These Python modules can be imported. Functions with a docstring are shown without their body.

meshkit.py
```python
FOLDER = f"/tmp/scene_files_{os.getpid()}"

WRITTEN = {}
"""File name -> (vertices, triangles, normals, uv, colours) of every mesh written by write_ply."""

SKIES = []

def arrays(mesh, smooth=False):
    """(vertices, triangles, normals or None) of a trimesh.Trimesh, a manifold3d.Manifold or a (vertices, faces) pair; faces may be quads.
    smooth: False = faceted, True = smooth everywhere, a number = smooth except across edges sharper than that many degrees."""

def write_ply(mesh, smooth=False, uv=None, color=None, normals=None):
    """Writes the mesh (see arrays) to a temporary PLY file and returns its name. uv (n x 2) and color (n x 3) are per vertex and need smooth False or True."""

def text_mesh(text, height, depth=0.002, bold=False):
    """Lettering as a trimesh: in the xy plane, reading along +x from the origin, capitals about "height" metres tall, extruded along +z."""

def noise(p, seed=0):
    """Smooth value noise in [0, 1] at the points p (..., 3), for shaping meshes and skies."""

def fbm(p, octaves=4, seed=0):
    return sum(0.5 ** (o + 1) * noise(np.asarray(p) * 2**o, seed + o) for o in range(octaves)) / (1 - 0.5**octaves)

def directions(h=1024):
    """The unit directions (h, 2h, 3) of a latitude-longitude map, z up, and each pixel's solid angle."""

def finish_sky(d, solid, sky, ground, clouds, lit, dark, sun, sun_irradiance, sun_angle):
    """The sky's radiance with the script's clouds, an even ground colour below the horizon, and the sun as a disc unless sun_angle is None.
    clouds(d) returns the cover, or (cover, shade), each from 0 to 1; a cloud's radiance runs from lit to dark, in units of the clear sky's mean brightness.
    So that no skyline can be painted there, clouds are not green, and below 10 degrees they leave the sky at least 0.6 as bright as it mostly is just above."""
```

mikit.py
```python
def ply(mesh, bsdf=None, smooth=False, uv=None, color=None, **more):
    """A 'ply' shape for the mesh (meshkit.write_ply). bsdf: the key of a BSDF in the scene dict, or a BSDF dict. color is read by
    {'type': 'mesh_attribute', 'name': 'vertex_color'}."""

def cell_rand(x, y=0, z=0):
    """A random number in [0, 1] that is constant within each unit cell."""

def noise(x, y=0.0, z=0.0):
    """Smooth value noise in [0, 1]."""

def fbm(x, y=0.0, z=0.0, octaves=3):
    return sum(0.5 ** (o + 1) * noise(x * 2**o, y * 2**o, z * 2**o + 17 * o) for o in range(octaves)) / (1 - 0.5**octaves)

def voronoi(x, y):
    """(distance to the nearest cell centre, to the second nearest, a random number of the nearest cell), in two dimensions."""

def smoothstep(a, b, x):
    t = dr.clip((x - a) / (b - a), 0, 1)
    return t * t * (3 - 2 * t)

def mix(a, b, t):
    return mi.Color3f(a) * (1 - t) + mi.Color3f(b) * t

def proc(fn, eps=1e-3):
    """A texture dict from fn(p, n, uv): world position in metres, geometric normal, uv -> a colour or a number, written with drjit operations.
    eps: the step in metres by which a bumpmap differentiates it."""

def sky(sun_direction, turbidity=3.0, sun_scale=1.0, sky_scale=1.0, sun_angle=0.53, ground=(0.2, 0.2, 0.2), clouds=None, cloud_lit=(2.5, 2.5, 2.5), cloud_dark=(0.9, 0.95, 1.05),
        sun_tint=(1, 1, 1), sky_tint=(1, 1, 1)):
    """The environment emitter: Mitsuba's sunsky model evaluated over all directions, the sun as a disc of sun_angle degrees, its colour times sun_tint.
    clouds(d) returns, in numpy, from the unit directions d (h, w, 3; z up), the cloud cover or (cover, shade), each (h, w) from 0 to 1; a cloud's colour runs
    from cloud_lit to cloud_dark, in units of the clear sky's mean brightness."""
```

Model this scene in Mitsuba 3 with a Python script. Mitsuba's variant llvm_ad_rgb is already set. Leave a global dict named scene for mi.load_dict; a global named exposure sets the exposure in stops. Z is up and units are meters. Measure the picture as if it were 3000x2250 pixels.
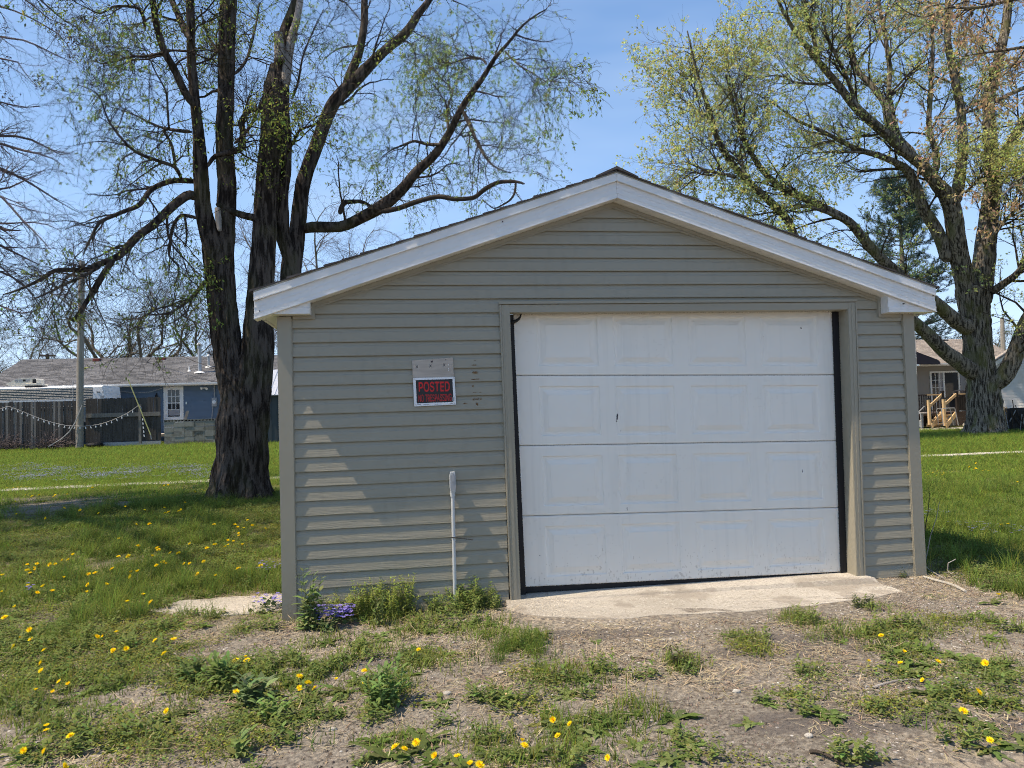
import math
import numpy as np
import trimesh
import drjit as dr
import mitsuba as mi
import mikit
import meshkit
from mikit import noise, fbm, cell_rand, voronoi, smoothstep, mix, proc
from scipy.interpolate import PchipInterpolator

T = mi.ScalarTransform4f
scene, labels = {}, {}

# ------------------------------------------------------------------ camera, sky, exposure
HC, PITCH, ROLL, FOC = 1.44272, 0.0365, 0.0295, 2130.0
_f = np.array([0, math.cos(PITCH), math.sin(PITCH)])
_u = np.cross([1.0, 0, 0], _f)
_r = math.cos(ROLL) * np.array([1.0, 0, 0]) - math.sin(ROLL) * _u
_u = math.sin(ROLL) * np.array([1.0, 0, 0]) + math.cos(ROLL) * _u
EYE = np.array([0, 0, HC])
scene['camera'] = {'type': 'perspective', 'fov': math.degrees(2 * math.atan(1500 / FOC)), 'fov_axis': 'x', 'near_clip': 0.05, 'far_clip': 2000.0,
                   'to_world': T().look_at(origin=EYE.tolist(), target=(EYE + _f).tolist(), up=_u.tolist())}
TH = 0.1518                                    # the whole block stands at this angle to the view
CU = np.array([math.cos(TH), math.sin(TH), 0])
CN = np.array([math.sin(TH), -math.cos(TH), 0])
UP = np.array([0, 0, 1.0])
SUN = -0.57 * CU + 0.088 * CN + UP


def clouds(d):
    q = np.stack([d[..., 0] * 2.2 + d[..., 2] * 1.5, d[..., 1] * 1.2, d[..., 2] * 9.0], -1)
    a = meshkit.fbm(q * 1.6 + 3.1, 4, 11)
    b = meshkit.fbm(q * np.array([3.0, 3.0, 2.0]) + 9.0, 4, 23)
    low = np.exp(-np.clip(d[..., 2], 0, 1) / 0.16)
    return 0.05 + 0.60 * low + np.clip((a - 0.46) * 1.6, 0, 1) * np.clip(b * 1.5, 0, 1) * 0.30


scene['daylight'] = mikit.sky(SUN.tolist(), turbidity=3.0, clouds=clouds, cloud_lit=(1.95, 2.2, 2.45), sky_tint=(1.04, 1.17, 1.24))
exposure = 2.15

# ------------------------------------------------------------------ helpers


def ray(px, py):
    return _f + _r * (px - 1500) / FOC - _u * (py - 1125) / FOC


def at(px, py, y):
    d = ray(px, py)
    return EYE + d * y / d[1]


def sst(a, b, x):
    t = np.clip((np.asarray(x, float) - a) / (b - a), 0, 1)
    return t * t * (3 - 2 * t)


def gz(x, y):
    """Height of the ground."""
    x, y = np.asarray(x, float), np.asarray(y, float)
    slope = 0.0187 + (0.0031 - 0.0187) * sst(-5, 8, x)
    t = np.minimum(y, 40.0) - 7.0
    z = slope * (t + np.sqrt(t * t + 1.0)) * 0.5
    z = z - 0.05 * sst(3.5, 4.3, x) * sst(5.8, 6.6, y) * (1 - sst(9, 13, y))
    p = np.stack([x, y, 0 * x], -1)
    near = 1 - sst(9, 14, y)
    return z - 0.013 + 0.03 * near * (meshkit.fbm(p * 0.9, 3, 5) - 0.5) + 0.014 * near * (meshkit.fbm(p * 5.0, 3, 6) - 0.5)


def ground_at(px, py):
    d = ray(px, py)
    t = -HC / d[2]
    for _ in range(12):
        p = EYE + d * t
        t = t + (p[2] - float(gz(p[0], p[1]))) / -d[2] * 0.9
    return EYE + d * t


def numbered(key):
    if key not in used:
        used[key] = 0
        return key
    used[key] += 1
    return f'{key}_{used[key]:03d}'


used = {}


def add(name, mesh, mat, parent=None, smooth=False, color=None, **more):
    key = numbered(f'{parent}__{name}' if parent else name)
    scene[key] = mikit.ply(mesh, mat, smooth=smooth, color=color, **more)
    return key


def tag(key, label, cat=None, group=None, kind=None):
    d = {}
    if label: d['label'] = label
    if cat: d['category'] = cat
    if group: d['group'] = group
    if kind: d['kind'] = kind
    labels[key] = d
    return key


def thing(name, label, cat, group=None):
    key = numbered(name)
    tag(key, label, cat, group)
    return key


BOXF = np.array([[0, 2, 3], [0, 3, 1], [4, 5, 7], [4, 7, 6], [0, 1, 5], [0, 5, 4], [2, 6, 7], [2, 7, 3], [0, 4, 6], [0, 6, 2], [1, 3, 7], [1, 7, 5]])


def hexa(c):
    """8 corners, index = 4*a + 2*b + c  (a, b, c in 0/1)."""
    return np.asarray(c, float), BOXF


def cat(*ms):
    vs, fs, n = [], [], 0
    for m in ms:
        v, f = (np.asarray(m[0]), np.asarray(m[1])) if isinstance(m, (tuple, list)) else (np.array(m.vertices), np.array(m.faces))
        if f.shape[1] == 4:
            f = np.vstack([f[:, [0, 1, 2]], f[:, [0, 2, 3]]])
        vs.append(v); fs.append(f + n); n += len(v)
    return np.vstack(vs), np.vstack(fs)


class Frame:
    """A vertical plane: u along it, v out of it towards the street, z up."""

    def __init__(s, o, th=TH):
        s.o = np.array([o[0], o[1], 0.0])
        s.u = np.array([math.cos(th), math.sin(th), 0]); s.n = np.array([math.sin(th), -math.cos(th), 0])

    def P(s, u, v, z):
        u, v, z = np.broadcast_arrays(np.asarray(u, float), np.asarray(v, float), np.asarray(z, float))
        return s.o + u[..., None] * s.u + v[..., None] * s.n + z[..., None] * UP

    def uz(s, px, py, v=0.0):
        d = ray(px, py)
        t = ((s.o + s.n * v - EYE) @ s.n) / (d @ s.n)
        p = EYE + t * d - s.o
        return float(p @ s.u), float(p[2])

    def box(s, u0, u1, v0, v1, z0, z1):
        return hexa([s.P(u, v, z) for u in (u0, u1) for v in (v0, v1) for z in (z0, z1)])

    def quadbox(s, uz4, v0, v1):
        """uz4: (u, z) of lower left, upper left, lower right, upper right."""
        a, b, c, d = uz4
        return hexa([s.P(p[0], v, p[1]) for lo, hi in ((a, b), (c, d)) for v in (v0, v1) for p in (lo, hi)])

    def prism(s, poly, v0, v1):
        """Extrudes the (u, z) polygon between v0 and v1."""
        from shapely.geometry import Polygon
        m = trimesh.creation.extrude_polygon(Polygon(poly), v1 - v0, engine='earcut')
        v = np.array(m.vertices)
        return s.P(v[:, 0], v0 + v[:, 2], v[:, 1]), np.array(m.faces)[:, ::-1]

    def sweep(s, prof, ends):
        """Profile points (v, z) drawn along u; ends(v, z) -> (u0, u1) per point. Closed profile with end caps."""
        n = len(prof)
        e = [ends(v, z) for v, z in prof]
        A = np.array([s.P(e[i][0], prof[i][0], prof[i][1]) for i in range(n)])
        B = np.array([s.P(e[i][1], prof[i][0], prof[i][1]) for i in range(n)])
        i = np.arange(n); j = (i + 1) % n
        f = [np.stack([i, i + n, j + n], 1), np.stack([i, j + n, j], 1)]
        k = np.arange(1, n - 1)
        f += [np.stack([k * 0, k, k + 1], 1), np.stack([k * 0 + n, k + 1 + n, k + n], 1)]
        return np.vstack([A, B]), np.vstack(f)


def tube(pts, rad, sides=8, cap=True):
    p = np.asarray(pts, float)
    r = np.broadcast_to(np.asarray(rad, float), (len(p),))
    v, f = tubes(p[None], r[None], sides)
    if cap:
        n = len(v)
        m = len(p)
        i = np.arange(sides); j = (i + 1) % sides
        v = np.vstack([v, p[0], p[-1]])
        f = np.vstack([f, np.stack([i * 0 + n, j, i], 1), np.stack([i * 0 + n + 1, i + (m - 1) * sides, j + (m - 1) * sides], 1)])
    return v, f


def tubes(P, R, sides):
    """Many tubes of the same number of points: P (n, m, 3), R (n, m)."""
    P, R = np.asarray(P, float), np.asarray(R, float)
    n, m, _ = P.shape
    t = np.gradient(P, axis=1)
    t /= np.linalg.norm(t, axis=2, keepdims=True) + 1e-12
    ref = np.eye(3)[np.abs(t.mean(1)).argmin(1)][:, None]
    a = np.cross(t, np.broadcast_to(ref, t.shape))
    a /= np.linalg.norm(a, axis=2, keepdims=True) + 1e-12
    b = np.cross(t, a)
    g = np.arange(sides) * 2 * np.pi / sides
    v = P[:, :, None] + R[:, :, None, None] * (np.cos(g)[:, None] * a[:, :, None] + np.sin(g)[:, None] * b[:, :, None])
    base = (np.arange(n) * m * sides)[:, None, None]
    i, j = np.arange(m - 1)[None, :, None], np.arange(sides)[None, None, :]
    q = [base + i * sides + j, base + i * sides + (j + 1) % sides, base + (i + 1) * sides + (j + 1) % sides, base + (i + 1) * sides + j]
    f = np.vstack([np.stack([q[0], q[1], q[2]], -1).reshape(-1, 3), np.stack([q[0], q[2], q[3]], -1).reshape(-1, 3)])
    return v.reshape(-1, 3), f


def leaf_quads(c, d, n, L, W, fold=0.0):
    """Rhombic leaves: base c, direction d, normal n."""
    d = d / (np.linalg.norm(d, axis=1, keepdims=True) + 1e-9)
    s = np.cross(d, n); s /= np.linalg.norm(s, axis=1, keepdims=True) + 1e-9
    nn = np.cross(s, d)
    L, W = L[:, None], W[:, None]
    v = np.stack([c, c + d * L * 0.5 + s * W * 0.5 + nn * W * fold, c + d * L, c + d * L * 0.5 - s * W * 0.5 + nn * W * fold], 1)
    k = np.arange(len(c))[:, None] * 4
    return v.reshape(-1, 3), np.vstack([k + [0, 1, 2], k + [0, 2, 3]])


def tint(rng, n, base, amount=0.15, hue=0.06, rep=4):
    c = np.asarray(base)[None] * (1 + amount * rng.standard_normal((n, 1))) * (1 + hue * rng.standard_normal((n, 3)))
    return np.repeat(np.clip(c, 0.005, 0.95), rep, axis=0)


def unit(v):
    return v / (np.linalg.norm(v, axis=-1, keepdims=True) + 1e-12)


# ------------------------------------------------------------------ materials
def mat(name, color, rough=0.6, spec=0.3, bump=None, bscale=1.0, eps=1e-3, metal=0.0, coat=0.0):
    base = {'type': 'rgb', 'value': list(color)} if isinstance(color, (tuple, list)) else color
    b = {'type': 'principled', 'base_color': base, 'roughness': rough, 'specular': spec, 'metallic': metal}
    if coat: b['clearcoat'] = coat
    if bump is not None:
        b = {'type': 'bumpmap', 'arbitrary': proc(bump, eps), 'scale': bscale, 'bsdf': b}
    scene[name] = {'type': 'twosided', 'bsdf': b}
    return name


def leafmat(name, trans=0.7, rough=0.5):
    scene[name] = {'type': 'principledthin', 'base_color': {'type': 'mesh_attribute', 'name': 'vertex_color'}, 'roughness': rough, 'spec_trans': 0.0, 'diff_trans': trans, 'eta': 1.35}
    return name


def C(*v):
    return mi.Color3f(*v)


# position along and behind the garage front, for the grain of its boards
def _gu(p): return p.x * float(CU[0]) + p.y * float(CU[1])


def siding_color(p, n, uv):
    a = fbm(_gu(p) * 2.0, p.z * 2.5, p.y, 3)
    s = smoothstep(0.55, 0.8, fbm(_gu(p) * 22.0, p.z * 9.0, 3.0, 3))
    c = mix(C(0.255, 0.236, 0.180), C(0.284, 0.263, 0.202), a)
    return mix(c, C(0.236, 0.218, 0.167), s * 0.35)


def siding_bump(p, n, uv):
    return fbm(_gu(p) * 7.0, p.z * 190.0 + 5.0 * noise(_gu(p) * 3.0, p.z * 10.0), 0.0, 2) * 0.0016


mat('vinyl_siding', proc(siding_color), 0.42, 0.45, siding_bump, 1.0, 1e-3)
mat('vinyl_trim', proc(lambda p, n, uv: mix(C(0.256, 0.236, 0.181), C(0.285, 0.263, 0.203), fbm(p.x * 6, p.y * 6, p.z * 2, 3))), 0.45, 0.4)


def white_color(p, n, uv):
    a = fbm(p.x * 3.0, p.y * 3.0, p.z * 3.0, 4)
    d = smoothstep(0.62, 0.74, fbm(p.x * 31.0, p.y * 31.0, p.z * 18.0, 3))
    c = mix(C(0.60, 0.595, 0.575), C(0.66, 0.655, 0.635), a)
    return mix(c, C(0.50, 0.49, 0.46), d * 0.08)


mat('white_metal', proc(white_color), 0.32, 0.5)


def door_color(p, n, uv):
    u = _gu(p)
    a = fbm(u * 1.2, p.z * 1.5, 0.0, 4)
    drip = smoothstep(0.55, 0.8, fbm(u * 26.0, p.z * 1.3, 4.0, 3))
    splash = smoothstep(0.0, 0.05, fbm(u * 80.0, p.z * 46.0, 5.0, 2) - 0.60 - 0.75 * dr.maximum(p.z - 0.03, 0.0) - 0.10 * noise(u * 5.0, 1.0, 2.0))
    sp = smoothstep(0.80, 0.84, noise(u * 48.0, p.z * 48.0, 7.0)) * smoothstep(0.5, 0.7, noise(u * 2.0, p.z * 2.0, 3.0))
    c = mix(C(0.70, 0.675, 0.615), C(0.75, 0.725, 0.665), a)
    c = mix(c, C(0.63, 0.615, 0.565), drip * 0.35)
    c = mix(c, C(0.45, 0.42, 0.37), sp * 0.12)
    return mix(c, C(0.34, 0.30, 0.25), splash * 0.45)


mat('door_paint', proc(door_color), 0.40, 0.4, lambda p, n, uv: fbm(_gu(p) * 160.0, p.z * 12.0, 0.0, 2) * 0.0003, 1.0)
mat('black_rubber', (0.012, 0.012, 0.014), 0.55, 0.3)
mat('dark_inside', (0.03, 0.028, 0.025), 0.9, 0.1)


def shingle_color(p, n, uv):
    v = cell_rand(p.x * 3.1 + 0.5 * cell_rand(p.z * 7.0), p.y * 3.0, p.z * 7.0)
    g = noise(p.x * 90.0, p.y * 90.0, p.z * 90.0)
    return mix(C(0.045, 0.042, 0.042), C(0.11, 0.10, 0.097), v * 0.6 + g * 0.4)


mat('dark_shingle', proc(shingle_color), 0.9, 0.1)


def grey_roof(p, n, uv):
    u = _gu(p)
    row = dr.floor(p.z * 17.0)
    v = cell_rand(u * 3.4 + 3.7 * cell_rand(row, 3), row, 1.0)
    g = fbm(u * 20.0, p.z * 40.0, p.y * 20.0, 2)
    w = fbm(u * 0.7, p.z * 1.0, 0.0, 3)
    return mix(C(0.046, 0.047, 0.049), C(0.190, 0.191, 0.196), v * 0.6 + g * 0.2 + w * 0.25)


mat('grey_shingle', proc(grey_roof), 0.9, 0.1)
mat('brown_shingle', proc(lambda p, n, uv: mix(C(0.14, 0.12, 0.105), C(0.30, 0.27, 0.24), fbm(_gu(p) * 4.0, p.z * 14.0, 0.0, 3))), 0.9, 0.1)


def bark(dark, light, moss, mossy):
    def col(p, n, uv):
        ang = dr.atan2(n.y, n.x)
        r = fbm(p.x * 27.0 + 0.8 * noise(p.z * 5.0, p.x * 4.0), p.y * 27.0, p.z * 3.4, 3)
        m = smoothstep(0.5, 0.72, fbm(p.x * 3.1, p.y * 3.1, p.z * 1.7, 4)) * mossy
        f = noise(p.x * 90.0, p.y * 90.0, p.z * 40.0)
        c = mix(C(*dark), C(*light), smoothstep(0.36, 0.64, r * 0.85 + f * 0.15))
        return mix(c, C(*moss), m * 0.75)
    return col


def bark_bump(p, n, uv):
    w = p.z + 0.3 * noise(p.x * 5, p.y * 5, p.z * 2)
    return (dr.abs(fbm(p.x * 26.0, p.y * 26.0, w * 5.0, 3) - 0.5) * 2) * 0.022


mat('dark_bark', proc(bark((0.020, 0.016, 0.014), (0.098, 0.082, 0.070), (0.10, 0.105, 0.045), 0.35)), 0.92, 0.1, bark_bump, 1.0, 4e-3)
mat('mossy_bark', proc(bark((0.036, 0.030, 0.023), (0.235, 0.205, 0.165), (0.125, 0.125, 0.05), 0.9)), 0.92, 0.1, bark_bump, 1.0, 4e-3)
mat('dead_wood', proc(lambda p, n, uv: mix(C(0.18, 0.165, 0.15), C(0.42, 0.39, 0.355), fbm(p.x * 20, p.y * 20, p.z * 3, 3))), 0.9, 0.1, bark_bump, 0.4, 4e-3)
mat('twig_bark', (0.055, 0.045, 0.036), 0.9, 0.1)
mat('grey_twig', (0.120, 0.100, 0.100), 0.9, 0.1)
mat('far_bark', proc(lambda p, n, uv: mix(C(0.085, 0.075, 0.060), C(0.20, 0.18, 0.145), fbm(p.x * 4, p.y * 4, p.z * 1.5, 3))), 0.95, 0.1)
leafmat('leaf', 1.0)
leafmat('blade', 0.9, 0.45)
leafmat('petal', 0.6, 0.7)
leafmat('straw_leaf', 0.2, 0.7)


def ground_color(p, n, uv):
    near = smoothstep(12.0, 7.0, p.y)
    big = fbm(p.x * 0.7, p.y * 0.9, 0.0, 4)
    mid = fbm(p.x * 5.0, p.y * 5.0, 3.0, 4)
    fine = fbm(p.x * 60.0, p.y * 60.0, 1.0, 3)
    soil = mix(C(0.130, 0.117, 0.098), C(0.194, 0.175, 0.147), smoothstep(0.25, 0.75, big * 0.5 + mid * 0.5))
    soil = mix(soil, C(0.226, 0.205, 0.172), smoothstep(0.50, 0.78, fine) * 0.7)
    soil = mix(soil, C(0.075, 0.062, 0.052), smoothstep(0.48, 0.30, fine) * 0.6)
    tan = smoothstep(0.42, 0.62, fbm(p.x * 1.1 + 5.0, p.y * 1.4, 8.0, 3)) * smoothstep(0.50, 0.62, fbm(p.x * 42.0, p.y * 26.0, 9.0, 2))
    soil = mix(soil, C(0.34, 0.285, 0.21), tan * 0.4)
    w_ = 0.9 * (fbm(p.x * 2.2, p.y * 3.0, 5.0, 4) - 0.5)
    dark = mi.Float(0)
    for cx, cy, rx, ry in ((1.70, 4.42, 0.42, 0.22), (1.35, 4.30, 0.3, 0.12), (1.45, 3.35, 0.5, 0.16), (2.2, 3.2, 0.4, 0.14), (-0.9, 4.35, 0.35, 0.12), (0.6, 4.72, 0.5, 0.10)):
        e = dr.sqrt(dr.square((p.x - cx) / rx) + dr.square((p.y - cy) / ry))
        dark = dr.maximum(dark, smoothstep(1.15, 0.75, e + w_))
    soil = mix(soil, C(0.085, 0.076, 0.07), dark * 0.75)
    d1, d2, r = voronoi(p.x * 34.0, p.y * 34.0)
    stone = smoothstep(0.30, 0.24, d1) * smoothstep(0.93, 0.95, r) * smoothstep(0.45, 0.6, fbm(p.x * 1.3, p.y * 1.3 + 4.0, 2.0, 3))
    soil = mix(soil, C(0.50, 0.48, 0.45), stone)
    lawn = mix(C(0.060, 0.072, 0.026), C(0.120, 0.118, 0.052), fbm(p.x * 9.0, p.y * 9.0, 0.0, 3))
    thatch = mix(C(0.075, 0.072, 0.040), C(0.20, 0.175, 0.11), mid)
    left = smoothstep(-1.2, -2.6, p.x + 0.9 * (big - 0.5)) * smoothstep(4.4, 6.2, p.y)
    right = smoothstep(3.2, 4.0, p.x + 0.8 * (mid - 0.5)) * smoothstep(5.0, 6.2, p.y)
    g = dr.maximum(dr.maximum(left, right) * 0.75, 1 - near)
    e = dr.sqrt(dr.square((p.x + 7.9) / 2.6) + dr.square((p.y - 12.2) / 1.3)) + 1.1 * (mid - 0.5)
    g = g * (1 - 0.85 * smoothstep(1.1, 0.7, e))
    return mix(soil, mix(thatch, lawn, dr.maximum(0.45, 1 - near)), g)


def ground_bump(p, n, uv):
    d1, d2, r = voronoi(p.x * 34.0, p.y * 34.0)
    return fbm(p.x * 38.0, p.y * 38.0, 0.0, 4) * 0.018 + smoothstep(0.30, 0.1, d1) * smoothstep(0.7, 0.9, r) * 0.006


mat('soil', proc(ground_color), 0.95, 0.1, ground_bump, 1.0, 3e-3)


def concrete_color(p, n, uv):
    big = fbm(p.x * 2.0, p.y * 2.0, 0.0, 4)
    fine = noise(p.x * 130.0, p.y * 130.0, p.z * 130.0)
    f2 = fbm(p.x * 85.0, p.y * 85.0, 1.0, 3)
    c = mix(C(0.25, 0.228, 0.19), C(0.37, 0.345, 0.30), big)
    c = mix(c, C(0.46, 0.435, 0.38), smoothstep(0.58, 0.9, fine) * 0.6)
    c = mix(c, C(0.14, 0.12, 0.095), smoothstep(0.55, 0.75, f2) * 0.45)
    return mix(c, C(0.19, 0.165, 0.135), smoothstep(0.52, 0.66, fbm(p.x * 4.0, p.y * 5.0, 6.0, 4)) * 0.55)


mat('concrete', proc(concrete_color), 0.9, 0.15, lambda p, n, uv: fbm(p.x * 60, p.y * 60, p.z * 60, 3) * 0.006, 1.0, 2e-3)
mat('path_concrete', proc(lambda p, n, uv: mix(C(0.27, 0.255, 0.22), C(0.42, 0.40, 0.36), fbm(p.x * 3, p.y * 3, 0.0, 4))), 0.9, 0.15)


def wood(a, b, ky=60.0, kz=3.0):
    return lambda p, n, uv: mix(C(*a), C(*b), fbm(_gu(p) * ky + 3.0 * cell_rand(_gu(p) * 7.0), p.y * ky * 0.5, p.z * kz, 4))


mat('weathered_wood', proc(wood((0.030, 0.028, 0.027), (0.105, 0.098, 0.092), 26.0, 1.6)), 0.9, 0.1)
mat('weathered_wood_pale', proc(wood((0.10, 0.095, 0.088), (0.235, 0.222, 0.205), 26.0, 1.6)), 0.9, 0.1)
mat('pole_wood', proc(wood((0.17, 0.155, 0.135), (0.36, 0.33, 0.285), 40.0, 1.2)), 0.9, 0.1)
mat('new_wood', proc(wood((0.45, 0.31, 0.16), (0.60, 0.44, 0.25), 30.0, 3.0)), 0.8, 0.2)
mat('board_wood', proc(lambda p, n, uv: mix(C(0.33, 0.29, 0.245), C(0.46, 0.41, 0.355), fbm(_gu(p) * 9.0, p.z * 120.0 + 4.0 * noise(_gu(p) * 6.0, p.z * 20.0), 0.0, 3))), 0.85, 0.15)
mat('dark_wood', (0.028, 0.022, 0.019), 0.7, 0.2)
mat('brown_board', (0.075, 0.055, 0.048), 0.8, 0.2)
mat('blue_siding', proc(lambda p, n, uv: mix(C(0.095, 0.140, 0.200), C(0.120, 0.172, 0.240), fbm(_gu(p) * 1.5, p.z * 9.0, 0.0, 3))), 0.7, 0.2)
mat('white_paint', (0.72, 0.72, 0.70), 0.5, 0.3)
mat('cream_plastic', (0.66, 0.62, 0.52), 0.5, 0.3)
mat('beige_siding', (0.27, 0.25, 0.22), 0.7, 0.2)
mat('pale_siding', (0.66, 0.64, 0.60), 0.7, 0.2)
mat('silver_metal', proc(lambda p, n, uv: mix(C(0.17, 0.185, 0.185), C(0.27, 0.285, 0.285), fbm(_gu(p) * 0.8, p.z * 6.0, 0.0, 3))), 0.5, 0.4)
mat('zinc', (0.42, 0.43, 0.44), 0.45, 0.5, metal=0.5)
mat('grey_blue_metal', (0.045, 0.058, 0.066), 0.6, 0.3)
mat('galvanised_roof', (0.55, 0.57, 0.60), 0.35, 0.5, metal=0.4)
mat('dark_glass', (0.012, 0.014, 0.016), 0.05, 0.6, coat=1.0)
mat('curtain', (0.30, 0.30, 0.31), 0.8, 0.1)
mat('red_metal', (0.30, 0.075, 0.05), 0.6, 0.3)
mat('black_plastic', (0.015, 0.015, 0.017), 0.5, 0.3)
mat('navy_shingle', (0.030, 0.031, 0.043), 0.9, 0.1)
mat('grey_paint', (0.30, 0.31, 0.32), 0.5, 0.4)
mat('conduit_plastic', (0.44, 0.46, 0.47), 0.4, 0.4)
mat('sign_black', (0.010, 0.010, 0.012), 0.4, 0.4)
mat('sign_red', (0.55, 0.020, 0.022), 0.5, 0.3)
mat('sign_white', (0.68, 0.69, 0.70), 0.4, 0.4)
mat('ink', (0.03, 0.03, 0.04), 0.8, 0.1)
mat('rust_glue', proc(lambda p, n, uv: mix(C(0.11, 0.045, 0.022), C(0.20, 0.14, 0.075), noise(p.x * 80, p.z * 80, 0.0))), 0.9, 0.1)
mat('yellow_pole', (0.55, 0.50, 0.20), 0.6, 0.3)
mat('wire_black', (0.03, 0.03, 0.03), 0.7, 0.2)
mat('wire_white', (0.36, 0.36, 0.36), 0.6, 0.3)
mat('bulb', (0.55, 0.57, 0.59), 0.2, 0.6)


def block_color(p, n, uv):
    r = cell_rand(_gu(p) / 0.405, p.z / 0.2, 1.0)
    g = fbm(_gu(p) * 14.0, p.z * 14.0, 1.0, 3)
    return mix(mix(C(0.105, 0.100, 0.082), C(0.235, 0.240, 0.215), r), C(0.27, 0.27, 0.25), smoothstep(0.45, 0.8, g) * 0.4)


mat('block', proc(block_color), 0.95, 0.1)
# ------------------------------------------------------------------ the ground, paths and slabs
def axis(lo, hi, step, far_lo, far_hi, n):
    a = np.arange(lo, hi + 1e-6, step)
    g = np.linspace(0, 1, n + 1)[1:] ** 2.6
    return np.concatenate([(lo - g * (lo - far_lo))[::-1], a, hi + g * (far_hi - hi)])


xs = axis(-6.0, 6.0, 0.04, -420, 420, 46)
ys = axis(2.6, 9.6, 0.04, -60, 700, 60)
gx, gy = np.meshgrid(xs, ys, indexing='xy')
gv = np.stack([gx, gy, gz(gx, gy)], -1).reshape(-1, 3)
nx_, ny_ = len(xs), len(ys)
ii, jj = np.meshgrid(np.arange(nx_ - 1), np.arange(ny_ - 1), indexing='xy')
k0 = (jj * nx_ + ii).ravel()
gf = np.stack([k0, k0 + 1, k0 + nx_ + 1, k0 + nx_], 1)
tag(add('ground', (gv, gf), 'soil', smooth=True), 'bare soil and thin lawn around the garage', 'ground', kind='structure')


def slab(name, poly, top, label, rough=0.03, depth=0.12, step=0.05, material='concrete', edge_down=0.0):
    """A slab with a slightly uneven outline."""
    from shapely.geometry import Polygon
    pl = Polygon(poly).segmentize(step)
    xy = np.array(pl.exterior.coords)[:-1]
    q = np.stack([xy[:, 0] * 3.1, xy[:, 1] * 3.1, 0 * xy[:, 0]], -1)
    xy = xy + rough * np.stack([meshkit.fbm(q, 4, 31) - 0.5, meshkit.fbm(q + 7, 4, 32) - 0.5], -1) * 2
    m = trimesh.creation.extrude_polygon(Polygon(xy).buffer(0), depth, engine='earcut')
    v = np.array(m.vertices)
    z = top(v[:, 0], v[:, 1]) if callable(top) else top + 0 * v[:, 0]
    v[:, 2] = z - depth + v[:, 2]
    return tag(add(name, (v, np.array(m.faces)), material), label, 'slab', kind='structure')


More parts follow.
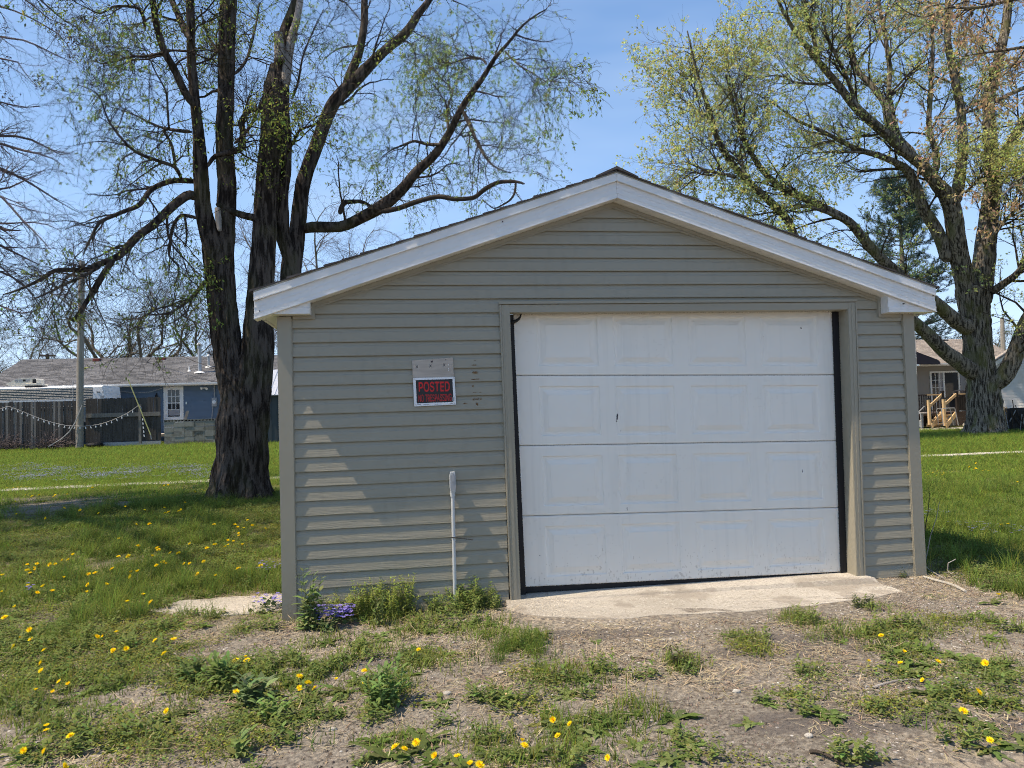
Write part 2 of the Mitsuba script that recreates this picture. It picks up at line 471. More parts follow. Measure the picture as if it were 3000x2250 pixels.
slab('concrete_apron', [[-0.12, 5.75], [-0.10, 5.33], [0.04, 5.17], [0.58, 5.05], [1.14, 5.10], [2.06, 5.27], [2.71, 5.45], [2.96, 5.60], [2.84, 5.98], [2.8, 6.6], [-0.2, 6.2]], lambda x, y: np.where((np.stack([x, y, 0 * x], -1) - np.array([-1.6863, 5.2879, 0])) @ CN < 0.12, 0.022, gz(x, y) + 0.002),
     'pale worn concrete apron in front of the garage door', 0.05)
slab('walkway_slab', [[-2.86, 5.62], [-2.72, 5.92], [-1.9, 6.06], [-1.62, 6.1], [-1.70, 5.52], [-2.07, 5.46], [-2.5, 5.47]], lambda x, y: gz(x, y) + 0.008, 'worn concrete walkway slab ending at the left garage corner', 0.05)
SW = Frame((-9.7, 14.75))
for k, (u0, u1) in enumerate([(-30, -2.0), (-1.96, 1.2), (1.24, 4.4), (4.44, 9.0), (9.04, 14), (14.04, 19.3), (19.34, 24), (24.04, 40)]):
    c = [SW.P(u, v, 0) for u, v in ((u0, 0.25), (u1, 0.25), (u1, -0.25), (u0, -0.25))]
    zz = [float(gz(p[0], p[1])) for p in c]
    tag(add('sidewalk', hexa([[c[i][0], c[i][1], zz[i] + h] for i in (0, 1, 3, 2) for h in (-0.05, 0.028)]), 'path_concrete'), 'narrow pale concrete path across the lawn behind the garage', 'path', kind='structure')

# ------------------------------------------------------------------ the garage
G = Frame((-1.6863, 5.2879))
GW, EAVE, PITCH_R = 5.0907, 2.17, 0.338
MID, APEX = 2.545, 3.235           # top of the rake board
DEPTH = 6.6
g = thing('garage', 'single garage with beige vinyl siding, white gable trim and white overhead door', 'garage')


def under_rake(z):
    """Half width of the gable at height z (underside of the rake board)."""
    return (APEX - 0.195 - z) / PITCH_R


PITCHZ = 0.1051


def lap(z0, h=PITCHZ):
    """Profile (v, z) of one dutch-lap course whose lower edge is at z0."""
    return [(-0.014, z0 + 0.004), (0.0138, z0), (0.0148, z0 + 0.003), (0.0090, z0 + 0.62 * h), (0.0078, z0 + 0.67 * h), (0.0042, z0 + 0.73 * h), (0.0010, z0 + 0.85 * h), (-0.0005, z0 + 0.93 * h), (-0.004, z0 + 1.03 * h), (-0.014, z0 + 1.03 * h)]


rgp = np.random.default_rng(77)


def planks(ua, ub, zs, seams=()):
    for zn in zs:
        h, z0 = PITCHZ, zn + float(rgp.uniform(-.0012, .0012))

        def ends(v, z, a=None, b=None):
            w = under_rake(z) + 0.03
            lo, hi = (ua if a is None else a), (ub if b is None else b)
            return max(lo, MID - w), min(hi, MID + w)
        cut = seams.get(round(zn, 3)) if seams else None
        if cut:
            add('siding_plank', G.sweep(lap(z0), lambda v, z: (ends(v, z)[0], min(ends(v, z)[1], cut))), 'vinyl_siding', g)
            add('siding_plank', G.sweep([(v + 0.0012, z + 0.0003) for v, z in lap(z0)], lambda v, z: (max(ends(v, z)[0], cut - 0.02), ends(v, z)[1])), 'vinyl_siding', g)
        else:
            add('siding_plank', G.sweep(lap(z0), ends), 'vinyl_siding', g)


Z0 = 2.195 - 21 * PITCHZ              # lowest course
low = [Z0 + k * PITCHZ for k in range(21)]
planks(0.05, 1.633, low)
planks(4.555, GW - 0.05, low)
high = [Z0 + k * PITCHZ for k in range(21, 30)]
seam = {round(high[0], 3): 2.74, round(high[1], 3): 2.514, round(high[2], 3): 2.516, round(high[3], 3): 2.395, round(high[5], 3): 2.358, round(high[6], 3): 2.355}
low_strip = [z for z in high]
planks(0.05, GW - 0.05, low_strip, seam)
# walls behind the siding, side walls, back wall, floor and ceiling
add('wall', G.box(-0.002, 1.66, -0.10, -0.013, -0.05, 2.26), 'dark_inside', g)
add('wall', G.box(4.54, GW + 0.002, -0.10, -0.013, -0.05, 2.26), 'dark_inside', g)
add('wall', G.prism([(0.0, 2.262), (GW, 2.262), (MID, APEX - 0.13)], -0.10, -0.013), 'dark_inside', g)
add('wall', G.box(0.0, 0.1, -DEPTH, -0.102, -0.05, 2.26), 'vinyl_trim', g)
add('wall', G.box(GW - 0.1, GW, -DEPTH, -0.102, -0.05, 2.26), 'vinyl_trim', g)
add('wall', G.prism([(0.0, -0.05), (GW, -0.05), (GW, 2.26), (MID, APEX - 0.13), (0, 2.26)], -DEPTH - 0.1, -DEPTH), 'vinyl_trim', g)
add('floor', G.box(0.102, GW - 0.102, -DEPTH, -0.102, -0.05, 0.012), 'concrete', g)
# corner posts: an outside corner with two lips
for s, u0, u1 in ((0, -0.012, 0.088), (1, GW - 0.088, GW + 0.012)):
    z0, z1 = (-0.02, 2.175) if s == 0 else (-0.02, 2.165)
    add('corner_post', cat(G.box(u0, u1, -0.09, 0.026, z0, z1), G.box(u1 - 0.006 if s == 0 else u0 - 0.006, u1 + 0.006 if s == 0 else u0 + 0.006, 0.0, 0.019, z0, z1 - 0.02)), 'vinyl_trim', g)
# frame of the door opening
LT, LB, RT, RB = 1.623, 1.642, 4.587, 4.556      # outer edges at the top and at the ground


def upright(ut, ub_, w, v0, v1, z0, z1, name='door_casing', m='vinyl_trim'):
    return add(name, G.quadbox([(ub_, z0), (ut, z1), (ub_ + w, z0), (ut + w, z1)], v0, v1), m, g)


upright(LT, LB, 0.012, 0.0, 0.030, 0.0, 2.251)
upright(LT + 0.014, LB + 0.014, 0.060, -0.012, 0.026, 0.0, 2.249)
upright(LT + 0.030, LB + 0.030, 0.022, 0.0262, 0.029, 0.0, 2.235)
upright(RT - 0.012, RB - 0.012, 0.012, 0.0, 0.030, 0.0, 2.251)
upright(RT - 0.074, RB - 0.074, 0.060, -0.012, 0.026, 0.0, 2.249)
upright(RT - 0.048, RB - 0.048, 0.022, 0.0262, 0.029, 0.0, 2.235)
upright(RT - 0.078, RB - 0.078, 0.014, -0.105, 0.022, 0.0, 2.21, 'door_jamb')
upright(LT + 0.066, LB + 0.066, 0.014, -0.105, 0.022, 0.0, 2.21, 'door_jamb')
add('door_casing', G.box(LT + 0.075, RT - 0.075, -0.105, 0.024, 2.192, 2.249), 'vinyl_trim', g)
add('drip_cap', G.box(LT - 0.004, RT + 0.004, 0.0, 0.036, 2.254, 2.274), 'vinyl_trim', g)
# the overhead door: four sections that sag to the right
dl, dr_ = [0.074, 0.622, 1.167, 1.715, 2.262], [0.026, 0.558, 1.111, 1.662, 2.236]
VD = -0.118


def dmap(i):
    zl0, zl1, zr0, zr1 = dl[i], dl[i + 1], dr_[i], dr_[i + 1]

    def f(s, t, v):
        s, t, v = np.broadcast_arrays(np.asarray(s, float), np.asarray(t, float), np.asarray(v, float))
        zl, zr = zl0 + (zl1 - zl0) * t, zr0 + (zr1 - zr0) * t
        z = zl + (zr - zl) * s
        a, b = 1.776 - 0.0105 * z, 4.436 + 0.008 * z
        return G.P(a + (b - a) * s, VD + v, z)
    return f


cols = [(0.067, 0.248), (0.297, 0.479), (0.530, 0.712), (0.762, 0.948)]
rows = (0.135, 0.845)
for i in range(4):
    f = dmap(i)
    S = [0.0] + [x for c in cols for x in c] + [1.0]
    Tt = [0.004, 0.016, rows[0], rows[1], 0.984, 0.996]
    ms = []
    for a in range(len(S) - 1):
        for b in range(5):
            if a % 2 == 1 and b == 2:
                continue
            d0, d1 = (-0.007 if b == 0 else 0.0), (-0.007 if b == 4 else 0.0)
            ms.append((np.array([f(S[a], Tt[b], d0), f(S[a + 1], Tt[b], d0), f(S[a + 1], Tt[b + 1], d1), f(S[a], Tt[b + 1], d1)]), np.array([[0, 1, 2], [0, 2, 3]])))
    c8 = [f(s, t, v) for s in (0, 1) for v in (-0.045, -0.008) for t in (0.004, 0.996)]
    ms.append(hexa(c8))
    sec = add('door_section', cat(*ms), 'door_paint', g)
    for (s0, s1) in cols:
        t0, t1 = rows
        ds, dt = 1 / 2.70, 1 / 0.545
        rings = []
        for off, v in ((0, 0), (0.008, -0.010), (0.022, -0.0125), (0.034, -0.0060), (0.058, -0.0010), (0.066, 0.0022)):
            a0, a1, b0, b1 = s0 + off * ds, s1 - off * ds, t0 + off * dt, t1 - off * dt
            rings.append(np.array([f(a0, b0, v), f(a1, b0, v), f(a1, b1, v), f(a0, b1, v)]))
        v = np.vstack(rings)
        fs = []
        for r_ in range(len(rings) - 1):
            for q in range(4):
                a, b = r_ * 4 + q, r_ * 4 + (q + 1) % 4
                fs += [[a, b, b + 4], [a, b + 4, a + 4]]
        n = (len(rings) - 1) * 4
        fs += [[n, n + 1, n + 2], [n, n + 2, n + 3]]
        add('raised_panel', (v, np.array(fs)), 'door_paint', sec)
f0 = dmap(0)
add('bottom_seal', hexa([f0(s, t, v) for s in (0.0, 0.99) for v in (-0.06, -0.012) for t in (-0.075, 0.0)]), 'black_rubber', g)
# black rubber flaps at the door's edges
add('weather_strip', G.quadbox([(1.716, 0.014), (1.700, 2.19), (1.783, 0.014), (1.748, 2.19)], -0.1125, -0.103), 'black_rubber', g)
add('weather_strip', G.quadbox([(4.422, 0.016), (4.452, 2.19), (4.50, 0.016), (4.525, 2.19)], -0.1125, -0.103), 'black_rubber', g)
curl = []
for t in np.linspace(0, 1, 9):
    a = t * 1.45
    curl.append((1.722 + 0.085 * math.sin(a), 2.13 + 0.062 * (1 - math.cos(a)) / 0.9))
cp = [G.P(u, -0.098 + 0.012 * k / 8, z) for k, (u, z) in enumerate(curl)]
add('weather_strip', tube(cp, np.linspace(0.017, 0.005, 9), 8), 'black_rubber', g, smooth=True)
for k in range(9):
    z = 0.12 + 0.24 * k
    add('flap_screw', tube([G.P(4.503 + 0.010 * z, -0.104, z), G.P(4.503 + 0.010 * z, -0.099, z)], 0.004, 6), 'zinc', g)
# scuffs, chips and stains: thin patches of their own


def chip(pts, v, m, name='paint_chip', parent=None):
    pts = np.array(pts)
    n = len(pts)
    P = np.vstack([G.P(pts[:, 0], v, pts[:, 1]), G.P(pts[:, 0].mean(), v + 0.0006, pts[:, 1].mean())[None]])
    i = np.arange(n)
    return add(name, (P, np.stack([i, (i + 1) % n, i * 0 + n], 1)), m, parent or g)


rg = np.random.default_rng(3)


def blob(u, z, ru, rz, v, m, name='paint_chip', n=9):
    a = np.sort(rg.uniform(0, 2 * np.pi, n))[::-1]
    r = rg.uniform(0.55, 1.1, n)
    return chip(np.stack([u + ru * r * np.cos(a), z + rz * r * np.sin(a)], 1)[::-1], v, m, name)


blob(2.563, 1.365, 0.009, 0.030, VD + 0.003, 'ink', 'scuff_mark'); blob(2.556, 1.335, 0.004, 0.018, VD + 0.003, 'ink', 'scuff_mark')
blob(2.618, 0.636, 0.006, 0.016, VD + 0.002, 'ink', 'scuff_mark'); blob(4.17, 2.057, 0.006, 0.010, VD + 0.003, 'ink', 'scuff_mark')
blob(3.834, 1.986, 0.005, 0.005, VD + 0.002, 'ink', 'scuff_mark'); blob(4.129, 0.877, 0.005, 0.026, VD + 0.003, 'ink', 'scuff_mark')
blob(1.905, 0.31, 0.006, 0.006, VD + 0.002, 'ink', 'scuff_mark'); blob(2.585, 1.255, 0.003, 0.006, VD + 0.002, 'ink', 'scuff_mark')
GV = 0.0152
for (u, z, ru, rz) in ((1.426, 1.829, .005, .006), (1.419, 1.795, .022, .005), (1.425, 1.739, .026, .010), (1.416, 1.689, .024, .008), (1.445, 1.688, .020, .004), (1.405, 1.637, .009, .010), (1.418, 1.586, .018, .0035),
                       (1.46, 1.588, .011, .0035), (1.431, 1.539, .026, .005), (1.405, 1.533, .006, .014), (1.462, 1.536, .006, .012), (1.434, 1.498, .018, .011), (1.343, 1.507, .018, .007)):
    blob(u, z, ru, rz, GV, 'rust_glue', 'glue_mark')

# rake boards, cornice returns, soffits
VF = 0.130


def rake(s):
    """s = -1 the left slope, +1 the right one."""
    edge = -0.150 if s < 0 else 5.222
    zt = lambda u: APEX - PITCH_R * abs(u - MID) + 0.010
    L = [('rake_board', 0.0, 0.060, VF + 0.014), ('rake_board', 0.0605, 0.113, VF - 0.001), ('rake_board', 0.1135, 0.156, VF + 0.004), ('rake_board', 0.1565, 0.192, VF + 0.009)]
    pieces = []
    for _, d0, d1, v in L:
        a, b = (edge, MID - 0.001 * 1) if s < 0 else (MID + 0.001, edge)
        q = [(a, zt(a) - d1), (a, zt(a) - d0), (b, zt(b) - d1), (b, zt(b) - d0)]
        pieces.append(G.quadbox(q, 0.014, v))
        rib = [(a, zt(a) - d1 - 0.001), (a, zt(a) - d1 + 0.006), (b, zt(b) - d1 - 0.001), (b, zt(b) - d1 + 0.006)]
        pieces.append(G.quadbox(rib, v - 0.01, v + 0.0075))
    add('rake_board', cat(*pieces), 'white_metal', g)
    a, b = (edge, MID) if s < 0 else (MID, edge)
    add('drip_edge', G.quadbox([(a, zt(a) + 0.001), (a, zt(a) + 0.010), (b, zt(b) + 0.001), (b, zt(b) + 0.010)], 0.0, VF + 0.016), 'vinyl_trim', g)
    # beige moulding under the rake
    a, b = (0.24, MID) if s < 0 else (MID, GW - 0.25)
    add('frieze_moulding', cat(G.quadbox([(a, zt(a) - 0.222), (a, zt(a) - 0.194), (b, zt(b) - 0.222), (b, zt(b) - 0.194)], 0.0, 0.030),
                               G.quadbox([(a, zt(a) - 0.238), (a, zt(a) - 0.222), (b, zt(b) - 0.238), (b, zt(b) - 0.222)], 0.0, 0.018)), 'vinyl_trim', g)
    # boxed return of the eave
    e0, e1 = (edge + 0.035, 0.232) if s < 0 else (GW - 0.285, edge - 0.03)
    zb = 2.181 if s < 0 else 2.152
    inner = e1 if s < 0 else e0
    outer = e0 if s < 0 else e1
    top = lambda u: zt(u) - 0.1935
    poly = [(outer, zb), (inner, zb), (inner, top(inner)), (outer, max(top(outer), zb + 0.004))]
    if s > 0: poly = poly[::-1]
    add('cornice_return', cat(G.prism(poly, 0.013, VF - 0.012), G.box(min(inner, outer), max(inner, outer), VF - 0.012, VF - 0.006, zb, zb + 0.042)), 'white_metal', g)
    w = 0.024
    iu = (inner + 0.001, inner + w) if s < 0 else (inner - w, inner - 0.001)
    add('frieze_moulding', G.box(iu[0], iu[1], 0.0, 0.026, zb - 0.024, zt(inner) - 0.20), 'vinyl_trim', g)
    add('frieze_moulding', G.box(min(0.1, inner) if s < 0 else inner, inner if s < 0 else GW - 0.1, 0.0, 0.026, zb - 0.026, zb - 0.002), 'vinyl_trim', g)
    # soffit and fascia that run back along the eave
    s0, s1 = (edge + 0.02, -0.001) if s < 0 else (GW + 0.001, edge - 0.02)
    for k in range(9):
        add('soffit_panel', G.box(s0, s1, 0.012 - 0.74 * (k + 1) + 0.006, 0.012 - 0.74 * k, zb + 0.004, zb + 0.012), 'white_metal', g)
    fu = (edge, edge + 0.019) if s < 0 else (edge - 0.019, edge)
    add('eave_board', G.box(fu[0], fu[1], -DEPTH - 0.1, 0.013, zb - 0.004, zt(edge) - 0.004), 'white_metal', g)


rake(-1); rake(1)
for u, z in ((2.551, 3.195), (2.575, 3.180), (-0.118, 2.285), (-0.11, 2.20), (5.205, 2.285), (4.93, 2.218), (1.65, 2.86)):
    add('nail', tube([G.P(u, VF, z), G.P(u, VF + 0.0125, z)], 0.005, 6), 'ink', g)
# roof deck and shingle courses that step up the slope
for s in (-1, 1):
    edge = -0.165 if s < 0 else 5.237
    z_ = lambda u: APEX - PITCH_R * abs(u - MID) + 0.021
    a, b = (edge, MID) if s < 0 else (MID, edge)
    add('roof_deck', G.quadbox([(a, z_(a) - 0.010), (a, z_(a)), (b, z_(b) - 0.010), (b, z_(b))], -DEPTH - 0.2, VF + 0.012), 'dark_wood', g)
    n = 21
    for k in range(n):
        u_lo = edge + (MID - edge) * k / n - (0.012 if s < 0 else -0.012)
        u_hi = edge + (MID - edge) * min((k + 1.25) / n, 1)
        jig = float(rg.uniform(-0.006, 0.014))
        jz = float(rg.uniform(0, 0.006))
        zl, zh = z_(u_lo), z_(u_hi)
        q = [(u_lo, zl + 0.001), (u_lo, zl + 0.013 + jz), (u_hi, zh + 0.001), (u_hi, zh + 0.0045)]
        if s > 0: q = [q[2], q[3], q[0], q[1]]
        add('shingle_course', G.quadbox(q, -DEPTH - 0.22, VF + 0.022 + jig), 'dark_shingle', g)
for k in range(26):
    v1 = VF + 0.035 - 0.26 * k
    c = [(MID - 0.17, APEX - 0.17 * PITCH_R + 0.028), (MID, APEX + 0.036), (MID + 0.17, APEX - 0.17 * PITCH_R + 0.028), (MID + 0.165, APEX - 0.17 * PITCH_R + 0.040), (MID, APEX + 0.058), (MID - 0.165, APEX - 0.17 * PITCH_R + 0.040)]
    add('ridge_cap', G.prism(c, v1 - 0.30, v1), 'dark_shingle', g)

# ------------------------------------------------------------------ on the garage wall
b = thing('wooden_board', 'bare piece of plywood with three inked crosses above the black and red sign', 'board')
add('panel', G.prism([(0.960, 1.52), (1.266, 1.52), (1.259, 1.854), (1.10, 1.846), (0.954, 1.838)], 0.0135, 0.024), 'board_wood', b)
for u, z in ((0.989, 1.790), (1.090, 1.794), (1.192, 1.800)):
    for sg in (-1, 1):
        add('inked_cross', tube([G.P(u - 0.008, 0.0245, z - 0.010 * sg), G.P(u + 0.008, 0.0245, z + 0.010 * sg)], 0.0016, 5), 'ink', b)
add('knot', tube([G.P(1.101, 0.0238, 1.826), G.P(1.101, 0.0247, 1.826)], 0.008, 10), 'ink', b)
add('knot', tube([G.P(1.206, 0.0238, 1.838), G.P(1.206, 0.0246, 1.838)], 0.004, 8), 'ink', b)
for z in (1.756, 1.770, 1.80):
    add('paint_fleck', tube([G.P(1.224, 0.0238, z), G.P(1.224, 0.0247, z)], 0.004, 7), 'sign_white', b)
sg_ = thing('warning_sign', 'black sign with red lettering in a white border nailed to the siding', 'sign')
add('panel', G.prism([(0.962, 1.495), (1.273, 1.500), (1.267, 1.708), (0.958, 1.706)], 0.0245, 0.0275), 'sign_white', sg_)
add('print_field', G.prism([(0.981, 1.517), (1.254, 1.521), (1.251, 1.693), (0.978, 1.690)], 0.0276, 0.0284), 'sign_black', sg_)


def lettering(text, u0, u1, z0, z1, bold=True, tilt=0.0):
    m = meshkit.text_mesh(text, 1.0, 0.02, bold)
    v = np.array(m.vertices)
    lo, hi = v.min(0), v.max(0)
    q = (v - lo) / (hi - lo)
    u = u0 + (u1 - u0) * q[:, 0]
    return G.P(u, 0.0285 + 0.0006 * q[:, 2], z0 + (z1 - z0) * q[:, 1] + tilt * (u - u0)), np.array(m.faces)[:, ::-1]


add('lettering', lettering('POSTED', 0.999, 1.229, 1.600, 1.676, True, 0.0), 'sign_red', sg_)
add('lettering', lettering('NO TRESPASSING', 0.995, 1.241, 1.527, 1.581, False, 0.008), 'sign_red', sg_)
for u0, u1 in ((0.982, 1.012), (1.03, 1.068), (1.115, 1.14), (1.152, 1.158), (1.225, 1.25)):
    add('fine_print', G.box(u0, u1, 0.0276, 0.0281, 1.5055, 1.5085), 'ink', sg_)
add('bar_label', G.box(1.247, 1.262, 0.0286, 0.0292, 1.528, 1.556), 'grey_paint', sg_)
for u, z in ((0.966, 1.698), (1.259, 1.700), (0.975, 1.508), (1.262, 1.51)):
    add('nail', tube([G.P(u, 0.0275, z), G.P(u, 0.030, z)], 0.004, 8), 'zinc', sg_)
p = thing('electrical_conduit', 'pale grey conduit pipe with a junction box standing against the siding', 'pipe')
add('pipe', tube([G.P(1.226, 0.040, -0.05), G.P(1.2275, 0.040, 0.40), G.P(1.229, 0.040, 0.84)], 0.0135, 14), 'conduit_plastic', p, smooth=40)
add('coupling', tube([G.P(1.229, 0.040, 0.818), G.P(1.229, 0.040, 0.855)], 0.0185, 14), 'conduit_plastic', p, smooth=40)
bx = trimesh.creation.box((0.044, 0.052, 0.150)); bx = bx.subdivide().subdivide()
vb = np.array(bx.vertices); vb[:, 0] *= 1 - 0.25 * np.clip((np.abs(vb[:, 2]) - 0.05) / 0.025, 0, 1)
add('junction_box', (G.P(1.231 + vb[:, 0], 0.040 + vb[:, 1], 0.925 + vb[:, 2]), np.array(bx.faces)[:, ::-1]), 'conduit_plastic', p)
add('cover_plate', cat(G.box(1.215, 1.251, 0.0665, 0.070, 0.868, 0.982), G.box(1.222, 1.244, 0.0705, 0.073, 0.93, 0.975)), 'grey_paint', p)
for z in (0.862, 0.99):
    add('screw', tube([G.P(1.233, 0.066, z), G.P(1.233, 0.073, z)], 0.005, 8), 'zinc', p)
add('tie_wire', tube([G.P(1.213, 0.053, 0.517), G.P(1.24, 0.057, 0.515), G.P(1.30, 0.075, 0.508), G.P(1.365, 0.09, 0.498)], 0.0035, 5), 'wire_black', p)
# ------------------------------------------------------------------ fences, pole and yard at the back left
def slats(fr, name, parent, px0, px1, n, ptop, pbot, v0, v1, m, gap=0.10, jag=0.02, seed=1, pointed=False):
    r = np.random.default_rng(seed)
    us = np.linspace(fr.uz(px0, ptop)[0], fr.uz(px1, ptop)[0], n + 1)
    zt, zb = fr.uz((px0 + px1) / 2, ptop)[1], fr.uz((px0 + px1) / 2, pbot)[1]
    for k in range(n):
        a, c = us[k], us[k + 1] - gap * (us[1] - us[0])
        t = zt + r.uniform(-jag, jag)
        dv = r.uniform(-0.012, 0.012)
        lean = r.uniform(-0.012, 0.012)
        mm = m if isinstance(m, str) else m[int(r.integers(len(m)))]
        q = [(a, zb), (a + lean, t), (c, zb), (c + lean, t + r.uniform(-0.01, 0.01))]
        if pointed:
            w = c - a
            q5 = [(a, zb), (c, zb), (c + lean, t - 0.4 * w), (c + lean - 0.3 * w, t), (a + lean + 0.3 * w, t), (a + lean, t - 0.4 * w)]
            add(name, fr.prism(q5, v0 + dv, v1 + dv), mm, parent)
        else:
            add(name, fr.quadbox(q, v0 + dv, v1 + dv), mm, parent)


FF = Frame(at(240, 1300, 29.3))
pf = thing('picket_fence', 'dark weathered wooden picket fence left of the wooden pole', 'fence')
for z in (0.55, 1.55):
    zz = float(gz(FF.o[0] - 4, FF.o[1])) + z
    add('rail', FF.box(FF.uz(-90, 1250)[0], FF.uz(226, 1250)[0], -0.06, -0.024, zz, zz + 0.09), 'weathered_wood', pf)
slats(FF, 'picket', pf, -90, 226, 39, 1178, 1314, -0.02, 0.0, ('weathered_wood',) * 5 + ('weathered_wood_pale',), 0.16, 0.02, 1, True)
for px in (29, 226):
    u = FF.uz(px, 1250)[0]
    add('post', FF.box(u - 0.05, u + 0.05, -0.16, -0.065, FF.uz(px, 1312)[1], FF.uz(px, 1176)[1]), 'weathered_wood', pf)
bf = thing('board_fence', 'taller dark board fence panel with one pale rail right of the wooden pole', 'fence')
slats(FF, 'board', bf, 250, 470, 31, 1166, 1293, -0.02, 0.004, 'weathered_wood', 0.03, 0.015, 2)
u0, u1 = FF.uz(253, 1215)[0], FF.uz(471, 1215)[0]
add('rail', FF.box(u0, u1, 0.02, 0.06, FF.uz(360, 1221)[1], FF.uz(360, 1209)[1]), 'weathered_wood_pale', bf)
add('kick_board', FF.box(u0, u1, -0.02, 0.02, FF.uz(360, 1306)[1], FF.uz(360, 1295)[1]), 'grey_paint', bf)
pw = thing('utility_pole', 'thick bare wooden pole standing between the two back fences', 'pole')
pts = [FF.P(FF.uz(px, py, 0.25)[0], 0.25, FF.uz(px, py, 0.25)[1]) for px, py in ((233.5, 1312), (234, 1190), (235.5, 1050), (239, 860), (240.5, 765))]
add('pole', tube(pts, [0.145, 0.135, 0.125, 0.115, 0.108], 16), 'pole_wood', pw, smooth=40)
c0 = pts[0]
add('tyre', cat(*[tube([c0 + np.array([0.55 + 0.22 * math.cos(a), 0.1 + 0.22 * math.sin(a), 0.10]) for a in np.linspace(0, 2 * np.pi, 17)], 0.09, 8)]), 'black_rubber', None)
k_ = [k for k in scene if k.startswith('tyre')][0]
tag(k_, 'old black tyre lying at the foot of the wooden pole', 'tyre')
gw = [FF.P(FF.uz(px, py, 0.45)[0], 0.45, FF.uz(px, py, 0.45)[1]) for px, py in ((240, 1188), (231, 1212), (219, 1240), (203, 1265), (180, 1286), (142, 1309))]
tag(add('loose_cable', tube(gw, 0.022, 6), 'wire_white'), 'pale slack cable hanging from the wooden pole down to the lawn', 'cable')
sp_ = thing('short_post', 'short grey wooden post standing in front of the board fence', 'post')
u, z1 = FF.uz(410, 1185, 0.3); z0 = FF.uz(410, 1300, 0.3)[1]
add('post', FF.box(u - 0.045, u + 0.045, 0.26, 0.35, z0, z1), 'weathered_wood_pale', sp_)
add('hook', tube([FF.P(u, 0.36, z1 - 0.05), FF.P(u + 0.1, 0.40, z1 - 0.16), FF.P(u + 0.05, 0.4, z1 - 0.2)], 0.012, 5), 'zinc', sp_)
ye = [FF.P(FF.uz(px, py, 0.42)[0], 0.42, FF.uz(px, py, 0.42)[1]) for px, py in ((375, 1111), (408, 1191), (442, 1275))]
tag(add('yellow_stick', tube(ye, 0.021, 8), 'yellow_pole'), 'long yellow stick leaning across the board fence', 'stick')
rg2 = np.random.default_rng(8)
tb = []
for k in range(14):
    q = [FF.P(FF.uz(441 + 0.6 * j + rg2.uniform(-1, 1), 1272 + 3 * j, 0.42)[0], 0.42 + rg2.uniform(-.05, .05), FF.uz(441, 1272 + 3 * j, 0.42)[1]) for j in range(6)]
    tb.append(tube(q, 0.005, 4))
tag(add('rope_end', cat(*tb), 'wire_white'), 'frayed pale rope dangling from the end of the yellow stick', 'rope')
# string lights
sl = thing('string_lights', 'slack string of small white bulbs hanging along the back fences', 'string lights')
way = [(-60, 1222), (0, 1198), (24, 1190)]
cab = PchipInterpolator([24, 60, 100, 135, 170, 205, 240, 275, 310, 345, 375, 406], [1190, 1203, 1219.5, 1232, 1241.5, 1247.5, 1248.5, 1245.5, 1237.5, 1224, 1209, 1187])
way += [(x, float(cab(x))) for x in np.linspace(25, 406, 60)]
W3 = [FF.P(FF.uz(px, py, 0.40)[0], 0.40, FF.uz(px, py, 0.40)[1]) for px, py in way]
add('cable', tube(W3, 0.009, 5), 'wire_white', sl)
for x in [8, 19] + list(np.arange(36, 402, 15.3)):
    y = float(cab(x)) if x > 24 else 1190 + (24 - x) * 0.35
    u, z = FF.uz(x, y + 1, 0.40)
    sw = rg2.uniform(-0.03, 0.03)
    bl = add('bulb', tube([FF.P(u, 0.4, z - 0.01), FF.P(u + sw * .4, 0.4, z - 0.05), FF.P(u + sw, 0.4, z - 0.085), FF.P(u + sw * 1.1, 0.4, z - 0.11)], [0.012, 0.020, 0.026, 0.006], 7), 'bulb', sl)
for j in range(5):
    u, z = FF.uz(417 + 1.2 * j, 1225 + 12 * j, 0.40)
    add('bulb', tube([FF.P(u, 0.4, z), FF.P(u + 0.02, 0.4, z - 0.09)], [0.014, 0.03], 6), 'bulb', sl)
# dry creeper on the picket fence
rg3 = np.random.default_rng(12)
n = 260
cx = np.where(rg3.random(n) < .65, rg3.normal(150, 16, n), rg3.normal(25, 14, n))
P0 = np.array([FF.P(FF.uz(x, 1300, 0.12)[0], 0.1 + rg3.uniform(0, .25), FF.uz(x, 1308, .1)[1]) for x in cx])
d0 = unit(np.stack([rg3.normal(0, .8, n), rg3.normal(0, .5, n), rg3.uniform(.4, 1.2, n)], -1))
Lc = rg3.uniform(.2, .95, n)
tt = np.linspace(0, 1, 6)
V = P0[:, None] + d0[:, None] * (Lc[:, None] * tt)[..., None] + np.cumsum(rg3.normal(0, .05, (n, 6, 3)), 1) - np.array([0, 0, .35]) * (tt ** 2)[None, :, None] * Lc[:, None, None]
tag(add('dry_creeper', tubes(V, np.full((n, 6), .008), 3), 'grey_twig'), 'tangle of dry brown creeper stems on the picket fence', 'creeper')

# ------------------------------------------------------------------ camper trailer behind the fence
CA = Frame(at(150, 1200, 30.6))
ca = thing('camper_trailer', 'ribbed silver camper trailer with white roof showing above the picket fence', 'camper')
uz = CA.uz
ua, ub = uz(-120, 1150)[0], uz(271, 1150)[0]
zt, zb = uz(120, 1139)[1], uz(120, 1240)[1]
add('body', CA.box(ua, ub, -2.2, -0.02, zb, zt), 'silver_metal', ca)
nz = 12
for k in range(nz):
    z = zt - (k + 0.5) * (zt - uz(120, 1182)[1]) / 9
    h = (zt - uz(120, 1182)[1]) / 18
    add('rib', CA.sweep([(-0.02, z - h * .9), (0.012, z - h * .45), (0.016, z + h * .1), (0.004, z + h * .5), (-0.02, z + h * .55)], lambda v, zz: (ua, ub)), 'silver_metal', ca)
add('trim_strip', CA.box(ua, uz(222, 1173)[0], -0.01, 0.03, uz(120, 1177)[1], uz(120, 1172)[1]), 'white_metal', ca)
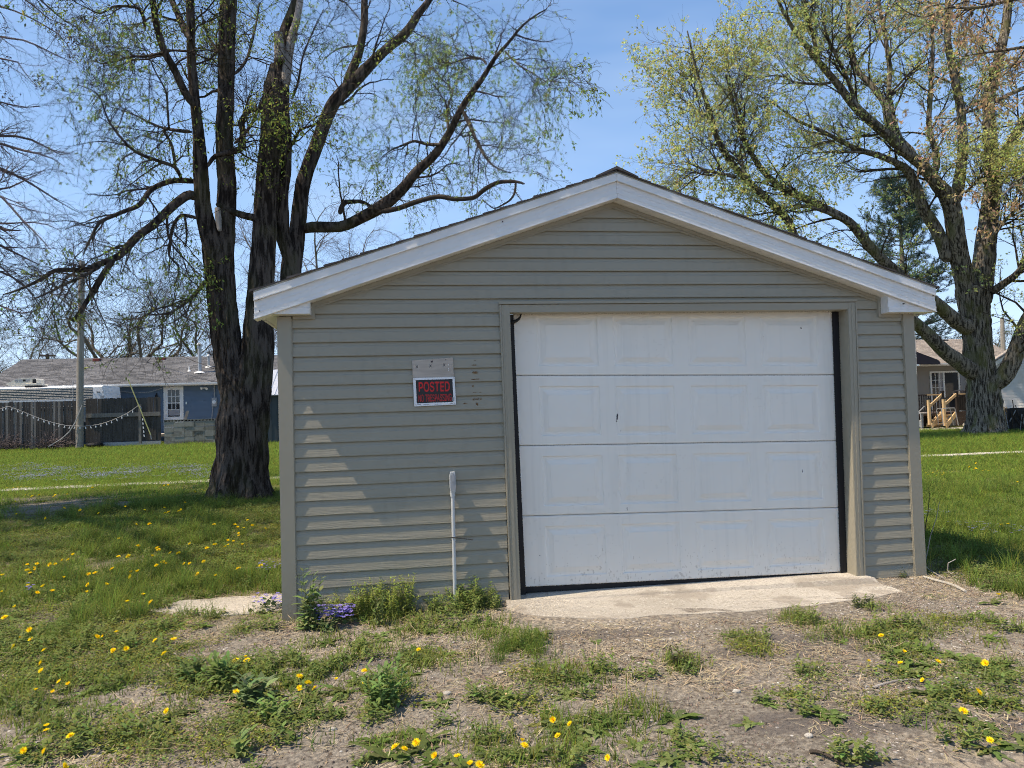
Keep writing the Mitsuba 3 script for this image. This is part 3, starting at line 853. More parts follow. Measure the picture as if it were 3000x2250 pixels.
zr = uz(120, 1133)[1]
add('roof', CA.sweep([(0.01, zt - 0.01), (0.015, zt + 0.03), (-0.15, zr), (-2.0, zr + 0.02), (-2.2, zt)], lambda v, z: (ua, ub + 0.02)), 'white_paint', ca)
u2 = uz(305, 1150)[0]
add('end_cap', CA.sweep([(0.0, zb), (0.03, zt - 0.25), (0.02, zt + 0.02), (-0.2, zr + 0.01), (-2.0, zr + 0.01), (-2.2, zb)], lambda v, z: (ub + 0.021, u2 - (0.10 if z > zt - 0.02 else 0.0))), 'white_paint', ca)
for px in (272, 284.5, 288, 292, 301.5):
    u, z = uz(px, 1148.5, 0.03)
    add('marker_light', tube([CA.P(u, 0.025, z), CA.P(u, 0.05, z)], 0.022, 8), 'black_plastic', ca)
u, z = uz(299, 1162, 0.03)
add('vent_cover', CA.box(u - 0.06, u + 0.06, 0.02, 0.05, z - 0.05, z + 0.05), 'grey_paint', ca)
# roof air conditioner with a pointed nose
a0, a1 = uz(10, 1118)[0], uz(101, 1118)[0]
z0, z1 = uz(60, 1130)[1], uz(60, 1108)[1]
prof = [(a0, z0 + 0.10), (a0 + 0.25, z0 + 0.20), (a0 + 0.42, z1 - 0.02), (a0 + 0.6, z1), (a1 - 0.05, z1 - 0.01), (a1, z1 - 0.05), (a1, z0 + 0.01), (a0 + 0.3, z0), (a0 + 0.1, z0 + 0.03)]
ac = add('roof_air_conditioner', CA.prism(prof, -0.85, -0.15), 'cream_plastic', ca)
for px0, px1 in ((38, 47), (50, 60), (71, 81)):
    add('grille', CA.box(uz(px0, 1115)[0], uz(px1, 1115)[0], -0.15, -0.142, uz(60, 1117.5)[1], uz(60, 1111)[1]), 'grey_paint', ac)
add('grille', CA.box(uz(62, 1115)[0], uz(70, 1115)[0], -0.15, -0.142, uz(60, 1117.5)[1], uz(60, 1111)[1]), 'black_plastic', ac)
add('grille', CA.box(uz(90, 1115)[0], uz(100.5, 1115)[0], -0.15, -0.142, uz(60, 1122.5)[1], uz(60, 1111)[1]), 'black_plastic', ac)
hv = add('roof_hatch', CA.box(uz(69, 1128)[0], uz(120, 1128)[0], -0.62, -0.06, uz(90, 1129)[1], uz(90, 1124.5)[1]), 'cream_plastic', ca)
add('hatch_rim', CA.box(uz(70, 1128)[0], uz(119, 1128)[0], -0.60, -0.08, uz(90, 1134)[1], uz(90, 1129.2)[1]), 'black_plastic', hv)
for px in (188, 275):
    u, z = uz(px, 1133, -0.4)
    add('roof_vent', tube([CA.P(u, -0.4, z - 0.05), CA.P(u, -0.4, z + 0.06), CA.P(u, -0.4, z + 0.07)], [0.055, 0.055, 0.045], 10), 'white_paint', ca)
add('roof_vent', CA.box(uz(204, 1130)[0], uz(228, 1130)[0], -0.7, -0.3, zr, zr + 0.07), 'white_paint', ca)
u = uz(214, 1140, 0.06)[0]
add('antenna', tube([CA.P(u, 0.06, uz(214, 1176)[1]), CA.P(u, 0.06, uz(214, 1112)[1])], 0.014, 6), 'grey_paint', ca)

# ------------------------------------------------------------------ the blue house
H = Frame(at(480, 1124, 33.6))
uz = H.uz
ho = thing('blue_house', 'low blue house with grey shingle roof and white back door', 'house')
ze = uz(480, 1129)[1]
HB = Frame(H.o - H.n * 3.9)                    # plane of the ridge
ul = HB.uz(66, 1052)[0]
ur = HB.uz(1120, 1047)[0]
zr = HB.uz(480, 1047)[1]
VW = -0.45
zbase = float(gz(H.o[0], H.o[1])) - 0.3
add('wall', H.box(ul + 0.3, ur - 0.3, VW - 6.6, VW - 0.03, zbase, ze), 'blue_siding', ho)
for k in range(10):                            # wide lapped boards
    z = ze - 0.245 * (k + 1)
    for a, c in ((uz(40, 1200, VW)[0], uz(480, 1200, VW)[0]), (uz(538, 1200, VW)[0], uz(780, 1200, VW)[0])):
        add('siding_plank', H.sweep([(VW - 0.03, z), (VW + 0.012, z), (VW + 0.012, z + 0.01), (VW + 0.001, z + 0.244), (VW - 0.03, z + 0.244)], lambda v, zz: (a, c)), 'blue_siding', ho)
add('soffit', H.box(ul, ur, VW - 0.02, -0.02, ze - 0.015, ze + 0.01), 'white_paint', ho)
add('gutter', H.sweep([(-0.02, ze - 0.02), (0.06, ze - 0.015), (0.10, ze + 0.04), (0.10, ze + 0.095), (-0.02, ze + 0.095)], lambda v, z: (ul - 0.02, ur)), 'white_paint', ho)
# shingle roof in stepped courses
n = 27
e0 = np.array([0.04, ze + 0.09]); e1 = np.array([-3.9, zr])
cs = []
for k in range(n):
    p, q = e0 + (e1 - e0) * k / n, e0 + (e1 - e0) * (k + 1.15) / n
    cs.append(H.sweep([(p[0], p[1]), (p[0] + 0.004, p[1] + 0.026), (q[0], q[1] + 0.010), (q[0], q[1] - 0.01)], lambda v, z: (ul, ur)))
cs.append(H.sweep([(-3.9, zr - 0.02), (-3.9, zr + 0.02), (-7.8, ze + 0.1), (-7.8, ze)], lambda v, z: (ul, ur)))
rf = add('roof', cat(*cs), 'grey_shingle', ho)
add('barge_board', H.prism([(ul, ze), (ul + 0.02, ze), (ul + 0.02, zr), (ul, zr)], -3.92, -3.88), 'white_paint', ho)
GL = Frame(H.P(ul + 0.02, 0, 0)[:2], TH + math.pi / 2)
for px0, px1, pt, pb in ((272, 291, 1050.5, 1058.5), (463, 482.5, 1048.5, 1056)):
    vv = -3.45
    a, c = uz(px0, 1054, vv)[0], uz(px1, 1054, vv)[0]
    zz = uz(px0, pb, vv)[1]
    rv = add('roof_vent', H.prism([(a, zz), (c, zz), (c - 0.02, zz + 0.10), (a + 0.02, zz + 0.10)], vv - 0.2, vv + 0.06), 'red_metal', ho)
    add('vent_hood', H.box(a - 0.02, c + 0.02, vv - 0.25, vv + 0.09, zz + 0.101, zz + 0.13), 'red_metal', rv)


def roof_pipe(px, pb, pt, r, m, name, cap=True):
    z = uz(px, pb, -1.0)[1]
    f_ = (z - e0[1]) / (e1[1] - e0[1])
    vv = e0[0] + f_ * (e1[0] - e0[0])
    for _ in range(4):
        u, z = uz(px, pb, vv)
        vv = e0[0] + (z - e0[1]) / (e1[1] - e0[1]) * (e1[0] - e0[0])
    zt_ = uz(px, pt, vv)[1]
    k = add(name, tube([H.P(u, vv, z - 0.05), H.P(u, vv, zt_)], r, 12), m, ho, smooth=40)
    if cap:
        add('cap', tube([H.P(u, vv, zt_ - 0.08), H.P(u, vv, zt_ - 0.02), H.P(u, vv, zt_ + 0.06)], [r * 1.6, r * 1.7, r * 0.6], 12), 'zinc', k)
    add('flashing', tube([H.P(u, vv, z - 0.03), H.P(u, vv, z + 0.03), H.P(u, vv, z + 0.07)], [r * 3.2, r * 2.6, r * 1.1], 12), 'white_paint', k)


roof_pipe(585.5, 1092, 1008, 0.085, 'zinc', 'flue_pipe')
roof_pipe(611.5, 1076, 1042, 0.055, 'zinc', 'flue_pipe')
roof_pipe(554.5, 1088, 1074, 0.03, 'white_paint', 'vent_pipe', False)
# back door
d0, d1 = uz(480, 1200, VW)[0], uz(538, 1200, VW)[0]
zt, zd = uz(509, 1132, VW)[1], uz(509, 1136, VW)[1] - 2.08
cas = add('door_casing', cat(H.box(d0, d0 + 0.085, VW, VW + 0.035, zd, zt), H.box(d1 - 0.085, d1, VW, VW + 0.035, zd, zt), H.box(d0 + 0.086, d1 - 0.086, VW, VW + 0.033, zt - 0.085, zt)), 'white_paint', ho)
w0, w1 = uz(492, 1200, VW)[0], uz(527, 1200, VW)[0]
zw1, zw0 = uz(509, 1142, VW)[1], uz(509, 1221, VW)[1]
door = add('door', cat(H.box(d0 + 0.087, w0, VW - 0.02, VW + 0.018, zd, zt - 0.087), H.box(w1, d1 - 0.087, VW - 0.02, VW + 0.018, zd, zt - 0.087), H.box(w0, w1, VW - 0.02, VW + 0.017, zd, zw0), H.box(w0, w1, VW - 0.02, VW + 0.017, zw1, zt - 0.087)), 'white_paint', ho)
add('pane', H.box(w0, w1, VW - 0.018, VW - 0.004, zw0, zw1), 'dark_glass', door)
add('curtain', H.box(w0 + 0.02, w1 - 0.02, VW - 0.003, VW - 0.001, zw0 + 0.06, zw0 + (zw1 - zw0) * 0.27), 'curtain', door)
for k in (1, 2):
    u = w0 + (w1 - w0) * k / 3
    add('glazing_bar', H.box(u - 0.012, u + 0.012, VW - 0.002, VW + 0.012, zw0 + (zw1 - zw0) * 0.27, zw1), 'white_paint', door)
for fz, hh in ((0.27, 0.012), (0.51, 0.022), (0.76, 0.012)):
    z = zw0 + (zw1 - zw0) * fz
    add('glazing_bar', H.box(w0, w1, VW - 0.001, VW + 0.014, z - hh, z + hh), 'white_paint', door)
# things on the wall
u, z = uz(629.5, 1178, VW)
mb = add('meter_box', H.box(u - 0.11, u + 0.11, VW + 0.012, VW + 0.13, z - 0.20, z + 0.20), 'grey_paint', ho)
add('meter', tube([H.P(u, VW + 0.13, z), H.P(u, VW + 0.19, z)], 0.085, 14), 'sign_white', mb)
add('conduit', tube([H.P(u, VW + 0.06, z + 0.2), H.P(u, VW + 0.06, ze)], 0.03, 8), 'grey_paint', mb)
add('conduit', tube([H.P(u - 0.08, VW + 0.06, z - 0.2), H.P(u - 0.14, VW + 0.05, z - 0.8)], 0.02, 8), 'grey_paint', mb)
u, z = uz(546.5, 1181, VW)
add('switch_cover', H.box(u - 0.025, u + 0.025, VW + 0.012, VW + 0.05, z - 0.05, z + 0.06), 'white_paint', ho)
u, z = uz(600, 1137, VW)
add('flood_light', cat(tube([H.P(u, VW, z + 0.02), H.P(u, VW + 0.12, z)], 0.03, 8), tube([H.P(u - 0.03, VW + 0.1, z), H.P(u - 0.1, VW + 0.24, z - 0.02)], [0.03, 0.06], 10), tube([H.P(u + 0.05, VW + 0.1, z), H.P(u + 0.14, VW + 0.22, z - 0.05)], [0.03, 0.06], 10)), 'white_paint', ho)
for px, py in ((330, 1157), (461, 1156)):
    u, z = uz(px, py, VW)
    add('wall_lamp', cat(tube([H.P(u, VW, z + 0.03), H.P(u, VW + 0.1, z + 0.06), H.P(u, VW + 0.14, z)], 0.018, 6), tube([H.P(u, VW + 0.14, z + 0.02), H.P(u, VW + 0.14, z - 0.06), H.P(u, VW + 0.14, z - 0.14)], [0.02, 0.07, 0.06], 8)), 'black_plastic', ho)
dr2 = [H.P(uz(x, y, 0.08)[0], -0.3, uz(x, y, 0.08)[1]) for x, y in ((310, 1136), (340, 1145), (385, 1150), (430, 1148), (478, 1133))]
tag(add('hanging_cable', tube(dr2, 0.013, 5), 'wire_white'), 'thin slack cable hung under the eave of the blue house', 'cable')
# block wall in front of the door
B = Frame(at(560, 1290, 29.9))
uz = B.uz
bw = thing('block_wall', 'low wall of stacked grey concrete blocks in front of the blue house', 'wall')
us = [uz(x, 1260)[0] for x in (480.5, 509.5, 539.5, 569.5, 600, 629.5)]
zs = [uz(555, y)[1] for y in (1311, 1294.5, 1279.5, 1264.5, 1249.5, 1235)]
rb = np.random.default_rng(5)
for i in range(5):
    for j in range(5):
        a = 0.004
        dv = rb.uniform(-0.012, 0.012); dz = rb.uniform(-0.012, 0.004)
        add('block', B.box(us[i] + a, us[i + 1] - a, -0.20, dv, zs[j] + 0.003 + (dz if j else 0), zs[j + 1] - 0.003 + (dz if j else 0)), 'block', bw)
for j in range(5):
    add('block', B.box(us[5] + 0.006, us[5] + 0.20, -0.2, -0.01, zs[j] + 0.003, zs[j + 1] - 0.003), 'block', bw)
    add('block', B.box(us[5] + 0.206, us[5] + 0.60, -0.2, 0.0, zs[j] + 0.003, zs[j + 1] - 0.003), 'block', bw)
ztop = uz(555, 1228.5)[1]
for i in range(6):
    a, c = us[min(i, 5)], (us[i + 1] if i < 5 else us[5] + 0.6)
    L = c - a
    h0, h1 = zs[5] + 0.002, ztop
    ms = [B.box(a + 0.003, c - 0.003, -0.2, 0.0, h1 - 0.022, h1), B.box(a + 0.003, c - 0.003, -0.2, 0.0, h0, h0 + 0.018)]
    for f_ in (0.0, 0.31, 0.62, 0.92):
        ms.append(B.box(a + 0.003 + f_ * L, a + 0.003 + f_ * L + 0.026, -0.2, -0.001, h0 + 0.0181, h1 - 0.0221))
    add('hollow_block', cat(*ms), 'block', bw)
    add('core_back', B.box(a + 0.004, c - 0.004, -0.19, -0.12, h0 + 0.0182, h1 - 0.0222), 'dark_inside', bw)
# porch floor with a chair back
add('porch_floor', H.box(H.uz(470, 1220)[0], H.uz(690, 1220)[0], VW + 0.013, 2.6, zd - 0.12, zd - 0.02), 'concrete', ho)
ch = thing('garden_chair', 'weathered wooden slatted chair back leaning behind the block wall', 'chair')
P_ = [B.uz(x, y, -0.7) for x, y in ((538, 1228), (546, 1203.5), (547.5, 1228), (554.5, 1204))]
pts4 = [P_[0], P_[1], P_[2], P_[3]]
for k in range(3):
    t0, t1 = k / 3, (k + 0.9) / 3
    q = []
    for t in (t0, t1):
        q += [((P_[0][0] * (1 - t) + P_[2][0] * t), P_[0][1]), ((P_[1][0] * (1 - t) + P_[3][0] * t), P_[1][1])]
    add('slat', B.quadbox(q, -0.72, -0.695), 'pole_wood', ch)
add('arm', B.box(P_[0][0] - 0.05, P_[2][0] + 0.02, -0.75, -0.66, P_[0][1] - 0.05, P_[0][1] - 0.005), 'weathered_wood_pale', ch)

# ------------------------------------------------------------------ metal shed behind the big tree
S = Frame(at(800, 1290, 29.0))
uz = S.uz
sh = thing('metal_shed', 'dark grey shed with pale ribbed metal roof between the tree and the garage', 'shed')
a, c = uz(757, 1200)[0], uz(1060, 1200)[0]
z0, z1, z2 = uz(800, 1300)[1], uz(800, 1157)[1], uz(800, 1100)[1]
add('wall', S.box(a, c, -3.9, -0.02, z0, z1), 'grey_blue_metal', sh)
for k in range(int((c - a) / 0.23)):
    u = a + 0.23 * k
    add('wall_rib', S.box(u, u + 0.035, -0.02, 0.0, z0, z1 - 0.01), 'grey_blue_metal', sh)
zz1, zz2 = z1 - 0.02, uz(800, 1083, -2.2)[1]
ro = add('roof', S.sweep([(0.18, zz1), (0.18, zz1 + 0.02), (-2.2, zz2), (-2.2, zz2 - 0.02)], lambda v, z: (a - 0.1, c + 0.1)), 'galvanised_roof', sh)
for k in range(int((c - a) / 0.23) + 1):
    u = a - 0.05 + 0.23 * k
    add('roof_rib', S.sweep([(0.181, zz1 + 0.018), (0.181, zz1 + 0.05), (-2.2, zz2 + 0.035), (-2.2, zz2)], lambda v, z: (u, u + 0.03)), 'galvanised_roof', ro)

# ------------------------------------------------------------------ overhead wires
def wire(name, pts, sag, r, label, m='wire_black'):
    q = []
    for i in range(len(pts) - 1):
        a, c = np.array(pts[i]), np.array(pts[i + 1])
        for t in np.linspace(0, 1, 14)[(0 if i == 0 else 1):]:
            p = a + (c - a) * t
            q.append(p - UP * sag * 4 * t * (1 - t))
    return tag(add(name, tube(q, r, 4), m), label, 'wire')


wire('service_cable', [at(-20, 770, 55), at(370, 957, 36), at(634, 1082, 33.4)], 0.15, 0.016, 'dark service cable sloping down to the roof of the blue house')
for px0, y0, px1, y1, k in ((-20, 908, 127, 889, 'highest'), (-20, 942, 130, 919, 'middle'), (-20, 975, 205, 936, 'lowest')):
    wire('power_line', [at(px0 - 60, y0 + 9, 44), at(px1, y1, 62), at(px1 + 500, y1 + 40, 90)], 0.2, 0.014, f'thin power line at the left edge of the sky, {k} of the three')
fp = thing('power_pole', 'distant power pole with a crossarm just above the left end of the blue roof', 'pole')
q = at(139, 1042, 75); q2 = at(139, 1060, 75)
add('pole', tube([[q[0], q[1], 0], [q[0], q[1], q[2] + 0.15]], 0.16, 8), 'twig_bark', fp)
add('crossarm', tube([at(117, 1042, 75), at(162, 1042, 75)], 0.10, 6), 'twig_bark', fp)

# ------------------------------------------------------------------ the house at the right
R = Frame(at(2780, 1069, 35.2))
uz = R.uz
rh = thing('beige_house', 'beige house with brown shingle roof and sliding glass door behind the right tree', 'house')
ze = uz(2760, 1070)[1]
VW = -0.5
a, c = uz(2560, 1150, VW)[0], uz(2985, 1150, VW)[0]
zb = float(gz(24, 35)) - 0.2
add('wall', R.box(a, c, VW - 6, VW - 0.02, zb, ze), 'beige_siding', rh)
for k in range(24):
    z = ze - 0.115 * (k + 1)
    for a_, c_ in ((a, uz(2722, 1100, VW)[0]), (uz(2833, 1100, VW)[0], c)):
        add('siding_plank', R.sweep([(VW - 0.02, z), (VW + 0.012, z), (VW + 0.012, z + 0.01), (VW, z + 0.1145), (VW - 0.02, z + 0.1145)], lambda v, zz: (a_, c_)), 'beige_siding', rh)
add('wall_head', R.box(uz(2722, 1100, VW)[0], uz(2833, 1100, VW)[0], VW - 0.02, VW + 0.01, uz(2770, 1086, VW)[1], ze), 'beige_siding', rh)
add('gutter', R.sweep([(-0.02, ze - 0.02), (0.06, ze - 0.015), (0.10, ze + 0.04), (0.10, ze + 0.10), (-0.02, ze + 0.10)], lambda v, z: (uz(2692, 1070)[0], c)), 'white_paint', rh)
add('soffit', R.box(a, c, VW - 0.01, -0.021, ze - 0.01, ze + 0.01), 'white_paint', rh)
RB = Frame(R.o - R.n * 4.2)
zr = RB.uz(2770, 995)[1]
ur0, ur1 = RB.uz(2640, 995)[0], RB.uz(2850, 995)[0]
ea = uz(2690, 1069)[0]
cs = []
for k in range(22):
    p, q = np.array([0.04, ze + 0.1]), np.array([-4.2, zr])
    p, q = p + (q - p) * k / 22, p + (q - p) * (k + 1.15) / 22
    f0 = k / 22
    lo = ea + (ur0 - ea) * f0
    hi = c + (ur1 + 0.6 - c) * f0
    cs.append(R.sweep([(p[0], p[1]), (p[0] + 0.004, p[1] + 0.024), (q[0], q[1] + 0.008), (q[0], q[1] - 0.01)], lambda v, z: (lo - 2.0, hi)))
add('roof', cat(*cs), 'brown_shingle', rh)
add('porch_gable', R.prism([uz(2640, 1067, 0.35), uz(2756, 1067, 0.35), uz(2752, 1056, 0.35), uz(2685, 1030, 0.35), uz(2640, 1012, 0.35)], 0.12, 0.35), 'navy_shingle', rh)
u, z = RB.uz(2748, 1000)
add('roof_vent', RB.box(u - 0.35, u + 0.35, 0.05, 0.35, z - 0.12, z + 0.06), 'black_plastic', rh)
u = uz(2681, 1000, 0.6)[0]
add('downpipe', R.box(u - 0.10, u + 0.02, 0.5, 0.6, uz(2681, 1098)[1], uz(2681, 965)[1]), 'white_paint', rh)
# sliding door
d0, d1 = uz(2723, 1100, VW)[0], uz(2832, 1100, VW)[0]
zt, zd = uz(2770, 1087, VW)[1], uz(2770, 1208, VW)[1]
sd = add('sliding_door', cat(*[R.box(x0, x1, VW, VW + 0.06, zd, zt) for x0, x1 in ((d0, d0 + 0.07), (uz(2760.5, 1100, VW)[0], uz(2764.5, 1100, VW)[0]), (uz(2805, 1100, VW)[0], uz(2809, 1100, VW)[0]), (d1 - 0.07, d1))],
                             R.box(d0 + 0.071, d1 - 0.071, VW, VW + 0.058, zt - 0.08, zt)), 'white_paint', rh)
add('pane', R.box(d0 + 0.06, d1 - 0.06, VW - 0.01, VW + 0.012, zd, zt - 0.07), 'dark_glass', sd)
for px in (2738.5, 2751.5):
    u = uz(px, 1100, VW)[0]
    add('glazing_bar', R.box(u - 0.012, u + 0.012, VW + 0.0125, VW + 0.03, zd, zt - 0.08), 'white_paint', sd)
for py in (1114, 1135):
    z = uz(2740, py, VW)[1]
    add('glazing_bar', R.box(d0 + 0.07, uz(2760, 1100, VW)[0], VW + 0.0126, VW + 0.028, z - 0.012, z + 0.012), 'white_paint', sd)
for px0, px1 in ((2747, 2759.5), (2812, 2828)):
    add('curtain', R.box(uz(px0, 1100, VW)[0], uz(px1, 1100, VW)[0], VW + 0.0121, VW + 0.0124, zd + 0.05, zt - 0.08), 'curtain', sd)
# deck
D = Frame(at(2760, 1240, 32.8))
uz = D.uz
dk = thing('wooden_deck', 'raised deck with dark balusters and pale wooden stair rails behind the right tree', 'deck')
zf, zg = uz(2760, 1208)[1], uz(2760, 1250)[1]
l0, l1, r0, r1 = uz(2687, 1200)[0], uz(2758, 1200)[0], uz(2801, 1200)[0], uz(2850, 1200)[0]
add('deck_floor', D.box(l0, r1, -2.2, -0.05, zf - 0.14, zf), 'brown_board', dk)
for k in range(4):
    h = (zf - 0.142 - zg) / 4
    add('skirt_board', D.box(r0, r1, -0.06, -0.03, zg + k * h + 0.006, zg + (k + 1) * h), 'brown_board', dk)
add('skirt_board', D.box(l0, r0 - 0.01, -1.05, -1.0, zg, zf - 0.15), 'dark_wood', dk)
zrail = uz(2740, 1155)[1]
for a, c, m0 in ((l0, l1, 0.45), (r0, r1, 0.0)):
    w = a + (c - a) * m0
    if m0: add('rail', D.box(a, w - 0.002, -0.12, -0.02, zrail - 0.05, zrail), 'dark_wood', dk)
    add('rail', D.box(w, c, -0.13, -0.01, zrail - 0.045, zrail + 0.004), 'new_wood', dk)
    add('rail', D.box(a, c, -0.10, -0.05, zf + 0.06, zf + 0.11), 'dark_wood', dk)
    for u in np.arange(a + 0.06, c, 0.115):
        add('baluster', D.box(u, u + 0.026, -0.09, -0.062, zf + 0.111, zrail - 0.051), 'dark_wood', dk)
for px, pt, pb, m, hh in ((2720, 1171, 1245, 'new_wood', 0), (2764, 1169, 1248, 'new_wood', 0), (2760, 1150, 1208, 'dark_wood', 1), (2802, 1150, 1208, 'dark_wood', 1)):
    vv = 0.85 if not hh else -0.02
    u, zt = uz(px, pt, vv); zb_ = uz(px, pb, vv)[1]
    k = add('newel_post', D.box(u - 0.048, u + 0.048, vv - 0.05, vv + 0.05, zb_, zt), m, dk)
    add('post_cap', D.box(u - 0.062, u + 0.062, vv - 0.062, vv + 0.062, zt + 0.001, zt + 0.07), 'black_plastic', k)


def slope(pa, va, pb, vb, h, w, m, name):
    A, Bp = D.P(uz(*pa, va)[0], va, uz(*pa, va)[1]), D.P(uz(*pb, vb)[0], vb, uz(*pb, vb)[1])
    d = unit(Bp - A); s = unit(np.cross(d, UP)); t = np.cross(s, d)
    c8 = [A + (Bp - A) * i + s * w * (j - .5) + t * h * (k - .5) for i in (0, 1) for j in (0, 1) for k in (0, 1)]
    add(name, hexa(c8), m, dk)


slope((2721, 1193), 0.85, (2759, 1157), -0.02, 0.13, 0.04, 'new_wood', 'stair_rail')
slope((2766, 1186), 0.85, (2802, 1155), -0.02, 0.13, 0.04, 'new_wood', 'stair_rail')
slope((2724, 1240), 0.85, (2758, 1207), -0.02, 0.07, 0.04, 'new_wood', 'stair_rail')
slope((2730, 1248), 0.9, (2764, 1210), -0.02, 0.22, 0.04, 'new_wood', 'stringer')
slope((2772, 1249), 0.9, (2800, 1212), -0.02, 0.22, 0.04, 'new_wood', 'stringer')
for k in range(5):
    t = (k + 0.5) / 5
    p0, p1 = np.array(uz(2723, 1193 + 2, 0.85)), np.array(uz(2759, 1159, -0.02))
    u = p0[0] * (1 - t) + p1[0] * t; zt = p0[1] * (1 - t) + p1[1] * t; v = 0.85 * (1 - t) - 0.02 * t
    add('baluster', D.box(u - 0.013, u + 0.013, v - 0.013, v + 0.013, zt - 0.75, zt), 'dark_wood', dk)
for k in range(3):
    v = 0.75 - 0.28 * k
    z = zg + 0.18 * (k + 1)
    a, c = uz(2722 + 14 * k, 1230, v)[0] + 0.06, uz(2766 + 12 * k, 1230, v)[0]
    add('tread', D.box(a, c, v - 0.25, v + 0.03, z - 0.045, z), 'new_wood', dk)
    add('riser', D.box(a + 0.01, c - 0.01, v - 0.26, v - 0.235, z - 0.001 - 0.14, z - 0.046), 'new_wood', dk)
hr = thing('metal_handrail', 'bent pale metal handrail standing beside the deck stairs', 'handrail')
for dx in (0, 1.6):
    q = [D.P(uz(x + dx, y, 1.1)[0], 1.1 - dx * 0.2, uz(x + dx, y, 1.1)[1]) for x, y in ((2764, 1246), (2758, 1201), (2761, 1197), (2795, 1195), (2798, 1199), (2808, 1246))]
    add('tube_rail', tube(q, 0.018, 7), 'zinc', hr)
bk = thing('bucket', 'white plastic bucket on the ground left of the deck stairs', 'bucket')
u, z = uz(2688, 1252, 0.9); zt = uz(2688, 1231, 0.9)[1]
q = D.P(u, 0.9, 0)
add('shell', tube([q + UP * z, q + UP * (z + (zt - z) * 0.92), q + UP * zt], [0.12, 0.145, 0.15], 14), 'white_paint', bk)
add('rim', tube([q + UP * (zt - 0.05), q + UP * (zt - 0.02)], 0.158, 14), 'white_paint', bk)
tbk = thing('grey_table', 'low grey slatted table beside the white bucket', 'table')
u0, u1 = uz(2684, 1215, 0.4)[0], uz(2717, 1215, 0.4)[0]; zt = uz(2700, 1209, 0.4)[1]
add('tabletop', D.box(u0, u1, 0.1, 0.7, zt - 0.04, zt), 'grey_paint', tbk)
for u in (u0 + 0.03, u1 - 0.03):
    for v in (0.14, 0.66):
        add('leg', D.box(u - 0.02, u + 0.02, v - 0.02, v + 0.02, zg, zt - 0.041), 'grey_paint', tbk)
slope_k = tube([D.P(u0, 0.5, zt), D.P(u0 + 0.35, 0.5, zt + 0.28)], 0.02, 6)
add('folded_leg', slope_k, 'grey_paint', tbk)
gr = thing('barbecue_grill', 'black barbecue grill standing on the deck', 'grill')
u, z = uz(2810, 1142, -0.6); zf2 = zf
q = D.P(u, -0.6, 0)
add('lid', tube([q + UP * (z - 0.32) + D.u * s * 0.0 for s in (0,)] + [q + UP * (z - 0.18), q + UP * (z - 0.05), q + UP * z], [0.34, 0.34, 0.25, 0.10], 14), 'black_plastic', gr)
add('body', D.box(u - 0.34, u + 0.34, -0.85, -0.35, zf2 + 0.1, z - 0.321), 'black_plastic', gr)
add('side_shelf', D.box(u - 0.60, u - 0.345, -0.8, -0.4, z - 0.36, z - 0.33), 'black_plastic', gr)
for s in (-0.3, 0.3):
    add('leg', D.box(u + s - 0.02, u + s + 0.02, -0.6, -0.56, zf2, zf2 + 0.099), 'black_plastic', gr)
st = trimesh.creation.icosphere(subdivisions=3, radius=1.0)
vs = np.array(st.vertices)
vs = vs * (0.8 + 0.5 * meshkit.fbm(vs * 1.7 + 4, 3, 9))[:, None] * np.array([0.16, 0.12, 0.11])
tag(add('rock', (D.P(uz(2832, 1247, 0.6)[0], 0.6, zg + 0.05) + vs, np.array(st.faces)), 'path_concrete', smooth=True), 'pale rock lying between the deck and the right tree', 'rock')
slabq = [D.P(uz(x, y, v)[0], v, 0)[:2].tolist() for x, y, v in ((2680, 1250, 1.6), (2850, 1250, 1.6), (2850, 1250, -0.1), (2680, 1250, -0.1))]
slab('patio_slab', slabq, lambda x, y: gz(x, y) + 0.03, 'pale patio slab under the deck stairs', 0.03, 0.1, 0.2, 'path_concrete')

# ------------------------------------------------------------------ white house at the right edge
Wf = Frame(at(2950, 1150, 29.5), -0.5)
uz = Wf.uz
wh = thing('white_house', 'white clapboard house gable cut off by the right edge of the photograph', 'house')
a, c = uz(2924, 1150)[0], uz(3260, 1150)[0]
za = uz(2924, 1063)[1]
zg2 = float(gz(20, 29.5)) - 0.1
ra = [uz(2905, 1067, 0.4), uz(2978, 1019, 0.4)]
sl_ = (ra[1][1] - ra[0][1]) / (ra[1][0] - ra[0][0])
zl = lambda u: ra[0][1] + sl_ * (u - ra[0][0])
um = ra[0][0] + 4.2
add('wall', Wf.prism([(a, zg2), (c, zg2), (c, zl(a) + 0.5), (um, zl(um) - 0.12), (a, zl(a) - 0.12)], -6, -0.021), 'pale_siding', wh)
for k in range(30):
    z = zg2 + 0.3 + 0.113 * k
    lo = a if z < zl(a) - 0.2 else ra[0][0] + (z + 0.25 - ra[0][1]) / sl_
    if lo > c: break
    add('siding_plank', Wf.sweep([(-0.021, z), (0.014, z), (0.014, z + 0.01), (0.001, z + 0.1125), (-0.021, z + 0.1125)], lambda v, zz: (lo, min(c, um + 2))), 'pale_siding', wh)
add('rake_board', Wf.quadbox([(ra[0][0], zl(ra[0][0]) - 0.16), (ra[0][0], zl(ra[0][0])), (um, zl(um) - 0.16), (um, zl(um))], 0.40, 0.43), 'white_paint', wh)
add('soffit', Wf.quadbox([(ra[0][0], zl(ra[0][0]) - 0.15), (ra[0][0], zl(ra[0][0]) - 0.13), (um, zl(um) - 0.15), (um, zl(um) - 0.13)], -0.02, 0.399), 'white_paint', wh)
add('roof', Wf.quadbox([(ra[0][0] - 0.03, zl(ra[0][0]) + 0.002), (ra[0][0] - 0.03, zl(ra[0][0]) + 0.05), (um, zl(um) + 0.002), (um, zl(um) + 0.05)], -6.2, 0.45), 'brown_shingle', wh)
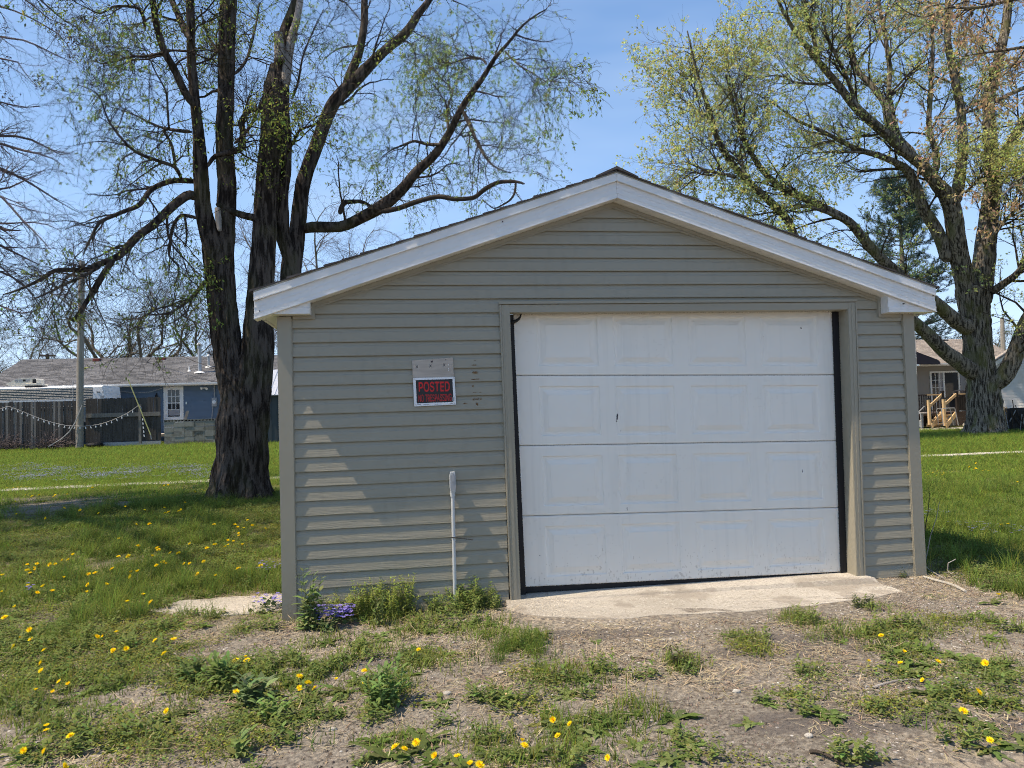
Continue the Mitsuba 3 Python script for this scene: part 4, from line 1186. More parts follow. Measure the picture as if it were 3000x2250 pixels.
# woodpile rack under a black cover beside it
cv = thing('covered_stack', 'dark heap under a black cover in front of the white house', 'heap')
u0, u1 = uz(2948, 1230, 1.0)[0], uz(3060, 1230, 1.0)[0]
zt = uz(2970, 1196, 1.0)[1]
m = trimesh.creation.box((1, 1, 1)).subdivide().subdivide().subdivide()
v = np.array(m.vertices)
v = v + 0.10 * (np.stack([meshkit.fbm(v * 3 + k * 5, 3, 40 + k) for k in range(3)], -1) - 0.5)
add('cover', (Wf.P(u0 + (u1 - u0) * (v[:, 0] + 0.5), 1.0 + 0.9 * v[:, 1], zg2 + (zt - zg2) * (v[:, 2] + 0.5)), np.array(m.faces)), 'black_plastic', cv)
r5 = np.random.default_rng(17)
for k in range(16):
    u = u0 + (u1 - u0) * r5.uniform(0, 0.6)
    z = zg2 + r5.uniform(0, 0.5)
    add('stick', tube([Wf.P(u, 1.5, z), Wf.P(u + r5.uniform(-.3, .3), 1.6, z + r5.uniform(.4, .9))], 0.016, 5), 'twig_bark' if k % 3 else 'zinc', cv)
lt = thing('wooden_trellis', 'small pale wooden trellis between the right tree and the dark heap', 'trellis')
u0, u1 = uz(2929, 1230, 1.2)[0], uz(2950, 1230, 1.2)[0]
zt = uz(2940, 1192, 1.2)[1]
for u in np.linspace(u0, u1, 4):
    add('slat', Wf.box(u, u + 0.025, 1.2, 1.22, zg2, zt), 'new_wood', lt)
for z in np.linspace(zg2 + 0.2, zt, 4):
    add('slat', Wf.box(u0, u1 + 0.025, 1.221, 1.235, z - 0.025, z), 'new_wood', lt)
rp = thing('utility_pole', 'reddish wooden utility pole with wires beyond the house at the right', 'pole')
q = at(2938, 1000, 62); qt = at(2936, 931, 62)
add('pole', tube([[q[0], q[1], 0], q.tolist(), qt.tolist()], [0.22, 0.18, 0.15], 10), "pole_wood", rp)
add('insulator', tube([qt - UP * 0.35, qt - UP * 0.35 + np.array([0.25, 0, 0])], 0.08, 8), 'grey_paint', rp)
wire('power_line', [at(2700, 1000, 75), at(2938, 938, 62), at(3080, 915, 55)], 0.25, 0.018, 'upper power line running to the utility pole at the right')
wire('power_line', [at(2938, 977, 62), at(3080, 958, 55)], 0.1, 0.018, 'lower power line right of the utility pole at the right')
# ------------------------------------------------------------------ trees
def resample(p, r, m):
    p, r = np.asarray(p, float), np.asarray(r, float)
    s = np.concatenate([[0], np.cumsum(np.linalg.norm(np.diff(p, axis=0), axis=1))])
    t = np.linspace(0, s[-1], m)
    return np.stack([PchipInterpolator(s, p[:, k])(t) for k in range(3)], -1), np.interp(t, s, r)


def grow(rng, P, R, per, t0, t1, length, spread, m, droop=0.0, lift=0.0, wiggle=0.25, rk=0.55, rmin=0.002, taper=0.3, falloff=0.5):
    """Side shoots of the polylines P (n, k, 3) with radii R: per shoots each, between the fractions t0 and t1."""
    n, k, _ = P.shape
    N = n * per
    i = np.repeat(np.arange(n), per)
    t = t0 + (t1 - t0) * ((np.tile(np.arange(per), n) + rng.random(N)) / per)
    x = t * (k - 1); a = np.minimum(x.astype(int), k - 2); f = (x - a)[:, None]
    base = P[i, a] * (1 - f) + P[i, a + 1] * f
    tan = unit(P[i, a + 1] - P[i, a])
    rad = R[i, a] * (1 - f[:, 0]) + R[i, a + 1] * f[:, 0]
    q = unit(np.cross(tan, rng.standard_normal((N, 3))))
    ang = np.radians(rng.uniform(spread[0], spread[1], N))[:, None]
    d = unit(tan * np.cos(ang) + q * np.sin(ang) + UP * lift)
    L = length * (1 - falloff * t) * rng.uniform(0.55, 1.25, N)
    out = [base]
    step = (L / (m - 1))[:, None]
    for j in range(m - 1):
        d = unit(d + wiggle * rng.standard_normal((N, 3)) * 0.6 - UP * droop * (j + 1) / m)
        out.append(out[-1] + d * step)
    Q = np.stack(out, 1)
    r0 = np.maximum(np.minimum(rad * rk, L * 0.018), rmin)
    return Q, np.maximum(r0[:, None] * np.linspace(1, taper, m), rmin * 0.7)


def leaves_on(rng, P, per, t0, size, width, base, hang=0.0, spread=0.03, amount=0.2, hue=0.08, keep=1.0):
    n, k, _ = P.shape
    i = np.repeat(np.arange(n), per)
    if keep < 1: i = i[rng.random(len(i)) < keep]
    N = len(i)
    t = rng.uniform(t0, 1.0, N); x = t * (k - 1); a = np.minimum(x.astype(int), k - 2); f = (x - a)[:, None]
    c = P[i, a] * (1 - f) + P[i, a + 1] * f + spread * rng.standard_normal((N, 3))
    d = unit(rng.standard_normal((N, 3)) + unit(P[i, a + 1] - P[i, a]) * 0.6 - UP * hang)
    nrm = unit(rng.standard_normal((N, 3)) + UP * 0.8)
    L = size * rng.uniform(0.55, 1.3, N)
    v, f_ = leaf_quads(c, d, nrm, L, L * width, 0.15)
    return v, f_, tint(rng, N, base, amount, hue)


def bark_tube(p, r, sides, rows, amp, seed, flare=None, freq=11.0):
    """A limb with ridged bark cut into its surface."""
    P, Rr = resample(p, r, rows)
    v, f = tubes(P[None], Rr[None], sides)
    v3 = v.reshape(rows, sides, 3)
    ctr = P[:, None]
    dirv = v3 - ctr
    close = np.ones(rows)
    if flare is None: close[:3] = (0.35, 0.75, 0.94)
    dirv = dirv * close[:, None, None]
    ang = np.arange(sides) * 2 * np.pi / sides
    arc = np.linspace(0, 1, rows) * np.linalg.norm(np.diff(P, axis=0), axis=1).sum()
    q = np.stack([np.broadcast_to(np.cos(ang) * freq * Rr.mean() * 1.1, (rows, sides)), np.broadcast_to(np.sin(ang) * freq * Rr.mean() * 1.1, (rows, sides)), np.broadcast_to(arc[:, None] * 2.0, (rows, sides))], -1)
    w = meshkit.fbm(q * 0.5 + 3, 2, seed + 7) - 0.5
    q2 = q + w[..., None] * 1.6
    rid = 1 - np.abs(meshkit.fbm(q2 * np.array([1.0, 1.0, 0.8]), 3, seed) - 0.5) * 3.2
    lump = meshkit.fbm(q * 0.22 + 9, 2, seed + 3) - 0.5
    k = 1 + amp * (0.5 - rid)[..., None] + 0.07 * lump[..., None]
    v3 = ctr + dirv * k
    if flare is not None:
        v3 = flare(v3, ctr, ang)
    return v3.reshape(-1, 3), f


def traced(pts, y0, y1, wscale=1.0):
    """A limb read off the photograph: (px, py, width in px); its distance runs from y0 to y1 metres."""
    n = len(pts)
    out, rad = [], []
    for k, (px, py, w) in enumerate(pts):
        y = y0 + (y1 - y0) * k / max(n - 1, 1)
        out.append(at(px, py, y))
        rad.append(0.5 * w * wscale * y / FOC)
    return np.array(out), np.array(rad)


def r1(*p): return [(x * .452, y * .452, w * .452) for x, y, w in p]
def r2(*p): return [(1000 + x * .452, y * .452, w * .452) for x, y, w in p]
def r3(*p): return [(2000 + x * .452, y * .452, w * .452) for x, y, w in p]
def r4(*p): return [(x * .452, 750 + y * .452, w * .452) for x, y, w in p]
def r6(*p): return [(2000 + x * .452, 750 + y * .452, w * .452) for x, y, w in p]


def lengthen(pts, n=2, step=420):
    """Carries a limb that leaves the top of the photograph on upwards."""
    (xa, ya, wa), (xb, yb, wb) = pts[-2], pts[-1]
    dx, dy = xb - xa, yb - ya
    s = step / max(math.hypot(dx, dy), 1)
    for k in range(1, n + 1):
        pts = pts + [(xb + dx * s * k * 0.7, yb + dy * s * k, wb * (1 - 0.38 * k))]
    return pts


def root_flare(base, height, amount, lobes, seed):
    rr = np.random.default_rng(seed)
    ph = rr.uniform(0, 2 * np.pi, 4)

    def f(v3, ctr, ang):
        h = np.clip((ctr[..., 2] - base) / height, 0, 1)
        k = amount * (1 - h) ** 2.4
        lob = 1 + 0.45 * np.cos(lobes * ang + ph[0]) + 0.35 * np.cos((lobes + 2) * ang + ph[1])
        return ctr + (v3 - ctr) * np.stack([1 + k * lob, 1 + k * lob, np.ones_like(k * lob)], -1)
    return f


# --- the big tree left of the garage
YB = 12.56
rng = np.random.default_rng(21)
base_z = float(gz(*at(715, 1460, YB)[:2])) - 0.12
tk = thing('big_tree', 'large dark forked tree with thin green spring leaves left of the garage', 'tree')
stemA = r4((1560, 1640, 330), (1560, 1450, 322), (1570, 1250, 318), (1568, 1050, 312), (1560, 930, 250), (1510, 780, 200), (1478, 600, 182), (1440, 300, 180), (1415, 0, 186))
stemA += r1((1410, 1580, 190), (1412, 1500, 120), (1414, 1440, 30))
stemB = r4((1582, 1500, 130), (1590, 1300, 225), (1610, 1050, 258), (1640, 850, 235), (1672, 600, 205), (1685, 300, 172), (1700, 60, 160)) + r1((1712, 1520, 148), (1725, 1250, 140), (1760, 950, 150), (1785, 700, 172), (1795, 560, 160), (1800, 430, 100))
YL = {}
limbs = []          # (points, radii, leafy part)
ms = []
p, r = traced(stemA, YB, YB + 0.1)
p[0, 2] = base_z
ms.append(bark_tube(p, r, 260, 380, 0.10, 3, root_flare(base_z, 1.0, 0.42, 5, 4), 22))
p, r = traced(stemB, YB - 0.02, YB + 0.25)
ms.append(bark_tube(p, r, 190, 340, 0.11, 5, None, 26))
L1 = lengthen(r1((1420, 1760, 110), (1398, 1640, 140), (1345, 1480, 120), (1312, 1300, 104), (1300, 1100, 92), (1290, 900, 78), (1268, 700, 66), (1242, 400, 56), (1235, 150, 52), (1230, 0, 50)))
L2 = lengthen(r1((1420, 1760, 120), (1440, 1640, 150), (1462, 1480, 120), (1470, 1200, 116), (1455, 900, 108), (1465, 600, 106), (1470, 300, 106), (1480, 0, 108)))
Rr = lengthen(r1((1795, 720, 120), (1808, 560, 100), (1830, 330, 92), (1850, 200, 76), (1890, 100, 66), (1925, 0, 64)))
R1b = r1((1905, 1790, 70), (1875, 1659, 92), (1828, 1500, 92), (1822, 1280, 90), (1845, 1100, 84), (1850, 900, 80), (1840, 740, 70))
R2 = r1((1900, 1659, 130), (1930, 1470, 104), (1962, 1200, 92), (2050, 950, 88), (2150, 690, 84)) + r2((110, 500, 84), (280, 330, 62), (420, 210, 60), (500, 90, 48), (570, 0, 40))
R2 = r4((1880, 330, 130), (1885, 120, 128)) + R2
R2 = lengthen(R2)
big = [(L1, YB, YB - 0.7), (L2, YB, YB + 0.2), (Rr, YB + 0.2, YB + 0.6), (R1b, YB + 0.55, YB + 0.4), (R2, YB + 0.5, YB + 1.6)]
for k, (l, a, c) in enumerate(big):
    p, r = traced(l, a, c)
    ms.append(bark_tube(p, r, 72, 200, 0.13, 11 + k, None, 26))
    limbs.append((p, r))
mid = [
    (r1((1930, 1500, 80), (2000, 1475, 74), (2200, 1470, 72)) + r2((150, 1400, 78), (260, 1340, 84), (400, 1220, 72), (480, 1120, 62), (600, 1010, 56), (700, 860, 50), (780, 700, 44), (920, 500, 34), (1000, 370, 26), (1090, 270, 20), (1170, 170, 15), (1330, 60, 8)), YB + 0.9, YB - 1.6),
    (r1((1268, 700, 52), (1195, 590, 50), (1130, 450, 48), (1060, 320, 46), (1012, 150, 42), (990, 0, 40), (975, -300, 26), (960, -700, 8)), YB - 0.45, YB - 1.4),
    (r1((1240, 260, 44), (1190, 180, 42), (1145, 70, 40), (1115, 0, 38), (1060, -300, 22), (1040, -600, 8)), YB - 0.6, YB + 0.4),
    (r2((10, 610, 50), (50, 500, 60), (120, 320, 54), (150, 120, 48), (150, 0, 44), (160, -350, 26), (180, -700, 8)), YB + 1.1, YB + 2.0),
    (r1((1300, 1290, 64), (1240, 1265, 62), (1150, 1310, 58), (1000, 1450, 52), (870, 1550, 48)) + r4((770, 0, 42), (650, 50, 40), (540, 90, 34), (380, 90, 28), (250, 160, 22), (130, 215, 15), (20, 250, 8)), YB - 0.1, YB - 2.4),
    (r4((740, 20, 36), (660, 130, 34), (600, 230, 32), (540, 330, 28), (470, 425, 22)), YB - 1.3, YB - 1.6),
    (r4((660, 60, 24), (540, 130, 22), (450, 170, 18), (330, 230, 14), (210, 282, 7)), YB - 1.5, YB - 2.6),
    (r1((1280, 1180, 40), (1180, 1170, 36), (1080, 1182, 34), (980, 1230, 32), (900, 1330, 30), (780, 1380, 26), (640, 1450, 22), (580, 1560, 14), (540, 1650, 8)), YB - 0.1, YB - 1.7),
    (r1((1180, 1170, 24), (1140, 1090, 26), (1020, 1040, 22), (900, 995, 20), (790, 900, 16), (690, 750, 12), (640, 620, 9), (500, 550, 5)), YB - 0.5, YB - 2.2),
    (r1((1140, 1090, 20), (1118, 960, 19), (1060, 850, 17), (1095, 825, 14), (1080, 620, 12), (1000, 450, 9), (930, 300, 6), (780, 140, 4)), YB - 0.6, YB - 1.4),
    (r1((1240, 855, 26), (1150, 845, 22), (1060, 830, 18), (960, 790, 13), (860, 740, 9), (700, 690, 5)), YB - 0.3, YB + 0.9),
    (r1((1060, 340, 22), (950, 365, 18), (840, 370, 14), (700, 410, 9), (600, 390, 5)), YB - 0.9, YB + 0.3),
    (r1((940, 190, 24), (900, 60, 20), (760, 40, 15), (620, 80, 10), (480, 10, 6)), YB - 1.0, YB - 2.2),
    (r1((1350, 1080, 26), (1400, 1010, 28), (1480, 990, 40), (1560, 960, 44), (1575, 860, 40), (1560, 800, 34), (1620, 720, 30), (1690, 710, 30)), YB - 0.4, YB + 0.1),
    (r1((1520, 930, 22), (1620, 820, 20), (1700, 660, 16), (1760, 560, 10)), YB - 0.5, YB - 1.1),
    (r1((1400, 1320, 30), (1500, 1370, 44), (1640, 1410, 50), (1700, 1420, 52)), YB - 0.1, YB + 0.1),
    (r1((1860, 1000, 22), (1900, 920, 20), (1950, 840, 17), (2030, 810, 12), (2120, 740, 8), (2230, 700, 5)), YB + 0.2, YB - 1.0),
    (r1((1890, 640, 16), (1930, 540, 15), (1960, 380, 12), (2030, 200, 9), (2100, 60, 6)), YB + 0.4, YB - 0.4),
    (r2((-10, 1390, 34), (30, 1310, 30), (110, 1305, 24), (200, 1345, 18)), YB + 0.7, YB + 0.5),
    (r2((790, 720, 28), (840, 830, 24), (900, 960, 18), (980, 1070, 12), (1100, 1120, 7)), YB - 1.0, YB - 1.9),
    (r2((640, 935, 22), (560, 935, 20), (450, 920, 17), (350, 960, 10), (250, 1030, 6)), YB - 0.6, YB + 0.5),
    (r2((690, 850, 16), (690, 700, 14), (720, 600, 11), (640, 500, 8), (560, 420, 5)), YB - 0.8, YB + 0.2),
    (r2((940, 420, 18), (900, 380, 15), (800, 380, 12), (690, 420, 8), (600, 400, 5)), YB - 1.1, YB - 0.2),
    (r2((1060, 330, 14), (1150, 420, 11), (1250, 480, 8), (1360, 560, 5)), YB - 1.4, YB - 2.2),
    (r2((1120, 220, 12), (1200, 250, 10), (1300, 270, 7), (1400, 250, 5)), YB - 1.4, YB - 0.9),
    (r4((1330, 160, 30), (1270, 240, 26), (1180, 320, 20), (1090, 370, 15), (960, 380, 8)), YB - 0.1, YB - 1.4),
    (r1((1290, 1420, 24), (1190, 1395, 24), (1115, 1490, 20), (1095, 1640, 16)) + r4((1160, 90, 10), (1130, 200, 6)), YB - 0.2, YB - 0.9),
    (r1((1195, 1400, 16), (1210, 1500, 14), (1200, 1600, 10)), YB - 0.4, YB - 0.3),
    (r1((1480, 420, 26), (1410, 330, 22), (1350, 230, 16), (1300, 60, 10)), YB + 0.2, YB + 1.4),
    (r1((1520, 480, 22), (1600, 380, 18), (1650, 200, 14), (1680, 20, 10)), YB + 0.2, YB + 1.6),
]
for k, (l, a, c) in enumerate(mid):
    p, r = traced(l, a, c)
    ms.append(bark_tube(p, r, 14, 46, 0.10, 31 + k, None, 26))
    limbs.append((p, r))
add('trunk', cat(*ms), 'dark_bark', tk, smooth=True)
dead = [(r1((1850, 570, 62), (1860, 440, 60), (1890, 250, 52), (1930, 100, 46), (1950, -60, 40)), YB + 0.12, YB + 0.3),
        (r1((1815, 400, 70), (1810, 300, 66), (1805, 215, 56)), YB + 0.1, YB + 0.1),
        (r1((1425, 1500, 28), (1415, 1420, 40), (1410, 1350, 36)), YB - 0.32, YB - 0.25)]
for k, (l, a, c) in enumerate(dead):
    p, r = traced(l, a, c)
    tag(add('bare_limb', bark_tube(p, r, 20, 40, 0.05, 61 + k, None, 14), 'dead_wood', tk, smooth=True), 'pale dead wood without bark high on the trunk')
dl2 = [(r2((250, 1375, 36), (350, 1355, 34), (480, 1310, 33), (620, 1275, 31), (740, 1290, 31), (850, 1283, 30), (940, 1220, 30), (1020, 1182, 26), (1110, 1176, 22), (1185, 1192, 12)), YB - 0.1, YB - 1.2),
       (r2((1130, 1182, 16), (1125, 1240, 15), (1100, 1290, 14), (1050, 1325, 12), (990, 1350, 9), (950, 1325, 7), (915, 1290, 4)), YB - 1.15, YB - 1.4),
       (r2((1125, 1240, 7), (1150, 1275, 6), (1175, 1312, 4)), YB - 1.2, YB - 1.3),
       (r2((1000, 1345, 8), (990, 1380, 5)), YB - 1.3, YB - 1.3)]
dm = []
for k, (l, a, c) in enumerate(dl2):
    p, r = traced(l, a, c)
    dm.append(bark_tube(p, r, 12, 50, 0.10, 71 + k, None, 26))
tag(add('dead_branch', cat(*dm), 'twig_bark', tk, smooth=True), 'leafless dead branch arching over the garage roof')


def stack_limbs(ls, m=24):
    q = [resample(p, r, m) for p, r in ls]
    return np.stack([x[0] for x in q]), np.stack([x[1] for x in q])


twigs, lv = [], []
gA = [limbs[i] for i in (0, 1, 2, 4)]                            # the thick stems
gB = limbs[5:]
PA, RA = stack_limbs(gA, 40)
PB, RB_ = stack_limbs(gB, 24)
sA, sAr = grow(rng, PA, RA, 16, 0.30, 1.0, 1.7, (45, 85), 9, 0.10, 0.05, 0.35, 0.25, 0.006, 0.25)
wl = np.array([np.linalg.norm(np.diff(p, axis=0), axis=1).sum() for p in PB])
ok = wl > 1.2
sB, sBr = grow(rng, PB[ok], RB_[ok], 13, 0.15, 1.0, 1.15, (35, 80), 8, 0.12, 0.0, 0.35, 0.5, 0.005, 0.25, 0.35)
S1 = [(sA, sAr), (sB, sBr)]
fine_all, mid_all = [], []
for q, qr in S1:
    twigs.append(tubes(q, qr, 5))
    m2, m2r = grow(rng, q, qr, 7, 0.15, 1.0, 0.66, (30, 75), 6, 0.22, 0.0, 0.38, 0.6, 0.0042, 0.45, 0.35)
    twigs.append(tubes(m2, m2r, 3))
    f3, f3r = grow(rng, m2, m2r, 3, 0.15, 1.0, 0.38, (25, 70), 5, 0.40, -0.1, 0.40, 0.7, 0.0027, 0.6, 0.3)
    twigs.append(tubes(f3, f3r, 3))
    fine_all.append(f3)
tg, tgr = grow(rng, PB, RB_, 16, 0.1, 1.0, 0.5, (30, 85), 5, 0.15, 0.1, 0.35, 0.3, 0.0024, 0.5, 0.2)
twigs.append(tubes(tg, tgr, 3))
add('branches', cat(*twigs), 'twig_bark', tk)
F3 = np.concatenate(fine_all)
F3 = F3[:, :]
# leaves come in patches: some sprays are still bare
w = meshkit.fbm(F3[:, 2] * 0.85 + 3.0, 3, 77)
ctr = F3[:, 2]
dens = np.clip((w - 0.42) * 4.0, 0.05, 0.8) * np.where((ctr[:, 2] < 5.2) & (ctr[:, 0] < -5.5), .35, 1)
tgt = at(1400, 300, YB)                                                   # leafier towards the right-hand limb
dens = np.clip(dens + 0.45 * np.exp(-((ctr[:, 0] - tgt[0]) / 1.6) ** 2 - ((ctr[:, 2] - tgt[2]) / 2.2) ** 2), 0, 1)
keep = rng.random(len(F3)) < dens
la = leaves_on(rng, F3[keep], 7, 0.45, 0.056, 0.45, (0.27, 0.34, 0.085), 0.7, 0.024, 0.30, 0.12)
lb = leaves_on(rng, tg, 3, 0.2, 0.032, 0.45, (0.33, 0.39, 0.085), 0.2, 0.02, 0.25, 0.10, 0.45)
k_ = add('crown', cat(la[:2], lb[:2]), 'leaf', tk, color=np.vstack([la[2], lb[2]]))
labels[k_] = {'kind': 'stuff'}
print('left tree', sum(len(t[1]) for t in twigs), len(la[1]) + len(lb[1]))

# --- the maple at the right
YR = 27.4
rng = np.random.default_rng(33)
base_z = float(gz(*at(2880, 1274, YR)[:2])) - 0.15
mp = thing('maple_tree', 'broad maple with pale yellow green new leaves at the right behind the garage', 'tree')
ms, limbs = [], []
tr = r6((1965, 1230, 225), (1960, 1080, 205), (1955, 950, 200), (1940, 800, 175), (1915, 600, 165), (1900, 420, 168), (1885, 300, 180), (1870, 200, 190))
p, r = traced(tr, YR, YR)
p[0, 2] = base_z
ms.append(bark_tube(p, r, 170, 240, 0.11, 81, root_flare(base_z, 1.2, 0.34, 5, 6), 20))
mbig = [
    (r6((1860, 330, 120),) + r3((1800, 1690, 118), (1775, 1560, 112), (1755, 1400, 110), (1720, 1280, 104), (1640, 1180, 80), (1540, 1060, 72), (1450, 990, 68), (1330, 880, 64), (1200, 770, 58), (1100, 670, 54), (1000, 540, 46), (880, 400, 38), (780, 270, 32), (700, 160, 26), (640, 50, 22), (560, -200, 14), (500, -500, 5)), YR, YR - 3.4),
    (r3((1750, 1330, 84), (1775, 1260, 80), (1802, 1100, 66), (1815, 900, 58), (1800, 700, 52), (1762, 500, 48), (1722, 300, 42), (1720, 50, 38), (1720, -300, 24), (1730, -700, 6)), YR, YR + 1.4),
    (r6((1920, 350, 150),) + r3((1955, 1659, 132), (1985, 1400, 114), (2010, 1150, 100), (1992, 900, 82), (1985, 650, 72), (2045, 400, 62), (2100, 120, 54), (2120, -200, 36), (2130, -650, 8)), YR + 0.2, YR + 0.6),
    (r3((2000, 1130, 66), (2080, 1000, 66), (2170, 850, 62), (2260, 700, 56), (2400, 450, 46), (2520, 150, 30), (2600, -200, 8)), YR + 0.3, YR - 1.0),
    (r6((1900, 780, 120), (1830, 715, 104), (1700, 620, 90), (1580, 500, 80), (1490, 420, 74), (1380, 330, 70)) + r3((1040, 1800, 66), (860, 1660, 62), (740, 1560, 56), (680, 1430, 52), (560, 1300, 50), (480, 1230, 48), (400, 1150, 46), (300, 1030, 42), (210, 860, 36), (170, 700, 30), (130, 600, 24), (90, 450, 17), (30, 200, 9)), YR, YR - 4.5),
    (r6((1890, 480, 120), (1800, 440, 98), (1700, 360, 86), (1620, 290, 80), (1520, 210, 74)) + r3((1310, 1700, 66), (1190, 1570, 60), (1080, 1440, 56), (960, 1370, 52), (800, 1290, 48), (620, 1200, 42), (500, 1080, 36), (400, 900, 28), (340, 700, 21), (280, 480, 12)), YR, YR - 3.0),
    (r6((1960, 870, 130), (2010, 830, 118), (2070, 790, 112), (2150, 650, 104), (2230, 440, 98), (2330, 250, 90), (2420, 0, 76), (2520, -300, 50), (2600, -600, 20)), YR + 0.1, YR - 2.0),
    (r3((1720, 1700, 84), (1650, 1500, 78), (1560, 1350, 74), (1505, 1200, 66), (1450, 1100, 56), (1380, 1055, 44), (1280, 1012, 38), (1120, 962, 32), (1000, 900, 28), (880, 840, 24), (740, 780, 17), (600, 680, 10), (460, 600, 5)), YR - 0.1, YR - 2.4),
    (r3((1610, 1150, 46), (1645, 1080, 42), (1640, 980, 38), (1600, 850, 34), (1608, 600, 29), (1620, 300, 24), (1610, 50, 18), (1600, -250, 6)), YR - 0.4, YR + 1.0),
    (r3((1420, 960, 46), (1330, 780, 50), (1320, 700, 46), (1230, 560, 42), (1130, 450, 38), (1080, 250, 32), (1072, 0, 27), (1060, -350, 8)), YR - 1.0, YR + 0.6),
    (r3((1510, 990, 46), (1400, 880, 36), (1340, 640, 32), (1340, 420, 30), (1300, 160, 26), (1270, 0, 22), (1250, -350, 6)), YR - 0.6, YR + 1.6),
    (r3((1120, 680, 28), (1085, 560, 26), (1040, 450, 24), (960, 290, 20), (920, 170, 16), (900, 20, 8)), YR - 2.0, YR - 3.2),
    (r3((890, 410, 26), (850, 260, 24), (820, 130, 21), (790, 0, 18), (770, -300, 5)), YR - 2.8, YR - 2.0),
    (r3((980, 530, 20), (860, 545, 18), (740, 535, 15), (620, 490, 11), (480, 500, 6), (400, 480, 4)), YR - 2.4, YR - 3.6),
    (r3((350, 1150, 26), (250, 1125, 22), (140, 1100, 18), (60, 1065, 12), (0, 1045, 6)), YR - 4.0, YR - 4.6),
    (r3((230, 870, 20), (160, 760, 17), (60, 690, 12), (-60, 600, 6)), YR - 4.2, YR - 3.4),
    (r3((420, 1160, 22), (370, 1050, 18), (330, 980, 12)), YR - 4.0, YR - 3.2),
    (r3((1080, 1450, 26), (940, 1380, 22), (760, 1330, 17), (600, 1370, 12), (340, 1410, 7)), YR - 1.8, YR - 3.6),
    (r3((520, 1090, 20), (420, 960, 16), (380, 760, 12), (280, 420, 6)), YR - 2.6, YR - 4.2),
    (r3((1280, 990, 16), (1100, 985, 16), (940, 985, 13), (820, 1000, 6)), YR - 1.6, YR - 2.8),
    (r3((1830, 1250, 20), (1900, 1180, 14), (1980, 1100, 9)), YR, YR - 1.0),
    (r6((1990, 240, 54), (2080, 180, 48), (2160, 120, 42), (2230, 30, 34), (2330, -120, 22), (2420, -300, 8)), YR - 0.1, YR - 2.0),
    (r3((2000, 1560, 30), (2070, 1450, 26), (2140, 1380, 20), (2240, 1300, 12)), YR, YR - 1.5),
]
for k, (l, a, c) in enumerate(mbig):
    p, r = traced(l, a, c)
    ms.append(bark_tube(p, r, 30 if k < 8 else 12, 110 if k < 8 else 50, 0.10, 91 + k, None, 15))
    limbs.append((p, r))
add('trunk', cat(*ms), 'mossy_bark', mp, smooth=True)
PB, RB_ = stack_limbs(limbs, 30)
sB, sBr = grow(rng, PB, RB_, 21, 0.18, 1.0, 2.7, (25, 70), 8, 0.0, 0.22, 0.28, 0.45, 0.008, 0.25, 0.35)
m2, m2r = grow(rng, sB, sBr, 8, 0.2, 1.0, 1.15, (25, 65), 6, 0.03, 0.15, 0.3, 0.6, 0.004, 0.4, 0.3)
f3, f3r = grow(rng, m2, m2r, 4, 0.2, 1.0, 0.50, (20, 60), 4, 0.03, 0.12, 0.3, 0.7, 0.0022, 0.6, 0.3)
tw = [tubes(sB, sBr, 4), tubes(m2, m2r, 3), tubes(f3, f3r, 3)]
add('branches', cat(*tw), 'twig_bark', mp)
f3 = f3[rng.random(len(f3)) < np.clip((meshkit.fbm(f3[:, 2] * 0.5 + 3, 3, 8) - .30) * 3.2, .25, 1)]
l1 = leaves_on(rng, f3, 8, 0.7, 0.092, 0.62, (0.54, 0.57, 0.21), 0.1, 0.045, 0.25, 0.10)
l2 = leaves_on(rng, m2, 6, 0.75, 0.080, 0.6, (0.46, 0.46, 0.15), 0.1, 0.05, 0.25, 0.12, 0.7)
k_ = add('crown', cat(l1[:2], l2[:2]), 'leaf', mp, color=np.vstack([l1[2], l2[2]]))
labels[k_] = {'kind': 'stuff'}
print('maple', sum(len(t[1]) for t in tw), len(l1[1]) + len(l2[1]))

# --- the oak whose branches come in from the right, still with last year's brown leaves
YO = 15.5
rng = np.random.default_rng(44)
ok_ = thing('oak_tree', 'oak branches with dry brown leaves reaching in at the upper right edge', 'tree')
ob = [
    ([(3700, 1420, 190), (3690, 1000, 170), (3660, 400, 140), (3600, -200, 110), (3500, -900, 60)], YO, YO),
    ([(3670, 700, 100), (3350, 430, 56)] + r3((2560, 470, 34), (2212, 570, 28), (2000, 670, 22), (1800, 750, 13), (1640, 900, 6)), YO, YO - 1.2),
    ([(3640, 250, 90), (3300, 60, 50)] + r3((2450, -50, 30), (2150, -5, 26), (1900, 50, 20), (1720, 50, 14), (1540, 110, 8), (1380, 20, 5)), YO, YO - 1.6),
    ([(3650, 350, 80), (3300, 250, 46)] + r3((2400, 330, 28), (2250, 300, 24), (2050, 330, 16), (1900, 350, 9), (1740, 380, 4)), YO, YO + 1.0),
    ([(3680, 820, 80), (3400, 700, 46)] + r3((2600, 900, 26), (2400, 1000, 20), (2200, 1150, 14), (2090, 1250, 8), (2040, 1330, 4)), YO, YO - 0.5),
    ([(3620, 100, 80), (3250, -200, 44)] + r3((2300, -260, 24), (2050, -150, 18), (1850, -60, 10), (1700, 100, 4)), YO, YO - 0.5),
]
ms, limbs = [], []
for k, (l, a, c) in enumerate(ob):
    p, r = traced(l, a, c)
    if k == 0: p[0, 2] = float(gz(p[0, 0], p[0, 1])) - 0.1
    ms.append(bark_tube(p, r, 24, 70, 0.08, 121 + k, None, 16)); limbs.append((p, r))
add('trunk', cat(*ms), 'mossy_bark', ok_, smooth=True)
PB, RB_ = stack_limbs(limbs[1:], 26)
sB, sBr = grow(rng, PB, RB_, 34, 0.25, 1.0, 1.3, (30, 75), 7, 0.05, 0.05, 0.32, 0.5, 0.005, 0.3, 0.3)
